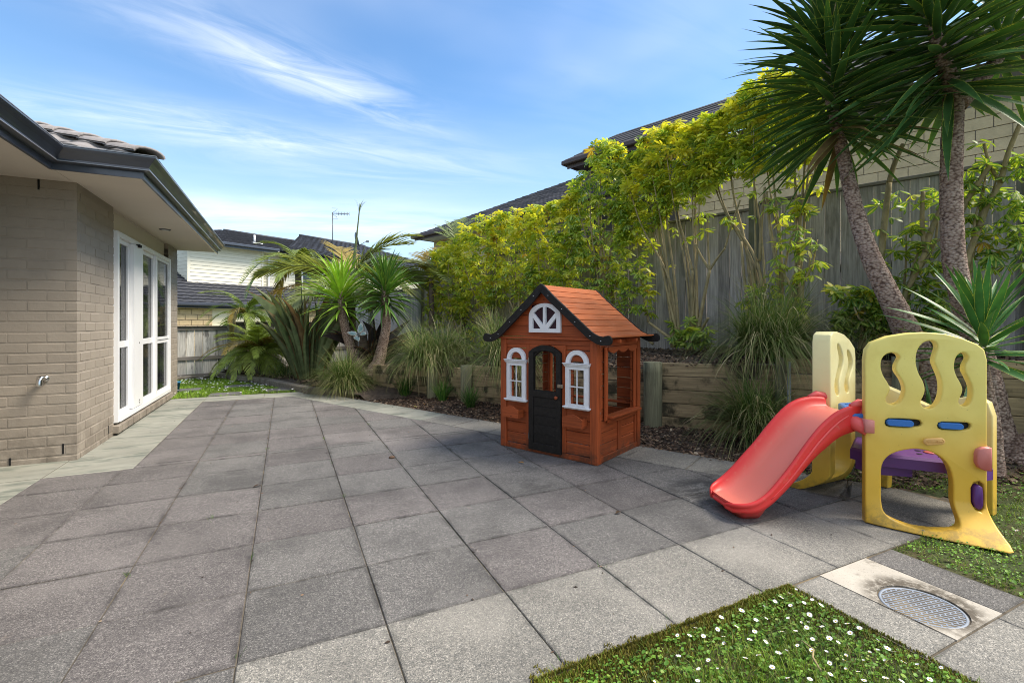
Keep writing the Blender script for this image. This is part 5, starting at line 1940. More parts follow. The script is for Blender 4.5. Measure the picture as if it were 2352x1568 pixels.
# raised wave moulded on the near skirt
b = MB()
pts = []
for k_ in range(22):
    d_ = lerp(.10, .60, k_ / 21)
    _, zn, _, hw = stat(d_)
    q = A0 + SD * d_ + SN * (hw + .005)
    pts.append(pc(q.x, q.y, zn - .050 - .032 * math.sin(math.pi * k_ / 21) * (1 - .3 * k_ / 21)))
b.tube(pts, [.003 + .004 * math.sin(math.pi * k_ / 21) for k_ in range(22)], 6)
b.build('skirt_rib', M['red'], so)
# hooks at the top
for (n0, zt_, nm) in ((.165, .690, 'near'), (-.175, .690, 'far')):
    b = MB()
    q = [A0 + SD * d_ + SN * n0 for d_ in (-.075, -.03, .02, .075)]
    b.tube([pc(p.x, p.y, z_) for p, z_ in zip(q, (.645, .682, .690, .672))], [.014, .022, .022, .012], 12)
    b.build('slide_hook', M['red'], so)
q = A0 + SN * .21
hk = MB(); kk = [(px2p(1985, 962)), (px2p(2003, 962)), (px2p(2003, 992)), (px2p(1985, 990))]
plug([(-.012, kk[0][1]), (.034, kk[0][1]), (.034, kk[2][1] ), (-.012, kk[2][1])], 'pink', 'hook_tab', -.01, .072)
bb = MB(); q0_ = A0 + SN * .12
bb.tube([pc(2.03, 2.86, .60), pc(2.045, 2.78, .565), pc(2.075, 2.745, .535)], [.04, .04, .03], 12); bb.build('slide_bracket', M['red'], so)

# ================================================================== PLANTS
def sword(L_, w_, curve, fold, nseg=7, twist=0.0, droop_pow=2.0, base_w=.55, peak=.35):
    """sword leaf along +X, bending towards -Z; returns an MB with mid attribute 1 along the keel"""
    b = MB(); vs = []; at = []
    for i in range(nseg + 1):
        t = i / nseg
        if t < peak: ww = w_ * lerp(base_w, 1, (t / peak) ** .7)
        else: ww = w_ * (1 - ((t - peak) / (1 - peak)) ** 1.6)
        ww = max(ww, .0006)
        a = curve * t ** droop_pow
        x = L_ * (t - a * a * t / 6); z = -L_ * a * t / 2
        tw = twist * t
        for k, m_ in ((-1, 0.0), (0, 1.0), (1, 0.0)):
            yy = k * ww / 2 * math.cos(tw); zl = abs(k) * ww * fold + k * ww / 2 * math.sin(tw)
            vs.append((x + zl * a * .5, yy, z + zl)); at.append(m_)
    fs = []
    for i in range(nseg):
        for k in range(2):
            fs.append((i * 3 + k, (i + 1) * 3 + k, (i + 1) * 3 + k + 1, i * 3 + k + 1))
    b.add(vs, fs, True, at)
    return b


def frame_from(dirv, roll=0.0):
    x = Vector(dirv).normalized()
    up = Vector((0, 0, 1))
    if abs(x.dot(up)) > .995: up = Vector((1, 0, 0))
    y = up.cross(x).normalized(); z = x.cross(y)
    m_ = Matrix((x, y, z)).transposed()
    return m_ @ Matrix.Rotation(roll, 3, 'X')


yleaf = []
for i in range(6):
    r_ = random.Random(i)
    yleaf.append(sword(1.0, r_.uniform(.078, .092), r_.uniform(.0, .20), .18, 6, r_.uniform(-.3, .3)).mesh('leaf', M['yucca'], True))
yleaf_n = []
for i in range(5):
    r_ = random.Random(40 + i)
    yleaf_n.append(sword(1.0, r_.uniform(.062, .075), r_.uniform(.15, .6), .16, 6, r_.uniform(-.3, .3)).mesh('leaf', M['yucca'], True))


def crown(tree, base, axis, length, nleaf, L0, L1, col, cvar=.2, lo=-38, hi=82, seed=1, meshes=None, wscale=1.0, power=.75, dead=.0):
    """sword leaves set spirally up a stem: the lowest hang, the top ones stand"""
    r_ = random.Random(seed)
    axis = Vector(axis).normalized()
    a1 = axis.orthogonal().normalized(); a2 = axis.cross(a1)
    for i in range(nleaf):
        t = (i + .5) / nleaf
        ph = i * 2.39996 + r_.uniform(-.2, .2)
        el = R(lerp(lo, hi, t ** power) + r_.uniform(-9, 9))
        rad = a1 * math.cos(ph) + a2 * math.sin(ph)
        d_ = rad * math.cos(el) + axis * math.sin(el)
        L_ = lerp(L0, L1, math.sin(math.pi * min(1, .25 + t * .75)) ) * r_.uniform(.85, 1.1)
        if t > .9: L_ *= .8
        pos = base + axis * (length * t) + rad * .025
        m3 = frame_from(d_, r_.uniform(-.5, .5))
        Mt = m3.to_4x4() @ Matrix.Diagonal((L_, L_ * wscale, L_, 1)); Mt.translation = pos
        o = link('leaf', r_.choice(meshes or yleaf), tree, Mt)
        k = r_.uniform(1 - cvar, 1 + cvar)
        c_ = tuple(q * k for q in col)
        if t < .12 and r_.random() < dead: c_ = (.16, .10, .04)
        o.color = (*c_, 1)


def trunk(tree, pts, rads, mat='yucca_bark', n=16, sub=7, rough=.05, name='trunk', seed=0):
    r_ = random.Random(seed)
    pp_ = smooth_path(pts, sub); m_ = len(pp_)
    rr = []
    for i in range(m_):
        t = i / (m_ - 1) * (len(rads) - 1); k = min(int(t), len(rads) - 2)
        rr.append(lerp(rads[k], rads[k + 1], t - k) * (1 + r_.uniform(-rough, rough)))
    b = MB(); b.tube(pp_, rr, n)
    b.v = [(x * 1.0, y, z) for x, y, z in b.v]
    return b.build(name, M[mat], tree)


def tree_at(name, label, cat, p, group=None):
    return empty(name, label, cat, (p.x, p.y, p.z), 0, group)


def loc(tree, p): return p - Vector(tree.location)


# ---- two tall yuccas behind the climber
yb = C(4.03, 3.86, .0)
y1 = tree_at('yucca_tree', 'leaning yucca tree with curved ringed trunk and dark leaves behind the climber', 'tree', C(3.86, 4.02, 0), 'tall yuccas by the climber')
pts = [C(3.88, 4.0, -.05), P(2172, 1000, 4.0), P(2140, 880, 4.02), P(2075, 745, 4.08), P(2032, 660, 4.12), P(2000, 590, 4.15), P(1972, 510, 4.2), P(1950, 420, 4.22), P(1932, 335, 4.25), P(1905, 215, 4.3), P(1900, 80, 4.3), P(1935, -60, 4.28)]
trunk(y1, [loc(y1, p) for p in pts], [.17, .13, .112, .096, .083, .074, .066, .058, .050, .04, .035, .025], seed=3, rough=.03, sub=12)
DG = (.055, .132, .034)
b0 = P(1928, 320, 4.25)
crown(y1, loc(y1, b0), (P(1902, 90, 4.3) - b0), (P(1902, 90, 4.3) - b0).length, 190, .72, .88, DG, .3, lo=-32, hi=36, seed=11, wscale=.9, power=.9, dead=.2)
b1 = P(1903, 120, 4.3)
crown(y1, loc(y1, b1), Vector((0.05, 0, 1)), .55, 95, .72, .74, (.030, .075, .026), .3, lo=-10, hi=86, seed=12, wscale=1.0)

y2 = tree_at('yucca_tree', 'tall upright yucca tree with thick pale trunk and spreading dark crown, rightmost', 'tree', C(4.12, 3.78, 0), 'tall yuccas by the climber')
pts = [C(4.16, 3.80, -.05), P(2296, 1040, 3.86), P(2280, 960, 3.86), P(2262, 860, 3.87), P(2240, 780, 3.88), P(2212, 690, 3.88), P(2192, 600, 3.88), P(2186, 500, 3.88), P(2185, 400, 3.87), P(2188, 300, 3.86), P(2188, 215, 3.85), P(2160, 120, 3.8), P(2130, 30, 3.75)]
trunk(y2, [loc(y2, p) for p in pts], [.24, .17, .118, .098, .086, .080, .077, .075, .073, .07, .066, .05, .03], seed=5, rough=.025, sub=12)
b0 = P(2186, 225, 3.85)
crown(y2, loc(y2, b0), (P(2130, -10, 3.75) - b0), (P(2130, -10, 3.75) - b0).length, 175, .85, 1.05, DG, .3, lo=-26, hi=34, seed=21, wscale=.85, power=.9)
b1 = P(2135, 20, 3.75)
crown(y2, loc(y2, b1), Vector((-.15, 0, 1)), .5, 60, .8, .8, (.030, .078, .026), .3, lo=-10, hi=85, seed=22)
# a second head on the right of the same trunk
pts = [loc(y2, p) for p in (P(2200, 240, 3.86), P(2250, 190, 3.9), P(2300, 120, 3.9))]
trunk(y2, pts, [.07, .055, .045], seed=6, name='branch')
b2 = P(2290, 150, 3.9)
crown(y2, loc(y2, b2), Vector((.2, 0, 1)), .75, 62, .82, .9, DG, .3, lo=-30, hi=80, seed=23, wscale=.9)
# root flare mound
mb = MB()
n = 22
prof_ = [(.62, -.03), (.50, .03), (.36, .10), (.24, .20), (.17, .30)]
vs = []
for (r_, z_) in prof_:
    for j in range(n):
        a_ = 2 * math.pi * j / n
        k_ = 1 + .16 * math.sin(3 * a_ + r_ * 9) + rnd.uniform(-.05, .05)
        vs.append((r_ * k_ * math.cos(a_), r_ * k_ * math.sin(a_) * .8, z_ + rnd.uniform(-.012, .012)))
mb.add(vs, [(i * n + j, i * n + (j + 1) % n, (i + 1) * n + (j + 1) % n, (i + 1) * n + j) for i in range(4) for j in range(n)], True)
mb.build('root_flare', M['yucca_bark'], y2)

# ---- young yucca in front
y3 = tree_at('young_yucca', 'young bright yucca rosette with broad blue green leaves behind the climber', 'plant', C(3.42, 3.42, 0))
pts = [C(3.50, 3.42, -.03), P(2276, 980, 3.42), P(2262, 880, 3.42), P(2248, 800, 3.42)]
trunk(y3, [loc(y3, p) for p in pts], [.07, .055, .045, .035], seed=8)
b0 = P(2258, 838, 3.42)
crown(y3, loc(y3, b0), Vector((-.05, 0, 1)), .36, 62, .44, .62, (.05, .16, .04), .25, lo=-30, hi=84, seed=31, wscale=1.15, power=.8)
y4 = tree_at('young_yucca', 'small yucca offset seen through the left wavy cut-out of the yellow panel', 'plant', C(3.32, 3.72, 0))
crown(y4, loc(y4, C(3.32, 3.72, .18)), Vector((0, 0, 1)), .15, 16, .42, .5, (.06, .17, .07), .2, lo=20, hi=84, seed=33)

# ---- mid garden yuccas
m1 = tree_at('yucca_tree', 'lime green yucca on a thin leaning trunk in the palm bed', 'tree', P(825, 845, 8.5), 'yuccas in the palm bed')
pts = [P(828, 855, 8.5), P(815, 823, 8.5), P(800, 780, 8.5), P(791, 745, 8.5), P(785, 710, 8.5), P(783, 670, 8.5)]
trunk(m1, [loc(m1, p) for p in pts], [.12, .09, .085, .08, .07, .05], seed=41)
b0 = P(786, 715, 8.5)
crown(m1, loc(m1, b0), P(781, 655, 8.5) - b0, .50, 120, .66, .84, (.26, .46, .040), .28, lo=-36, hi=85, seed=42, meshes=yleaf_n, wscale=1.0)
m2 = tree_at('yucca_tree', 'dark green yucca with a dense round head in front of the grey fence', 'tree', P(868, 850, 8.4), 'yuccas in the palm bed')
pts = [P(852, 862, 8.4), P(868, 835, 8.4), P(878, 795, 8.4), P(886, 755, 8.4), P(887, 720, 8.4), P(884, 685, 8.4), P(885, 640, 8.4)]
trunk(m2, [loc(m2, p) for p in pts], [.15, .115, .09, .08, .075, .07, .05], seed=43)
b0 = P(884, 700, 8.4)
crown(m2, loc(m2, b0), P(886, 620, 8.4) - b0, .46, 215, .60, .72, (.075, .18, .035), .3, lo=-42, hi=85, seed=44, meshes=yleaf_n, wscale=1.0)
st_ = tree_at('palm_stump', 'rough brown cut palm stump between the two thin yucca trunks', 'stump', P(831, 845, 8.7))
trunk(st_, [loc(st_, P(831, 850, 8.7)), loc(st_, P(829, 800, 8.7)), loc(st_, P(828, 768, 8.7))], [.17, .14, .11], 'palm_bark', seed=45)

# ---- New Zealand flax
def clump_blades(name, label, cat, p, n, L0, L1, w0, w1, spread, col, cols2=None, seed=1, curve=(.2, .9), base_r=.18, mat='flax', group=None, elmin=45):
    t_ = tree_at(name, label, cat, p, group)
    r_ = random.Random(seed)
    ms = [sword(1.0, 1.0, r_.uniform(*curve), .12, 8, r_.uniform(-.5, .5), 2.2, .7, .3).mesh('leaf', M[mat], True) for _ in range(6)]
    for i in range(n):
        a_ = r_.uniform(0, 2 * math.pi); q = r_.random() ** .6
        el = R(lerp(88, elmin, q) + r_.uniform(-4, 4))
        d_ = Vector((math.cos(a_) * math.cos(el), math.sin(a_) * math.cos(el), math.sin(el)))
        L_ = r_.uniform(L0, L1); w_ = r_.uniform(w0, w1)
        m3 = frame_from(d_, r_.uniform(-.6, .6))
        Mt = m3.to_4x4() @ Matrix.Diagonal((L_, w_, L_, 1))
        rb = base_r * math.sqrt(r_.random())
        Mt.translation = Vector((math.cos(a_) * rb, math.sin(a_) * rb, 0))
        o = link('leaf', r_.choice(ms), t_, Mt)
        c_ = r_.choice(cols2) if cols2 and r_.random() < .3 else col
        k = r_.uniform(.7, 1.3)
        o.color = (c_[0] * k, c_[1] * k, c_[2] * k, 1)
    return t_


fx_ = clump_blades('flax', 'large olive and bronze flax with tall stiff blades beside the sleeper edging', 'plant', P(712, 868, 8.9), 112, 1.0, 1.9, .055, .085, 1, (.115, .155, .065), [(.14, .12, .06), (.17, .115, .045), (.16, .21, .08)], 51, (.02, .35), .26, elmin=66)
clump_blades('flax', 'dark purple bronze flax at the foot of the grey fence behind the butterfly', 'plant', P(858, 845, 8.9), 34, .7, 1.15, .035, .05, 1, (.030, .022, .022), [(.045, .045, .03)], 52, (.05, .5), .12, elmin=35)


# ---- palms
def frond(L_, nleaf, ll, lw, arch, droop, seed, ragged=0.1, vee=.35):
    """feather leaf along +X: rachis arching to -Z with leaflets both sides"""
    r_ = random.Random(seed); b = MB()
    pts = []
    for i in range(15):
        t = i / 14
        a = arch * t ** 1.4
        pts.append(Vector((L_ * (t - a * a * t / 7), 0, -L_ * a * t * .55)))
    b.tube(pts, [lerp(.014, .003, i / 14) * max(.8, L_) for i in range(15)], 5)
    b.a = [.5] * len(b.v)
    for i in range(nleaf):
        t = lerp(.16, .995, i / (nleaf - 1))
        k = t * 14; j = min(int(k), 13); base = pts[j].lerp(pts[j + 1], k - j)
        tg = (pts[j + 1] - pts[j]).normalized()
        nrm = Vector((0, 1, 0)).cross(tg)
        for sd_ in (-1, 1):
            if r_.random() < ragged: continue
            l = ll * (math.sin(math.pi * min(1, .12 + t * .86)) ** .6) * r_.uniform(.85, 1.12)
            d0 = (Vector((0, sd_, 0)) * 1.0 + tg * lerp(.5, 1.2, t) + nrm * (-vee) + Vector((r_.uniform(-.1, .1), r_.uniform(-.1, .1), r_.uniform(-.12, .12)))).normalized()
            wv = d0.cross(nrm).normalized()
            ns = 4; vs = []
            p = base.copy(); d_ = d0.copy()
            for s_ in range(ns + 1):
                u_ = s_ / ns
                w_ = lw * (1 - u_ ** 2.2) * (.6 + .4 * min(1, u_ * 4)) + .0008
                vs += [p - wv * w_ / 2, p + wv * w_ / 2]
                d_ = (d_ + Vector((0, 0, -droop / ns))).normalized()
                p = p + d_ * (l / ns)
            b.add(vs, [(2 * q, 2 * q + 1, 2 * q + 3, 2 * q + 2) for q in range(ns)], True)
    return b.mesh('frond', M['palm'], True)


def palm(name, label, p, crown_p, nf, L0, L1, ll, lw, arch, droop, col, els, seed, trunk_r=.09, yellow=.1, group=None, nl=38, ragged=.1, azs=None):
    t_ = tree_at(name, label, 'palm', p, group)
    r_ = random.Random(seed)
    cl_ = loc(t_, crown_p)
    if cl_.length > .3:
        trunk(t_, [Vector((0, 0, -.05)), cl_ * .5 + Vector((.03, 0, 0)), cl_], [trunk_r * 1.3, trunk_r, trunk_r * .8], 'palm_bark', seed=seed)
    ms = [frond(1.0, nl, ll, lw, arch * r_.uniform(.8, 1.25), droop, seed * 10 + q, ragged) for q in range(5)]
    for i in range(nf):
        az = azs[i] if azs else i * 2.39996 + r_.uniform(-.3, .3)
        el = R(els[i % len(els)] if azs else lerp(els[0], els[1], (i + .5) / nf) + r_.uniform(-8, 8))
        d_ = Vector((math.cos(az) * math.cos(el), math.sin(az) * math.cos(el), math.sin(el)))
        L_ = r_.uniform(L0, L1)
        m3 = frame_from(d_, r_.uniform(-.45, .45))
        Mt = m3.to_4x4() @ Matrix.Diagonal((L_, L_, L_, 1)); Mt.translation = cl_
        o = link('frond', r_.choice(ms), t_, Mt)
        k = r_.uniform(.75, 1.25)
        c_ = (.26, .20, .05) if r_.random() < yellow else col
        o.color = (c_[0] * k, c_[1] * k, c_[2] * k, 1)
    return t_


CR = math.atan2(-sy_, cy_)     # world angle of camera right


def az(a): return CR + R(a)     # a: degrees anticlockwise from camera right


low = palm('pygmy_palm', 'low bushy palm with feathery arching fronds against the low fence', P(590, 868, 10.0), P(592, 812, 10.0), 44, .80, 1.15, .32, .022, 1.3, 1.0, (.32, .40, .085), (-12, 84), 61, .09, .16, nl=44)
palm('feather_palm', 'slim palm with ragged drooping plume fronds in front of the black tiled roof', P(563, 845, 10.9), P(566, 730, 10.9), 13, .75, 1.10, .34, .028, 1.9, 1.6, (.28, .36, .085), (25, 88), 62, .07, .06, nl=46)
palm('feather_palm', 'taller plume palm before the cream weatherboard wall', P(684, 860, 11.4), P(684, 618, 11.4), 13, .75, 1.15, .40, .028, 1.9, 1.8, (.23, .30, .08), (10, 88), 63, .08, .08, nl=50)
azs = [az(12), az(30), az(155), az(195), az(20), az(62), az(-25), az(-60), az(120), az(-120), az(90), az(-5), az(45), az(75)]
els = [34, 20, 40, 25, 8, 45, 15, 5, 60, -5, 30, 62, 60, 30]
kp = palm('kentia_palm', 'broad palm with stiff flat fronds and an unopened spear above the yuccas', P(806, 850, 9.6), P(806, 640, 9.6), 14, 1.4, 1.85, .42, .036, .85, .55, (.27, .31, .12), els, 64, .07, .12, nl=34, azs=azs)
b = MB(); sp0 = loc(kp, P(806, 660, 9.6)); sp1 = loc(kp, P(819, 545, 9.6)); sp2 = loc(kp, P(827, 468, 9.6))
b.tube(smooth_path([sp0, sp1, sp2], 5), [.05, .045, .04, .035, .028, .02, .016, .014, .013, .012, .012], 6)
o = b.build('spear_leaf', M['palm'], kp); o.color = (.17, .21, .10, 1)
for k_ in range(6):
    d_ = (sp2 - sp1).normalized() + Vector((rnd.uniform(-.12, .12), rnd.uniform(-.12, .12), 0))
    Mt = frame_from(d_).to_4x4() @ Matrix.Diagonal((.36, .30, .36, 1)); Mt.translation = sp2 - (sp2 - sp1).normalized() * .25
    o = link('spear_tip', yleaf_n[0], kp, Mt); o.color = (.10, .14, .05, 1)
# drying frond reaching left, over the flax
dm = frond(1.0, 34, .30, .022, .75, .9, 777, .05)
for (a_, e_, L_, c_) in ((188, 20, 1.75, (.42, .27, .09)), (178, 8, 1.2, (.38, .26, .09))):
    d_ = Vector((math.cos(az(a_)) * math.cos(R(e_)), math.sin(az(a_)) * math.cos(R(e_)), math.sin(R(e_))))
    Mt = frame_from(d_).to_4x4() @ Matrix.Diagonal((L_, L_, L_, 1)); Mt.translation = loc(kp, P(812, 672, 9.6))
    o = link('frond', dm, kp, Mt); o.color = (*c_, 1); o['label'] = 'drying straw coloured frond'
azs = [az(95), az(120), az(70), az(150), az(35), az(180), az(0), az(-60)]
palm('kentia_palm', 'palm with upright stiff fronds rising at the left end of the hedge', C(-1.75, 10.0, .3), P(990, 640, 10.0), 8, .95, 1.3, .40, .028, .6, .4, (.22, .27, .11), [62, 55, 66, 35, 52, 15, 30, 10], 65, .06, .1, nl=26, azs=azs)
palm('kentia_palm', 'small palm crown poking over the hedge in front of the neighbouring eave', C(-.95, 9.7, .3), P(1052, 560, 9.7), 7, .5, .75, .35, .026, .5, .35, (.22, .28, .11), [70, 62, 75, 50, 60, 40, 65], 66, .05, .1, nl=20, azs=[az(95), az(120), az(70), az(150), az(35), az(180), az(60)])


# ---- sedges and grasses
def sedge(name, label, p, n, L0, L1, rad, seed, mat='sedge', spread=1.0, w_=.006, lean=(0, 0), hang=1.0, base_r=.12, group='sedge clumps', sx=1.0):
    r_ = random.Random(seed); b = MB()
    for i in range(n):
        a_ = r_.uniform(0, 2 * math.pi); q = r_.random()
        el = R(lerp(85, 28, q ** .8 * spread))
        d_ = Vector((math.cos(a_) * math.cos(el) + lean[0], math.sin(a_) * math.cos(el) + lean[1], math.sin(el))).normalized()
        L_ = r_.uniform(L0, L1)
        rb = base_r * math.sqrt(r_.random()); a2 = r_.uniform(0, 6.28)
        p_ = Vector((math.cos(a2) * rb * sx, math.sin(a2) * rb, 0))
        wv = Vector((-math.sin(a_ + r_.uniform(-.9, .9)), math.cos(a_), 0)).normalized() * (w_ * r_.uniform(.7, 1.3) / 2)
        ns = 7; vs = []; at = []
        g_ = hang * r_.uniform(.8, 1.5)
        for s_ in range(ns + 1):
            u_ = s_ / ns
            k = (1 - u_ ** 3) * 1.0 + .05
            vs += [p_ - wv * k, p_ + wv * k]; at += [u_, u_]
            d_ = (d_ + Vector((0, 0, -g_ * (.22 + .75 * u_) * 2.9 / ns))).normalized()
            p_ = p_ + d_ * (L_ / ns)
        b.add(vs, [(2 * k, 2 * k + 1, 2 * k + 3, 2 * k + 2) for k in range(ns)], True, at)
    o = b.build(name, M[mat], None, attr=True)
    o.location = p
    tag(o, label, 'grass clump', group)
    return o


sedge('sedge_clump', 'round olive sedge clump spilling onto the corner of the paving', P(795, 890, 7.75) + Vector((0, 0, -.03)), 1500, .55, .95, 0, 71, lean=(0, 0))
s2 = bed(.12, .10)
sedge('sedge_clump', 'big hanging sedge clump over the left end of the retaining wall', P(985, 838, 7.5), 1700, .6, 1.08, 0, 72, lean=(-.12, -.18), hang=1.15, base_r=.28)
sedge('sedge_clump', 'sedge clump behind the big hanging one under the hedge', P(1040, 815, 7.6), 600, .45, .8, 0, 73, lean=(0, -.1), base_r=.25)
sedge('sedge_clump', 'sedge clump just left of the cubby house against the wall', P(1168, 842, 6.25), 900, .6, 1.15, 0, 74, lean=(-.12, -.25), hang=1.2, base_r=.16)
sedge('sedge_clump', 'large shaggy sedge clump hanging over the wall behind the slide', P(1765, 818, 4.98), 2300, .65, 1.15, 0, 75, lean=(-.06, -.16), hang=1.1, base_r=.24)
sedge('sedge_clump', 'lower sedge clump at the wall foot behind the top of the slide', P(1735, 990, 4.5), 1100, .5, .9, 0, 76, lean=(-.15, -.1), hang=1.0, base_r=.14)
sedge('sedge_clump', 'sedge seen between the two yellow panels and the leaning trunk', P(2045, 805, 4.6), 700, .5, .9, 0, 77, hang=1.1, base_r=.2)
sedge('sedge_clump', 'flattened dry sedge under the low palm', P(665, 872, 9.6), 600, .5, .9, 0, 78, hang=1.2, base_r=.3)
sedge('sedge_clump', 'dry sedge between the flax and the leaning yucca', P(770, 872, 9.0), 500, .4, .75, 0, 79, hang=1.1, base_r=.25)
sedge('sedge_clump', 'thin upright sedge beside the left wall of the cubby house', P(1135, 815, 6.4), 260, .5, .8, 0, 80, spread=.5, hang=.7, base_r=.1)
for (u, v, yc_, sc_, lb, sd_) in ((930, 915, 7.25, .55, 'young bright green tuft in the bark left of the wall pole', 81), (1016, 925, 6.85, .5, 'young green tuft in the bark between the two wall poles', 82), (1081, 938, 6.4, .42, 'small dark green tuft in the bark nearest the cubby house', 83)):
    g_ = G(u, v, 0)
    sedge('grass_tuft', lb, g_ + Vector((0, 0, -.01)), 170, sc_ * .55, sc_, 0, sd_, 'sedge_green', .45, .006, hang=.6, base_r=.05, group='young tufts in the bark')


# ---- variegated hedge
def palmate(nl, L_, seed):
    r_ = random.Random(seed); b = MB()
    st = MB()
    for i in range(nl):
        a_ = (i - (nl - 1) / 2) * (R(300) / nl) + r_.uniform(-.08, .08)
        l = L_ * (1 - .28 * abs(i - (nl - 1) / 2) / (nl / 2)) * r_.uniform(.9, 1.1)
        dr_ = r_.uniform(.15, .5)
        d_ = Vector((math.cos(a_), math.sin(a_), -dr_)).normalized()
        wv = Vector((-math.sin(a_), math.cos(a_), 0))
        ws = [.10, .75, 1.0, .72, .04]; ts = [.06, .35, .62, .86, 1.0]
        vs = []; at = []
        for k in range(5):
            c_ = d_ * (l * ts[k]) + Vector((0, 0, -l * .22 * ts[k] ** 2))
            w2 = wv * (ws[k] * l * .17)
            vs += [c_ - w2 + Vector((0, 0, .012 * ws[k])), c_, c_ + w2 + Vector((0, 0, .012 * ws[k]))]; at += [0, 1, 0]
        b.add(vs, [(3 * k + j, 3 * k + 3 + j, 3 * k + 4 + j, 3 * k + 1 + j) for k in range(4) for j in range(2)], True, at)
    # petiole
    b.add([(0, -.0015, 0), (0, .0015, 0), (-.5 * L_, .001, -.35 * L_), (-.5 * L_, -.001, -.35 * L_)], [(0, 1, 2, 3)], False, [.3] * 4)
    return b


pal_raw = [palmate(n_, 1.0, 90 + n_ + k) for n_, k in ((6, 0), (7, 1), (5, 3))]
pal_m = [palmate(n_, 1.0, 90 + n_ + k).mesh('leaf', M['hedge'], True) for n_, k in ((6, 0), (7, 1), (8, 2), (5, 3))]
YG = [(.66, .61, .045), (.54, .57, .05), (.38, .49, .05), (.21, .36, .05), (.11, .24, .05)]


def hedge_silhouette(u):
    return interp([(975, 640), (990, 590), (1010, 560), (1040, 548), (1070, 522), (1100, 503), (1140, 500), (1185, 485), (1225, 480), (1250, 468), (1300, 460), (1325, 415), (1345, 370), (1375, 322), (1420, 325), (1440, 368), (1470, 322), (1500, 300), (1550, 285), (1600, 275), (1650, 262), (1700, 215), (1740, 185), (1790, 158), (1850, 150), (1950, 170), (2100, 260), (2352, 330)], u)


def hedge_low(u):
    return interp([(975, 790), (1100, 790), (1200, 730), (1300, 690), (1400, 645), (1500, 590), (1570, 520), (1620, 480), (1700, 460), (1800, 440), (1900, 440), (2000, 430)], u)


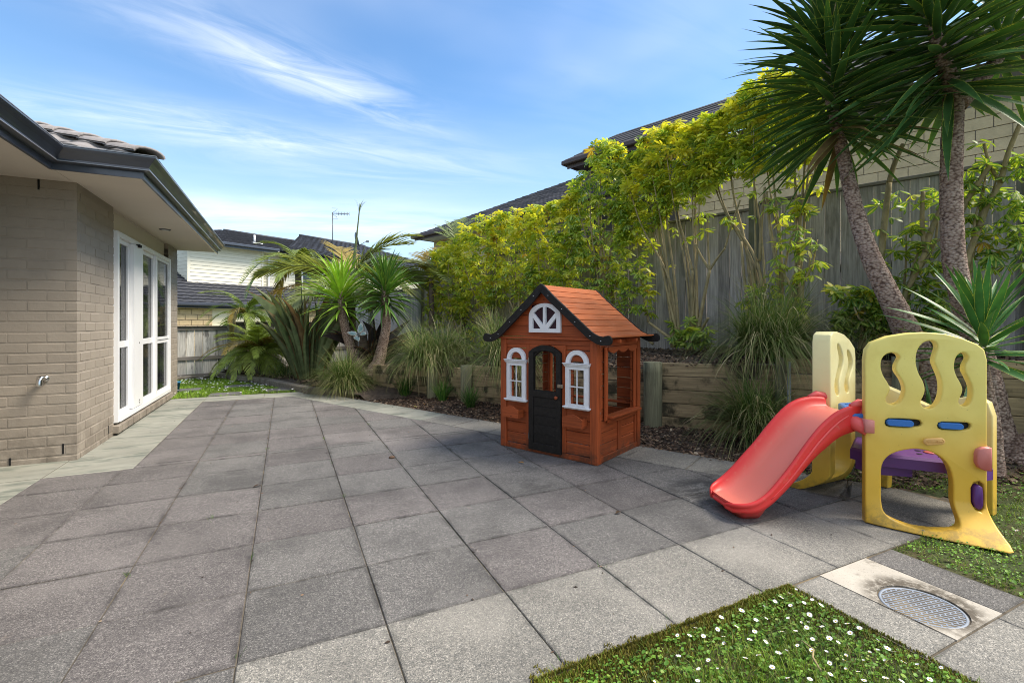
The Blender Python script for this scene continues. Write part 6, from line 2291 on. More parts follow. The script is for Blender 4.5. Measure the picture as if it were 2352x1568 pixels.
def shrub(label, u0, u1, bases, nleaf, seed, C_=8.55, dens_low=.17, greens=.3, size=.125, top=None, low=None, stubs=(), thick=.35):
    r_ = random.Random(seed)
    um = (u0 + u1) / 2
    k0 = (bases[0][0] - 1176) / 1083
    def dep(u, off=0.0): return (C_ + off) / (1 + (u - 1176) / 1083)
    yb_ = dep(bases[0][0], -.05)
    bp = P(bases[0][0], bases[0][1], yb_)
    t_ = tree_at('hedge_shrub', label, 'shrub', bp, 'variegated hedge shrubs along the fence')
    tops = []
    for j, (bu, bv) in enumerate(bases):
        b_ = P(bu, bv, dep(bu, -.1))
        nb_ = 3
        for q in range(nb_):
            tu = lerp(u0, u1, r_.random()); tv = (top or hedge_silhouette)(tu) + r_.uniform(25, 110)
            tp_ = P(tu, tv, dep(tu, r_.uniform(-thick, .1)))
            mid1 = b_.lerp(tp_, .3) + Vector((r_.uniform(-.06, .06), r_.uniform(-.06, .06), .1)); mid1.x = lerp(b_.x, tp_.x, .18 + r_.uniform(-.1, .2)); mid1.y = lerp(b_.y, tp_.y, .18 + r_.uniform(-.1, .2))
            mid2 = b_.lerp(tp_, .68) + Vector((r_.uniform(-.05, .05), r_.uniform(-.05, .05), 0))
            r0 = r_.uniform(.013, .024)
            pts_ = smooth_path([loc(t_, b_) + Vector((r_.uniform(-.05, .05), r_.uniform(-.05, .05), -.05)), loc(t_, mid1), loc(t_, mid2), loc(t_, tp_)], 6)
            MB().tube(pts_, [lerp(r0, .006, i / (len(pts_) - 1)) for i in range(len(pts_))], 7).build('stem', M['stem'], t_)
            tops.append(pts_)
    for (su, sv, eu, ev, r0) in stubs:
        a_ = P(su, sv, dep(su, -.12)); e_ = P(eu, ev, dep(eu, -.18))
        pts_ = smooth_path([loc(t_, a_), loc(t_, a_.lerp(e_, .5)) + Vector((.01, .02, 0)), loc(t_, e_)], 5)
        MB().tube(pts_, [lerp(r0 * .72, r0 * .55, i / (len(pts_) - 1)) for i in range(len(pts_))], 9).build('stem', M['stem'], t_)
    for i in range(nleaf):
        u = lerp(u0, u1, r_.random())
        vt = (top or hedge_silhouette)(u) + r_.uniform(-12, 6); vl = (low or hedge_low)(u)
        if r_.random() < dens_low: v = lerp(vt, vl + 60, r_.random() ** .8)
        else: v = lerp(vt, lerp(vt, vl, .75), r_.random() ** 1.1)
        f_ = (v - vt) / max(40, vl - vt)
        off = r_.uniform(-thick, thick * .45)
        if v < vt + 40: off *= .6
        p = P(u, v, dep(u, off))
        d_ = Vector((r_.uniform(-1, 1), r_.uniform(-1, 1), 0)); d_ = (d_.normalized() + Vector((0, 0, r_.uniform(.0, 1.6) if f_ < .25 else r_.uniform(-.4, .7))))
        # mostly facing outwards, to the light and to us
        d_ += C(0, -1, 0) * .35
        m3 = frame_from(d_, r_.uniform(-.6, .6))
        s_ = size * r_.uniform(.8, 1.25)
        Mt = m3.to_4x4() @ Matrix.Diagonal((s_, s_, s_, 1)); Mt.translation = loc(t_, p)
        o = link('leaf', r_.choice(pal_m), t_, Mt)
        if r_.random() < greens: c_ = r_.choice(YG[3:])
        else: c_ = YG[min(4, int(max(0, r_.gauss(.9 + f_ * 1.6, .8))))]  # yellower towards the top: young growth plus sunlit tone put into the colour
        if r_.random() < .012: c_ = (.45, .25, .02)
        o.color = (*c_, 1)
    # the rest of the crown: too many and too mixed to part leaf by leaf
    if nleaf > 200:
        b = MB()
        for i in range(120):
            u = lerp(u0, u1, r_.random()); vt = (top or hedge_silhouette)(u) + r_.uniform(4, 20); vl = (low or hedge_low)(u)
            v = lerp(vt, lerp(vt, vl, .8), r_.random() ** 1.2)
            p = loc(t_, P(u, v, dep(u, r_.uniform(-thick * .6, thick * .6))))
            d_ = Vector((r_.uniform(-1, 1), r_.uniform(-1, 1), r_.uniform(-.3, 1.0))) + C(0, -1, 0) * .3
            m3 = frame_from(d_, r_.uniform(-.6, .6)); s_ = size * r_.uniform(.7, 1.1)
            src = pal_raw[i % len(pal_raw)]
            b.add([p + m3 @ (Vector(q) * s_) for q in src.v], src.f, True, src.a)
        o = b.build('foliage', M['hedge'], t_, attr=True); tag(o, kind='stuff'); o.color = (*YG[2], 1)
    return t_


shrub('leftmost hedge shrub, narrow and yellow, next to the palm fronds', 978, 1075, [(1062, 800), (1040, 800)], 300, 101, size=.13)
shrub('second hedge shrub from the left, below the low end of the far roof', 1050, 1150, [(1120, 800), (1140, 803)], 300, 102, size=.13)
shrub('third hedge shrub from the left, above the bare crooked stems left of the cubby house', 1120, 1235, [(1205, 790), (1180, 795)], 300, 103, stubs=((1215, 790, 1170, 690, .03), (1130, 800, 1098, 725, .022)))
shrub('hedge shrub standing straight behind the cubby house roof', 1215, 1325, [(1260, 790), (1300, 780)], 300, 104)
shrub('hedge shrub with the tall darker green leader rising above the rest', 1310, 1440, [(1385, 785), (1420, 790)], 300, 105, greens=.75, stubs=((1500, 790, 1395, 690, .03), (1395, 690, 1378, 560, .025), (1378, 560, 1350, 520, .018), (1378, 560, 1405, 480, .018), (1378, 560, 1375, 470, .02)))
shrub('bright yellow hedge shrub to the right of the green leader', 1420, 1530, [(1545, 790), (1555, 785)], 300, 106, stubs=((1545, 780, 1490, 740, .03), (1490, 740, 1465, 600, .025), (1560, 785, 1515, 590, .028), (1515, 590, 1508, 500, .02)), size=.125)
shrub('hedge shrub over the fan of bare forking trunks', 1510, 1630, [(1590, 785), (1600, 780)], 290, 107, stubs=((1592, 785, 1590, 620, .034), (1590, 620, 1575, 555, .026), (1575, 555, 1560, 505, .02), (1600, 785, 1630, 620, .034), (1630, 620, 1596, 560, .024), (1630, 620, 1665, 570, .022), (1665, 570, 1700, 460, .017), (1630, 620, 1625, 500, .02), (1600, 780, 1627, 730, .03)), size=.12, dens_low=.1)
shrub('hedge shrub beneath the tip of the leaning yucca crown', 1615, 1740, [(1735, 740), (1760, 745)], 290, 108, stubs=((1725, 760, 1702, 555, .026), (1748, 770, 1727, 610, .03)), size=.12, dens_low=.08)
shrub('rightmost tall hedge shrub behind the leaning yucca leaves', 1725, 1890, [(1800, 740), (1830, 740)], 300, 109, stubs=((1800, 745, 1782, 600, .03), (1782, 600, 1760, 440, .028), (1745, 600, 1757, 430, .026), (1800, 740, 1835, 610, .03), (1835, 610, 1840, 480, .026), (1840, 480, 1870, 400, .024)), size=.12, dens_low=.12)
# lower suckers and sprays of leaf
def spray(label, u0, u1, v0, v1, base, n, seed, C_=8.3, size=.13, greens=.6, stubs=()):
    return shrub(label, u0, u1, [base], n, seed, C_=C_, dens_low=1.0, greens=greens, size=size, top=lambda u: v0, low=lambda u: v1 - 60, stubs=stubs, thick=.22)


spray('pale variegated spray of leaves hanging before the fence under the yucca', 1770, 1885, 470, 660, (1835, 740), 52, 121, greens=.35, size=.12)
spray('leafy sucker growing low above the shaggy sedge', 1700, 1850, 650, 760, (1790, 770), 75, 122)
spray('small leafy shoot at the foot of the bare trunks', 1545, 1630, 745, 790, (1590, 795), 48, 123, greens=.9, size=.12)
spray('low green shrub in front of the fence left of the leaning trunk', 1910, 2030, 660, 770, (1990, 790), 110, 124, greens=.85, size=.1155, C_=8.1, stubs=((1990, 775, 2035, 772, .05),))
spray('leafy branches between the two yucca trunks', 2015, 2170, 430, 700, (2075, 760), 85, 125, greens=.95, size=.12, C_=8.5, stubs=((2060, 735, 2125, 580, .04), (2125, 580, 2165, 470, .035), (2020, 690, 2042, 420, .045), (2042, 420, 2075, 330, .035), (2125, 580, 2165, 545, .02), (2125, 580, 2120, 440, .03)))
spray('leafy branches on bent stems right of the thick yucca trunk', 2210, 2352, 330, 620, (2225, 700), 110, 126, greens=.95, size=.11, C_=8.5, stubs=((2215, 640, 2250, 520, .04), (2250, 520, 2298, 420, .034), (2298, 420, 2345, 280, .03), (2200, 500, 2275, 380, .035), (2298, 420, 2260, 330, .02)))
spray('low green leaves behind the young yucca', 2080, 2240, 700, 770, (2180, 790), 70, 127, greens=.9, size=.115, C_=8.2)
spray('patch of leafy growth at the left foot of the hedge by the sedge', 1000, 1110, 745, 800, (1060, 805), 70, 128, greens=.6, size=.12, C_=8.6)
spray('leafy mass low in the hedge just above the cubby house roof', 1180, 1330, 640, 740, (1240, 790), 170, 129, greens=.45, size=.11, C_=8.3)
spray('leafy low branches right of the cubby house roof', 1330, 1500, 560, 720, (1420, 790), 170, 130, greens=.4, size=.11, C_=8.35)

# ================================================================== NEIGHBOURING HOUSE (back left)
ND = Vector((.556, .831)); NA = Vector((-.831, .556))     # along and away, camera plan
N0 = Vector((-13.03, 19.0))
np_ = C(N0.x, N0.y, 0)
n_ang = math.atan2((C(ND.x, ND.y)).y, (C(ND.x, ND.y)).x)
nh = empty('weatherboard_house', 'cream two storey weatherboard house with charcoal tiled roofs beyond the low fence', 'house', (np_.x, np_.y, 0), n_ang)
# local: +x along, +y away


def nb_(name, mat, *bx, cham=0, parent=None):
    b = MB()
    for q in bx: b.box(*q, cham=cham)
    return b.build(name, M[mat], parent or nh)


GL = -.34
EV = 4.40
# ground storey (projects towards us by 2.0)
nb_('wall', 'cream_plaster', (-6, -1.7, GL, 14, 3, 1.95))
for x0, x1 in ((-6, .12), (3.35, 5.2)):
    nrow = 10
    z = GL
    k = 0
    while z < 1.75:
        x = x0 - (.2 if k % 2 else 0)
        while x < x1:
            a = max(x, x0); c_ = min(x + .39, x1)
            if c_ - a > .05 and (x > -1.8): nb_('block', 'block', (a + .006, -1.735, z + .006, c_ - .006, -1.702, z + .190), cham=.004)
            x += .40
        z += .2; k += 1
    nb_('block_bed', 'block_joint', (x0, -1.712, GL, x1, -1.701, 1.9))
w1_ = nb_('window', 'cream', (.35, -1.74, .9, 2.6, -1.705, .96), (.35, -1.74, -.1, .40, -1.705, .9), (2.55, -1.74, -.1, 2.6, -1.705, .9))
nb_('pane', 'glass_dark', (.40, -1.73, -.1, 2.55, -1.706, .9), parent=w1_)
w2_ = nb_('window', 'white', (5.25, -1.76, .0, 5.35, -1.705, 1.35), (8.9, -1.76, .0, 9.0, -1.705, 1.35), (5.35, -1.76, 1.27, 8.9, -1.705, 1.35), (6.5, -1.76, .0, 6.58, -1.705, 1.27), (7.7, -1.76, 0, 7.78, -1.705, 1.27))
for a, c_ in ((5.35, 6.5), (6.58, 7.7), (7.78, 8.9)):
    nb_('pane', 'glass_dark', (a, -1.74, .0, c_, -1.72, 1.27), parent=w2_)
# lower roof: tile courses stepping up to the wall
def courses(y0, z0, y1, z1, x0, x1, n, parent, mat='slate', hipl=0.0, hipr=0.0, wav=True, name='tile_course'):
    for i in range(n):
        ya, yb = lerp(y0, y1, i / n), lerp(y0, y1, (i + 1) / n); za, zb = lerp(z0, z1, i / n), lerp(z0, z1, (i + 1) / n)
        xa0, xa1 = x0 + hipl * i / n, x1 - hipr * i / n
        xb0, xb1 = x0 + hipl * (i + 1) / n, x1 - hipr * (i + 1) / n
        b = MB()
        nw = max(2, int((xa1 - xa0) / (.17 if wav else 3)))
        vs = []
        for j in range(nw + 1):
            f = j / nw
            h = .028 * (j % 2) if wav else 0
            xa = lerp(xa0, xa1, f); xb = lerp(xb0, xb1, f)
            vs += [(xa, ya + .02, za - .03), (xa, ya - .015, za + .045 + h), (xb, yb, zb + .006 + h * .7)]
        b.add(vs, [(3 * j + r, 3 * j + 3 + r, 3 * j + 4 + r, 3 * j + 1 + r) for j in range(nw) for r in range(2)])
        b.build(name, M[mat], parent)


def gutter_box(parent, x0, x1, y, z, mat='gutter'):
    b = MB(); b.box(x0, y - .12, z - .12, x1, y, z, cham=.02); b.box(x0 + .002, y, z - .20, x1 - .002, y + .02, z - .002)
    b.build('gutter', M[mat], parent)


nb_('soffit', 'cream', (-6, -2.1, 1.78, 14, -1.7, 1.80))
gutter_box(nh, -6, 14, -2.0, 1.90)
courses(-2.05, 1.88, .0, 2.80, -6, 14, 7, nh)
# side bay roof left rising steeply
b = MB(); b.add([(-.05, -2.0, 1.95), (-2.6, -2.0, 3.9), (-2.6, .6, 3.9), (-.05, .6, 2.85)], [(0, 1, 2, 3)]); 
courses(0, 2.80, 3.6, 4.35, -8, -.03, 12, nh)
# upper storey boards
nb_('upper_wall', 'cream', (.004, .012, 2.6, 3.0, 6, EV), (3.0, .412, 2.6, 16, 6, EV))
nb_('side_wall', 'cream', (-.02, .0, 2.6, .0, .01, EV))
z = 2.76
while z < EV - .05:
    for x0, x1, yy in ((-.0, 2.985, .0), (3.0, 5.15, .40), (6.35, 16, .40)):
        b = MB(); b.add([(x0, yy - .022, z), (x1, yy - .022, z), (x1, yy - .003, z + .148), (x0, yy - .003, z + .148), (x0, yy + .004, z), (x1, yy + .004, z)], [(0, 1, 2, 3), (4, 5, 1, 0)])
        b.build('weatherboard', M['cream'], nh)
    MB().box(-.022, -.02, z, .002, 4.0, z + .143).build('weatherboard', M['cream'], nh)
    b2 = MB(); b2.box(2.985, -.02, z, 3.012, .40, z + .143); b2.build('weatherboard', M['cream'], nh)
    z += .15
nb_('corner_board', 'cream', (-.06, -.035, 2.62, .03, .005, EV), (2.94, -.035, 2.62, 3.02, .005, EV))
nb_('downpipe', 'white', (3.42, .30, 2.75, 3.50, .372, EV - .05))
nb_('downpipe', 'white', (3.42, -.05, 2.73, 5.6, .02, 2.80))
uw = nb_('upper_window', 'white', (5.15, .36, 2.85, 5.22, .41, 4.0), (6.28, .36, 2.85, 6.35, .41, 4.0), (5.22, .36, 3.93, 6.28, .41, 4.0), (5.22, .36, 2.85, 6.28, .41, 2.92))
nb_('pane', 'glass_dark', (5.22, .385, 2.92, 6.28, .40, 3.93), parent=uw)
nb_('upper_wall', 'cream', (5.15, .395, 4.0, 6.35, .41, EV), (5.15, .395, 2.6, 6.35, .41, 2.85))
nb_('soffit', 'cream', (-.6, -.5, EV - .01, 3.5, .6, EV + .01), (3.5, -.1, EV - .012, 16.5, .6, EV + .008))
gutter_box(nh, -1.2, 3.45, -.5, EV + .12)
gutter_box(nh, 3.45, 16.5, -.1, EV + .121)
courses(-.55, EV + .10, 5.26, 6.02, -1.3, 8.5, 15, nh, hipl=4.9, hipr=0)
courses(-.15, EV + .10, 5.3, 6.42, 3.9, 17, 16, nh, hipl=4.2, hipr=4)
MB().tube([(3.75, 5.26, 6.06), (8.3, 5.28, 6.06)], .07, 8).build('ridge_tile', M['slate'], nh)
MB().tube([(8.1, 5.3, 6.46), (13.0, 5.3, 6.46)], .07, 8).build('ridge_tile', M['slate'], nh)
b = MB(); b.tube([(3.02, .75, 4.85), (3.02, .75, 5.22)], .045, 8); b.box(2.80, .45, 4.78, 3.25, 1.05, 4.84)
b.build('vent_pipe', M['white'], nh)
# aerial, dish
an = MB()
A_ = P(764, 590, 27.5); T_ = P(764, 488, 27.5)
an.tube([A_, T_], .03, 6)
e0 = P(762, 490, 27.5); e1 = P(802, 491.5, 27.5)
an.tube([e0, e1], .02, 5)
for k in range(9):
    c_ = lerp(e0, e1, .3 + .7 * k / 8); an.tube([c_ + Vector((0, 0, .10)), c_ - Vector((0, 0, .10))], .012, 4)
for sg in (1, -1):
    an.tube([e0, e0 + Vector((0, 0, .22 * sg)) + (e1 - e0) * .3], .01, 4)
    an.tube([e0 + Vector((0, 0, .30 * sg)), e0 + Vector((0, 0, .30 * sg)) + (e1 - e0) * .35], .008, 4)
an.v = [(x - A_.x, y - A_.y, z - A_.z) for x, y, z in an.v]
o = an.build('roof_aerial', M['metal_grey']); o.location = A_
tag(o, 'thin television aerial mast with a toothed boom on the charcoal ridge', 'aerial')
ds = MB()
q0 = P(818, 580, 27.0)
ds.tube([Vector((0, 0, -.2)), Vector((0, 0, .5))], .03, 6)
ds.lathe([(.40, .10), (.30, .05), (.15, .015), (.02, 0)], 20, Matrix.Translation((-.05, 0, .75)) @ Matrix.Rotation(R(75), 4, 'Y'))
ds.tube([Vector((0, 0, .3)), C(.55, 0, .62)], .02, 5)
ds.box(.52, -.35, .58, .66, -.2, .68)
ds.tube([Vector((0, 0, .2)), C(-.7, 0, -.05)], .015, 5); ds.tube([Vector((0, 0, .2)), C(.45, 0, -.35)], .015, 5)
o = ds.build('satellite_dish', M['metal_grey']); o.location = q0
tag(o, 'grey satellite dish standing on the charcoal roof behind the palm spear', 'satellite dish')

# ================================================================== NEIGHBOURING HOUSE (right, behind the tall fence)
RC = 14.5
def RP(s_, back=0.0, z=0.0):
    """point on the block wall: s along the fence direction"""
    base = Vector((RC / 2, RC / 2)) + FD * s_ + Vector((.7071, .7071)) * back
    return C(base.x, base.y, z)


r0 = RP(0)
rh = empty('block_house', 'honey coloured block house with brown gutters and dark shingle roof behind the tall fence', 'house', (r0.x, r0.y, 0), fang)
# local: +x along FD (to the right, nearer), +y away (back)


def rb_(name, mat, *bx, cham=0, parent=None):
    b = MB()
    for q in bx: b.box(*q, cham=cham)
    return b.build(name, M[mat], parent or rh)


def s_at(u, Cc):
    """s where the sight line u meets the line X+Y=Cc"""
    k = (u - 1176) / 1083
    y = Cc / (1 + k); x = Cc - y
    return (Vector((x, y)) - Vector((Cc / 2, Cc / 2))).dot(FD)


sL = s_at(997, RC)
sU = s_at(1345, RC)
rb_('wall', 'block_joint', (sL + .006, .008, -.4, sU + 3, 8, 4.15), (sU + .004, .008, -.4, 11, 8, 5.15))
# blocks in the part that shows over the fence
mats_ = {}
for (x0, x1, z0, z1) in ((sL, sL + 3.2, 2.4, 4.12), (s_at(1560, RC), 10.6, 2.45, 4.4)):
    z = z0; k = 0
    while z < z1:
        x = x0 - (.2 if k % 2 else 0)
        while x < x1:
            a = max(x, x0); c_ = min(x + .39, x1)
            if c_ - a > .06:
                key = round(c_ - a, 2)
                if key not in mats_:
                    b = MB(); b.box(0, 0, 0, c_ - a, .03, .178, cham=.004); mats_[key] = b.mesh('block', M['block_pale'])
                o = link('block', mats_[key], rh); o.location = (a, -.012 + rnd.uniform(-.002, .002), z)
            x += .40
        z += .188; k += 1
# lower roof
gl0 = s_at(952, RC - .8 * 1.4142)
GZ1 = 4.19
rb_('soffit', 'soffit_grey', (gl0 + .02, -.80, GZ1 - .04, sU + 2, .0, GZ1 - .02))
rb_('soffit', 'soffit_grey', (gl0 + .02, 0, GZ1 - .041, sL, 7, GZ1 - .021))
b = MB(); b.box(gl0 - .0, -.92, GZ1 - .05, sU + 2, -.80, GZ1 + .07, cham=.02); b.box(gl0 + .01, -.80, GZ1 - .12, sU + 2, -.78, GZ1 + .06); b.build('gutter', M['fascia_brown'], rh)
b = MB(); b.box(gl0 - .1, -.9, GZ1 - .05, gl0 + .0, 7, GZ1 + .07, cham=.02); b.build('gutter', M['fascia_brown'], rh)


def rroof(x0, x1, y0, z0, depth, rise, n, hip=True):
    for i in range(n):
        ya = y0 + depth * i / n; yb = y0 + depth * (i + 1) / n
        za = z0 + rise * i / n; zb = z0 + rise * (i + 1) / n
        h0 = depth * i / n if hip else 0; h1 = depth * (i + 1) / n if hip else 0
        b = MB()
        nx = max(2, int((x1 - x0) / .35))
        vs = []
        for j in range(nx + 1):
            f = j / nx
            lift = rnd.uniform(.012, .024)
            xa = lerp(x0 + h0, x1, f); xb = lerp(x0 + h1, x1, f)
            vs += [(xa, ya, za - .02), (xa, ya, za + lift), (xb, yb, zb)]
        b.add(vs, [(3 * j + r, 3 * j + 3 + r, 3 * j + 4 + r, 3 * j + 1 + r) for j in range(nx) for r in range(2)])
        b.build('shingle_course', M['shingle'], rh)
    # the return slope beyond the hip
    b = MB(); b.add([(x0, y0, z0), (x0 + depth, y0 + depth, z0 + rise), (x0 + depth, y0 + depth + 5, z0 + rise), (x0, y0 + depth + 5, z0)], [(0, 3, 2, 1)])
    if hip: b.build('return_slope', M['shingle'], rh)


rroof(gl0, sU + 3, -.86, GZ1 + .06, 4.4, 2.2, 24)
gl1 = s_at(1302, RC - .8 * 1.4142)
GZ2 = 5.20
rb_('soffit', 'fascia_brown', (gl1 + .02, -.80, GZ2 - .04, 12, .0, GZ2 - .02), (gl1 + .02, 0, GZ2 - .041, sU, 7, GZ2 - .021))
b = MB(); b.box(gl1, -.92, GZ2 - .06, 12, -.80, GZ2 + .06, cham=.02); b.box(gl1 + .01, -.80, GZ2 - .15, 12, -.78, GZ2 + .05); b.build('gutter', M['fascia_brown'], rh)
b = MB(); b.box(gl1 - .1, -.9, GZ2 - .06, gl1, 7, GZ2 + .06, cham=.02); b.build('gutter', M['fascia_brown'], rh)
rroof(gl1, 12.5, -.86, GZ2 + .06, .92, .66, 6)

# ================================================================== BUTTERFLY
bfy = empty('butterfly_ornament', 'pale blue and rust painted metal butterfly garden ornament by the leaning yucca', 'garden ornament', P(823, 768, 8.25))
m, t, b_ = newmat('painted_wing')
pos = t.new('ShaderNodeTexCoord').outputs['Object']
a = t.new('ShaderNodeAttribute', attribute_name='mid').outputs['Fac']
n1 = t.noise(pos, 40, 4, .7)
c = t.ramp(a, [(.0, (.35, .33, .30)), (.18, (.80, .80, .76)), (.5, (.30, .50, .55)), (1, (.22, .36, .42))])
c = t.mix(t.maprange(n1, .52, .66, 0, .7), c, (.40, .20, .10))
t.put(b_.inputs['Base Color'], c); b_.inputs['Roughness'].default_value = .5
M['wing'] = m


def wing(pts, name):
    cx_ = sum(p[0] for p in pts) / len(pts); cz_ = sum(p[1] for p in pts) / len(pts)
    n = len(pts); b = MB()
    yo = .012
    f = lambda x, z, y=0: C(x, y, z)
    vs = [f(x, z) for x, z in pts] + [f(lerp(x, cx_, .22), lerp(z, cz_, .22), -.006) for x, z in pts] + [f(cx_, cz_, -.016)] + [f(x, z, .004) for x, z in pts]
    at = [0.0] * n + [.35] * n + [1.0] + [0.0] * n
    fs = [(j, (j + 1) % n, n + (j + 1) % n, n + j) for j in range(n)] + [(n + j, n + (j + 1) % n, 2 * n) for j in range(n)] + [(2 * n + 1 + (j + 1) % n, 2 * n + 1 + j, j, (j + 1) % n)[::-1] for j in range(n)]
    fs += [tuple(2 * n + 1 + j for j in range(n - 1, -1, -1))]
    b.add(vs, fs, True, at)
    return b.build(name, M['wing'], bfy, attr=True)


wing([(0, .01), (-.02, .07), (.0, .15), (.045, .21), (.07, .20), (.085, .14), (.10, .09), (.06, .04)], 'wing')
wing([(.0, .0), (.06, .035), (.12, .05), (.145, .01), (.12, -.01), (.06, -.02)], 'wing')
wing([(0, .0), (-.05, .055), (-.12, .06), (-.19, .045), (-.20, .025), (-.14, -.01), (-.07, -.03)], 'wing')
wing([(0, -.01), (-.05, -.02), (-.09, -.05), (-.07, -.08), (-.03, -.10), (.01, -.13), (.03, -.09), (.025, -.04)], 'wing')
MB().tube([C(-.02, -.02, .045), C(0, -.02, .0), C(.02, -.02, -.05)], [.008, .013, .006], 8).build('body', M['metal_grey'], bfy)
MB().tube([C(0, .01, 0), C(.0, .03, -.42)], .006, 6).build('stake', M['metal_grey'], bfy)

# ================================================================== LOOSE STUFF: bark, lawn, daisies, leaves
rs = random.Random(99)


def chips(name, sampler, n, s0, s1):
    b = MB()
    for i in range(n):
        p = sampler(rs)
        if p is None: continue
        L_ = rs.uniform(s0, s1); w_ = L_ * rs.uniform(.3, .7); h_ = L_ * rs.uniform(.08, .22)
        e = Euler((rs.uniform(-.6, .6), rs.uniform(-.6, .6), rs.uniform(0, 6.28))).to_matrix()
        pts = [(-.5, -.35), (.1, -.5), (.5, -.1), (.35, .45), (-.3, .5)]
        k = [rs.uniform(.75, 1.2) for _ in pts]
        vs = [p + e @ Vector((x * L_ * q, y * w_ * q, z)) for z in (0, h_) for (x, y), q in zip(pts, k)]
        b.add(vs, [(5, 6, 7, 8, 9)] + [(j, (j + 1) % 5, 5 + (j + 1) % 5, 5 + j) for j in range(5)])
    o = b.build(name, M['bark']); tag(o, kind='stuff'); return o


def s_low(r_):
    i = r_.random() * NL; j = r_.random() ** .9 * 4
    i0, j0 = min(int(i), NL - 1), min(int(j), 3); fi, fj = i - i0, j - j0
    q = [Vector(LB[(i0 + a) * 5 + j0 + b_]) for a in (0, 1) for b_ in (0, 1)]
    p = q[0].lerp(q[1], fj).lerp(q[2].lerp(q[3], fj), fi)
    p.z += r_.uniform(-.002, .012)
    return p


def s_up(r_):
    p = bed(r_.uniform(.03, .98), r_.random() ** 1.3); p.z += r_.uniform(-.002, .012); return p


def s_gard(r_):
    t_ = r_.random() * 5; i = int(t_); e = Vector((*T1[i], .07)).lerp(Vector((*T1[i + 1], .07)), t_ - i)
    q = e + Vector((r_.uniform(.05, 1.3), r_.uniform(0, .6), 0)); q.z = .08 + r_.uniform(0, .015) + .03 * (q.x - e.x)
    return q


o = chips('bark_mulch', s_low, 9000, .018, .055); o['label'] = 'dark bark chips covering the lower bed along the paving'
o = chips('bark_mulch', s_up, 9000, .018, .055); o['label'] = 'bark chips and leaf litter on the raised bed behind the wall'
o = chips('bark_mulch', s_gard, 2200, .03, .09); o['label'] = 'dry litter round the flax and palms'


def scatter_spill(n):
    b = MB()
    for i in range(n):
        y = rs.uniform(1.9, 7.2); x = DOUT[2] - .51 * y - abs(rs.gauss(0, .05)) + .02
        L_ = rs.uniform(.008, .03); a = rs.uniform(0, 6.28)
        c_, s_ = math.cos(a) * L_ / 2, math.sin(a) * L_ / 2
        z = .004
        b.add([(x - c_, y - s_, z), (x + s_ * .5, y - c_ * .5, z), (x + c_, y + s_, z + .004), (x - s_ * .5, y + c_ * .5, z + .006)], [(0, 1, 2, 3)])
    o = b.build('bark_crumbs', M['bark']); tag(o, kind='stuff')


scatter_spill(420)

# lawn surfaces
def ragged(x):
    return .010 + .010 * math.sin(x * 31) * math.sin(x * 13 + 1) + .006 * math.sin(x * 67)


def in_A(x, y): return .74 < x < 2.012 and -1.0 < y < 1.343
def in_B(x, y): return (x > 3.065 or y > .855) and x > 2.832 and (y < 1.345 or x + .51 * y > 4.83) and x < 6 and y < 2.45
def tufts(name, mat, sampler, n, h0, h1, w_, lean=.6, kind='stuff', label=None):
    b = MB()
    for i in range(n):
        q = sampler(rs)
        if q is None: continue
        x, y, k = q
        z = lawn_z(x, y) if y < 8 else -.012
        if (x < 2.015 and y > 1.35 and y < 1.6) or (2.015 <= x < 2.4 and y < 1.36): z = .0
        a = rs.uniform(0, 6.28); h = rs.uniform(h0, h1) * k; l = rs.uniform(.1, lean) * h
        dx, dy = math.cos(a), math.sin(a); wx, wy = -dy * w_ / 2, dx * w_ / 2
        b.add([(x - wx, y - wy, z), (x + wx, y + wy, z), (x + dx * l * .4 + wx * .7, y + dy * l * .4 + wy * .7, z + h * .6), (x + dx * l * .4 - wx * .7, y + dy * l * .4 - wy * .7, z + h * .6), (x + dx * l, y + dy * l, z + h)], [(0, 1, 2, 3), (3, 2, 4)])
    o = b.build(name, M[mat]); tag(o, label, kind=kind); return o


def patch(x, y, sc=2.3, ph=0.0):
    return .5 + .5 * math.sin(x * sc * 2.1 + ph + 1.3 * math.sin(y * sc * 1.7)) * math.sin(y * sc * 2.6 + ph * 2 + math.sin(x * sc * 1.3))


def edge_A(x, y):
    """distance to the paving round the near lawn"""
    return min(x - .74, 2.012 - x, 1.343 - y) if y > -.2 else 1


def sA(r_):
    x, y = r_.uniform(.73, 2.02), 1.355 - abs(r_.random()) ** 1.15 * 1.9
    e = edge_A(x, y)
    if r_.random() > .35 + patch(x, y) * .8 + (.25 if e > .2 else -.2): return None
    return (x, y, .55 + .5 * min(1, e / .25) + .25 * patch(x, y, 4, 1))


def sB(r_):
    x, y = r_.uniform(2.832, 5.2), r_.uniform(-.2, 2.4)
    if not in_B(x, y): return None
    if r_.random() > .25 + patch(x, y, 2.9, 2) * .7: return None
    return (x, y, .8)


tufts('grass', 'grass', sA, 36000, .012, .042, .0026, 1.3, label='short grass of the near lawn')
tufts('grass', 'grass', sB, 34000, .010, .038, .0030, 1.3, label='thin weedy grass around and behind the climber')


def sM(r_):
    if r_.random() < .06:
        # creeping over the slab edges
        if r_.random() < .7:
            x = r_.uniform(.72, 2.0)
            o_ = max(0, ragged(x)) * (1.2 + 1.8 * max(0, 1.5 - x)) * r_.random()
            return (x, 1.352 + o_, .8)
        y = r_.uniform(-.2, 1.34); return (2.016 + abs(r_.gauss(0, .008)) * patch(.3, y * 2, 3), y, .8)
    x, y = r_.uniform(.73, 2.021), 1.356 - r_.random() ** 2 * 1.2
    e = edge_A(x, y)
    if r_.random() > max(.16 * patch(x, y, 2.6, 3), (1.1 - e * 6 if x > 1.2 else 1.5 - e * 2.4)): return None
    return (x, y, 1)


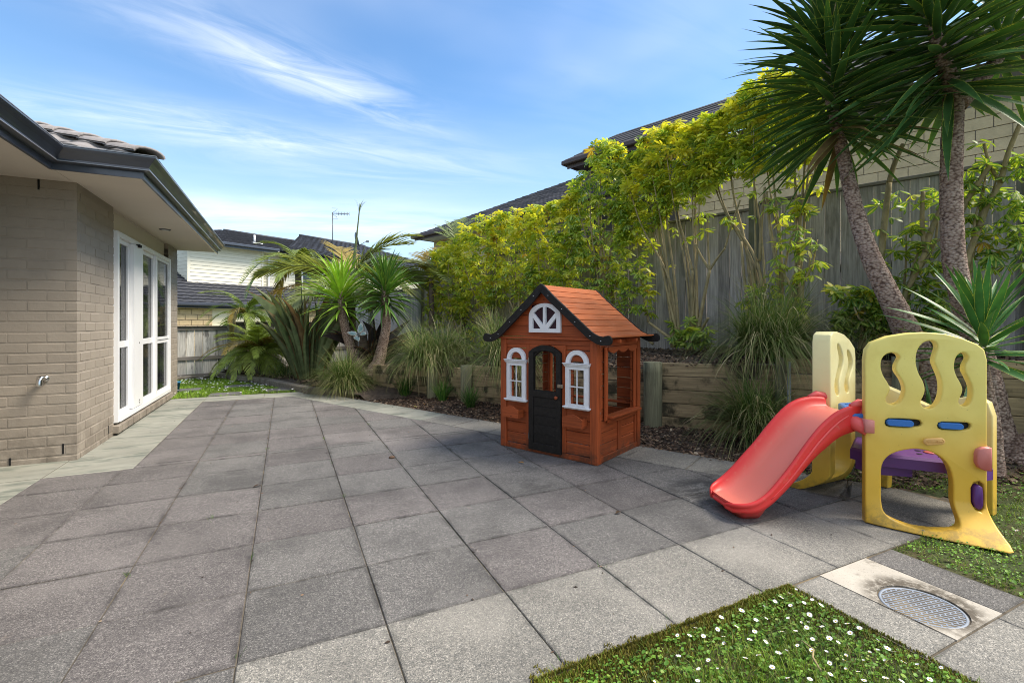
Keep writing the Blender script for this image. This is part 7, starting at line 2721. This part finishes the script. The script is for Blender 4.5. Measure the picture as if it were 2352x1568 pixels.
tufts('moss', 'moss', sM, 34000, .006, .016, .005, .8, label='brown green moss creeping over the paving edge')


def clover(name, sampler, n, label):
    b = MB()
    for i in range(n):
        q = sampler(rs)
        if q is None: continue
        x, y, k = q
        z = lawn_z(x, y) + rs.uniform(.006, .024)
        r_ = rs.uniform(.0025, .0055) * (1.0 if rs.random() < .8 else 1.5)
        a0 = rs.uniform(0, 6.28); tx_, ty_ = rs.uniform(-.5, .5), rs.uniform(-.5, .5)
        vs = [(x, y, z - r_ * .25)]
        for j in range(7):
            a = a0 + j * 6.283 / 7; rr = r_ * (1.15 if j % 7 else .7)
            dx, dy = rr * math.cos(a) * 1.15, rr * math.sin(a) * .9
            vs.append((x + dx, y + dy, z + dx * tx_ + dy * ty_))
        b.add(vs, [(0, 1 + j, 1 + (j + 1) % 7) for j in range(7)], True)
    o = b.build(name, M['clover']); tag(o, label, kind='stuff')


def sCl(r_):
    x, y = r_.uniform(.78, 2.0), 1.343 - r_.random() ** 1.1 * 1.9
    e = edge_A(x, y)
    if r_.random() > patch(x, y, 1.6, 2.0) * 1.1 + (.25 if x > 1.15 else -.15) or e < .03: return None
    return (x, y, 1)


clover('clover', sCl, 13000, 'small round weed leaves in the near lawn')


def sClB(r_):
    x, y = r_.uniform(2.84, 5.0), r_.uniform(-.2, 2.3)
    if not in_B(x, y) or r_.random() > patch(x, y, 2.2, .4) * 1.2 + .1: return None
    return (x, y, 1)


clover('clover', sClB, 18000, 'small round weed leaves around the climber foot')


def sF(r_):
    x = r_.uniform(-3.0, .3); y = r_.uniform(8.73, 11.9)
    lim = 8.62 + (.32 - x) * 1.9 if x > -1.35 else 11.9
    if y > 9.3 and y > lim - .05: return None
    for (cx_, cy2) in ((-.87, 8.93), (-.065, 9.135), (-.765, 9.95), (-1.55, 9.775)):
        if abs(x - cx_) < .21 and abs(y - cy2) < .15: return None
    return (x, y, 1)


tufts('grass', 'grass_far', sF, 30000, .02, .05, .006, 1.2, label='bright short grass of the far lawn')
# far daisies: too small to part singly, hundreds of them
b = MB()
for i in range(900):
    q = sF(rs)
    if q is None: continue
    x, y, _ = q
    if rs.random() > .25 + .9 * patch(x, y, 1.4, .5): continue
    z = .045; r_ = rs.uniform(.012, .017)
    b.add([(x + r_ * math.cos(k * 1.0472), y + r_ * math.sin(k * 1.0472), z) for k in range(6)] + [(x, y, z + .004)], [(k, (k + 1) % 6, 6) for k in range(6)])
o = b.build('daisies', M['daisy_w']); tag(o, 'tiny white daisies sprinkled over the far lawn', kind='stuff')


def daisy_mesh(seed, r_, closed=False):
    q = random.Random(seed); b = MB(); n = 15
    for j in range(n):
        a = 2 * math.pi * j / n + q.uniform(-.06, .06); w_ = .19; l = r_ * q.uniform(.88, 1.06)
        up = .25 * r_ if not closed else .8 * r_
        if closed: l *= .6
        pts = [(.22, -.5, 0), (.22, .5, 0), (.75, .95, .5), (1.0, .35, 1), (1.0, -.35, 1), (.75, -.95, .5)]
        vs = []
        for (t_, s_, h) in pts:
            rr = l * t_; off = s_ * w_ * r_ * .85
            vs.append((rr * math.cos(a) - off * math.sin(a), rr * math.sin(a) + off * math.cos(a), up * h * .6 + q.uniform(-.0004, .0004)))
        b.add(vs, [(0, 5, 4, 3, 2, 1)[::-1]])
    npet = len(b.f)
    k0 = len(b.f)
    b.lathe([(r_ * .30, 0), (r_ * .28, r_ * .10), (r_ * .16, r_ * .17), (r_ * .03, r_ * .19)], 10)
    ne = len(b.f) - k0
    k1 = len(b.f)
    b.tube([(0, 0, -.03), (0, 0, 0)], .0012, 4)
    me = b.mesh('daisy', M['daisy_w']); me.materials.append(M['daisy_y']); me.materials.append(M['clover'])
    for i, p in enumerate(me.polygons):
        p.material_index = 0 if i < npet else (1 if i < k1 else 2)
    return me


dms = [daisy_mesh(i, r_, c_) for i, (r_, c_) in enumerate(((.0092, False), (.0102, False), (.0084, False), (.0092, True)))]
dpos = []
tries = 0
while len(dpos) < 100 and tries < 6000:
    tries += 1
    if len(dpos) < 78:
        x = rs.uniform(1.02, 1.99); y = rs.uniform(.68, 1.30)
        if y < 1.64 - .481 * x or rs.random() > .45 + (x - 1.0) * .6: continue
        if edge_A(x, y) < .05: continue
    else:
        x = rs.uniform(2.86, 4.2); y = rs.uniform(.6, 2.2)
        if not in_B(x, y): continue
    if any((x - a) ** 2 + (y - b_) ** 2 < .035 ** 2 for a, b_ in dpos): continue
    dpos.append((x, y))
for i, (x, y) in enumerate(dpos):
    o = link('daisy', rs.choice(dms))
    o.location = (x, y, lawn_z(x, y) + rs.uniform(.026, .042)); o.rotation_euler = (rs.uniform(-.5, .5), rs.uniform(-.5, .5), rs.uniform(0, 6.28))
    s_ = rs.uniform(.8, 1.15); o.scale = (s_, s_, s_)
    near = i < 78
    tag(o, 'white daisy with a yellow eye growing in the near lawn' if near else 'white daisy in the weedy grass around the climber', 'flower', 'daisies in the near lawn' if near else 'daisies round the climber')

# fallen leaves
def leaf_mesh(seed):
    q = random.Random(seed); b = MB()
    L_ = .05; vs = []; ws = [.02, .6, 1.0, .7, .05]
    for k in range(5):
        t_ = k / 4; w_ = ws[k] * .011 * q.uniform(.8, 1.2); z = .004 + .010 * math.sin(math.pi * t_) * q.uniform(.3, 1.2)
        vs += [(L_ * (t_ - .5), -w_, z + .003), (L_ * (t_ - .5), 0, z), (L_ * (t_ - .5), w_, z + .004)]
    b.add(vs, [(3 * k + j, 3 * k + 3 + j, 3 * k + 4 + j, 3 * k + 1 + j) for k in range(4) for j in range(2)], True)
    return b.mesh('fallen_leaf', None)


M['dead_leaf'] = leaf_mat('fallen_leaf_skin', .6, .15, .3, var=.3)
lms = [leaf_mesh(i) for i in range(4)]
for me in lms: me.materials.append(M['dead_leaf'])
for i in range(46):
    if i < 30: p = bed(rs.uniform(.05, .95), rs.uniform(.02, .5)); gname = ('yellowing fallen leaf on the raised bark bed', 'leaves fallen on the raised bed')
    elif i < 42: p = s_low(rs); gname = ('dry fallen leaf on the lower bark bed', 'leaves fallen on the lower bed')
    else: p = None
    if p is None:
        u, v, lb = ((1197, 1064, 'yellow leaf lying on the paving in front of the cubby house'), (1420, 1180, 'small brown leaf on the paving near the slide'), (2070, 1200, 'curled dark leaf on the pale pavers before the climber'), (590, 1118, 'dry leaf scrap in a paver joint near the house'))[i - 42]
        p = G(u, v, .0); gname = (lb, None)
    o = link('fallen_leaf', rs.choice(lms)); o.location = p + Vector((0, 0, .008 if i < 42 else .001)); o.rotation_euler = (rs.uniform(-.3, .3) if i < 42 else 0, rs.uniform(-.3, .3) if i < 42 else 0, rs.uniform(0, 6.28))
    k = rs.uniform(.7, 1.1); o.scale = (k, k, k)
    c_ = rs.choice(((.55, .40, .04), (.45, .22, .03), (.30, .17, .06), (.42, .36, .12)))
    if i >= 43: c_ = (.08, .05, .03)
    o.color = (*c_, 1)
    tag(o, gname[0], 'leaf', gname[1])
b = MB()
for i in range(260):
    y = rs.uniform(1.4, 8.4); x = rs.uniform(-1.6, min(4.4 - .51 * y + .3, 3.6))
    if rs.random() < .45: x = rs.choice([-.658, -.152, .354, .860, 1.366, 1.872]) + rs.gauss(0, .012)
    L_ = rs.uniform(.004, .014); a = rs.uniform(0, 6.28); c_, s_ = math.cos(a) * L_, math.sin(a) * L_ * .8
    b.add([(x - c_, y - s_, .003), (x + s_ * .4, y - c_ * .4, .003), (x + c_, y + s_, .005), (x - s_ * .4, y + c_ * .4, .006)], [(0, 1, 2, 3)])
o = b.build('paving_litter', M['bark']); tag(o, 'tiny scraps of bark and leaf lying on the paving', kind='stuff')
# a small dark stone, and grass sprouting in joints
b = MB(); b.lathe([(.014, 0), (.022, .006), (.021, .014), (.010, .020), (.002, .021)], 9)
b.v = [(x * 1.2, y, z) for x, y, z in b.v]
o = b.build('pebble', M['bark']); o.location = G(900, 1052, 0); tag(o, 'small dark lump lying on a paver joint left of the cubby house', 'pebble')
b = MB()
for (x, y) in [(-.152, 2.65), (.354, 3.35), (-.658, 2.75), (-.658, 2.0), (.86, 4.3), (-.152, 4.9), (.354, 4.2), (-.152, 1.9), (.86, 1.40), (1.366, 1.42), (1.366, 1.85), (-.40, 3.33), (.354, 5.1), (.86, 5.6)]:
    for k in range(rs.randint(5, 12)):
        px_, py_ = x + rs.gauss(0, .006), y + rs.gauss(0, .02); a = rs.uniform(0, 6.28); h = rs.uniform(.008, .026)
        b.add([(px_ - .0015, py_, -.01), (px_ + .0015, py_, -.01), (px_ + math.cos(a) * h, py_ + math.sin(a) * h, h)], [(0, 1, 2)])
o = b.build('joint_weeds', M['sedge_green']); tag(o, 'wisps of grass sprouting in the paver joints', kind='stuff')
# twig and cones on the near lawn
tw = MB(); tw.tube([(0, 0, .03), (.05, .02, .035), (.10, .015, .034), (.14, .05, .03)], [.004, .0035, .003, .002], 6)
o = tw.build('twig', M['stem']); o.location = G(1885, 1560, 0); o.rotation_euler = (0, 0, .6); tag(o, 'thin bare twig lying among the daisies', 'twig')
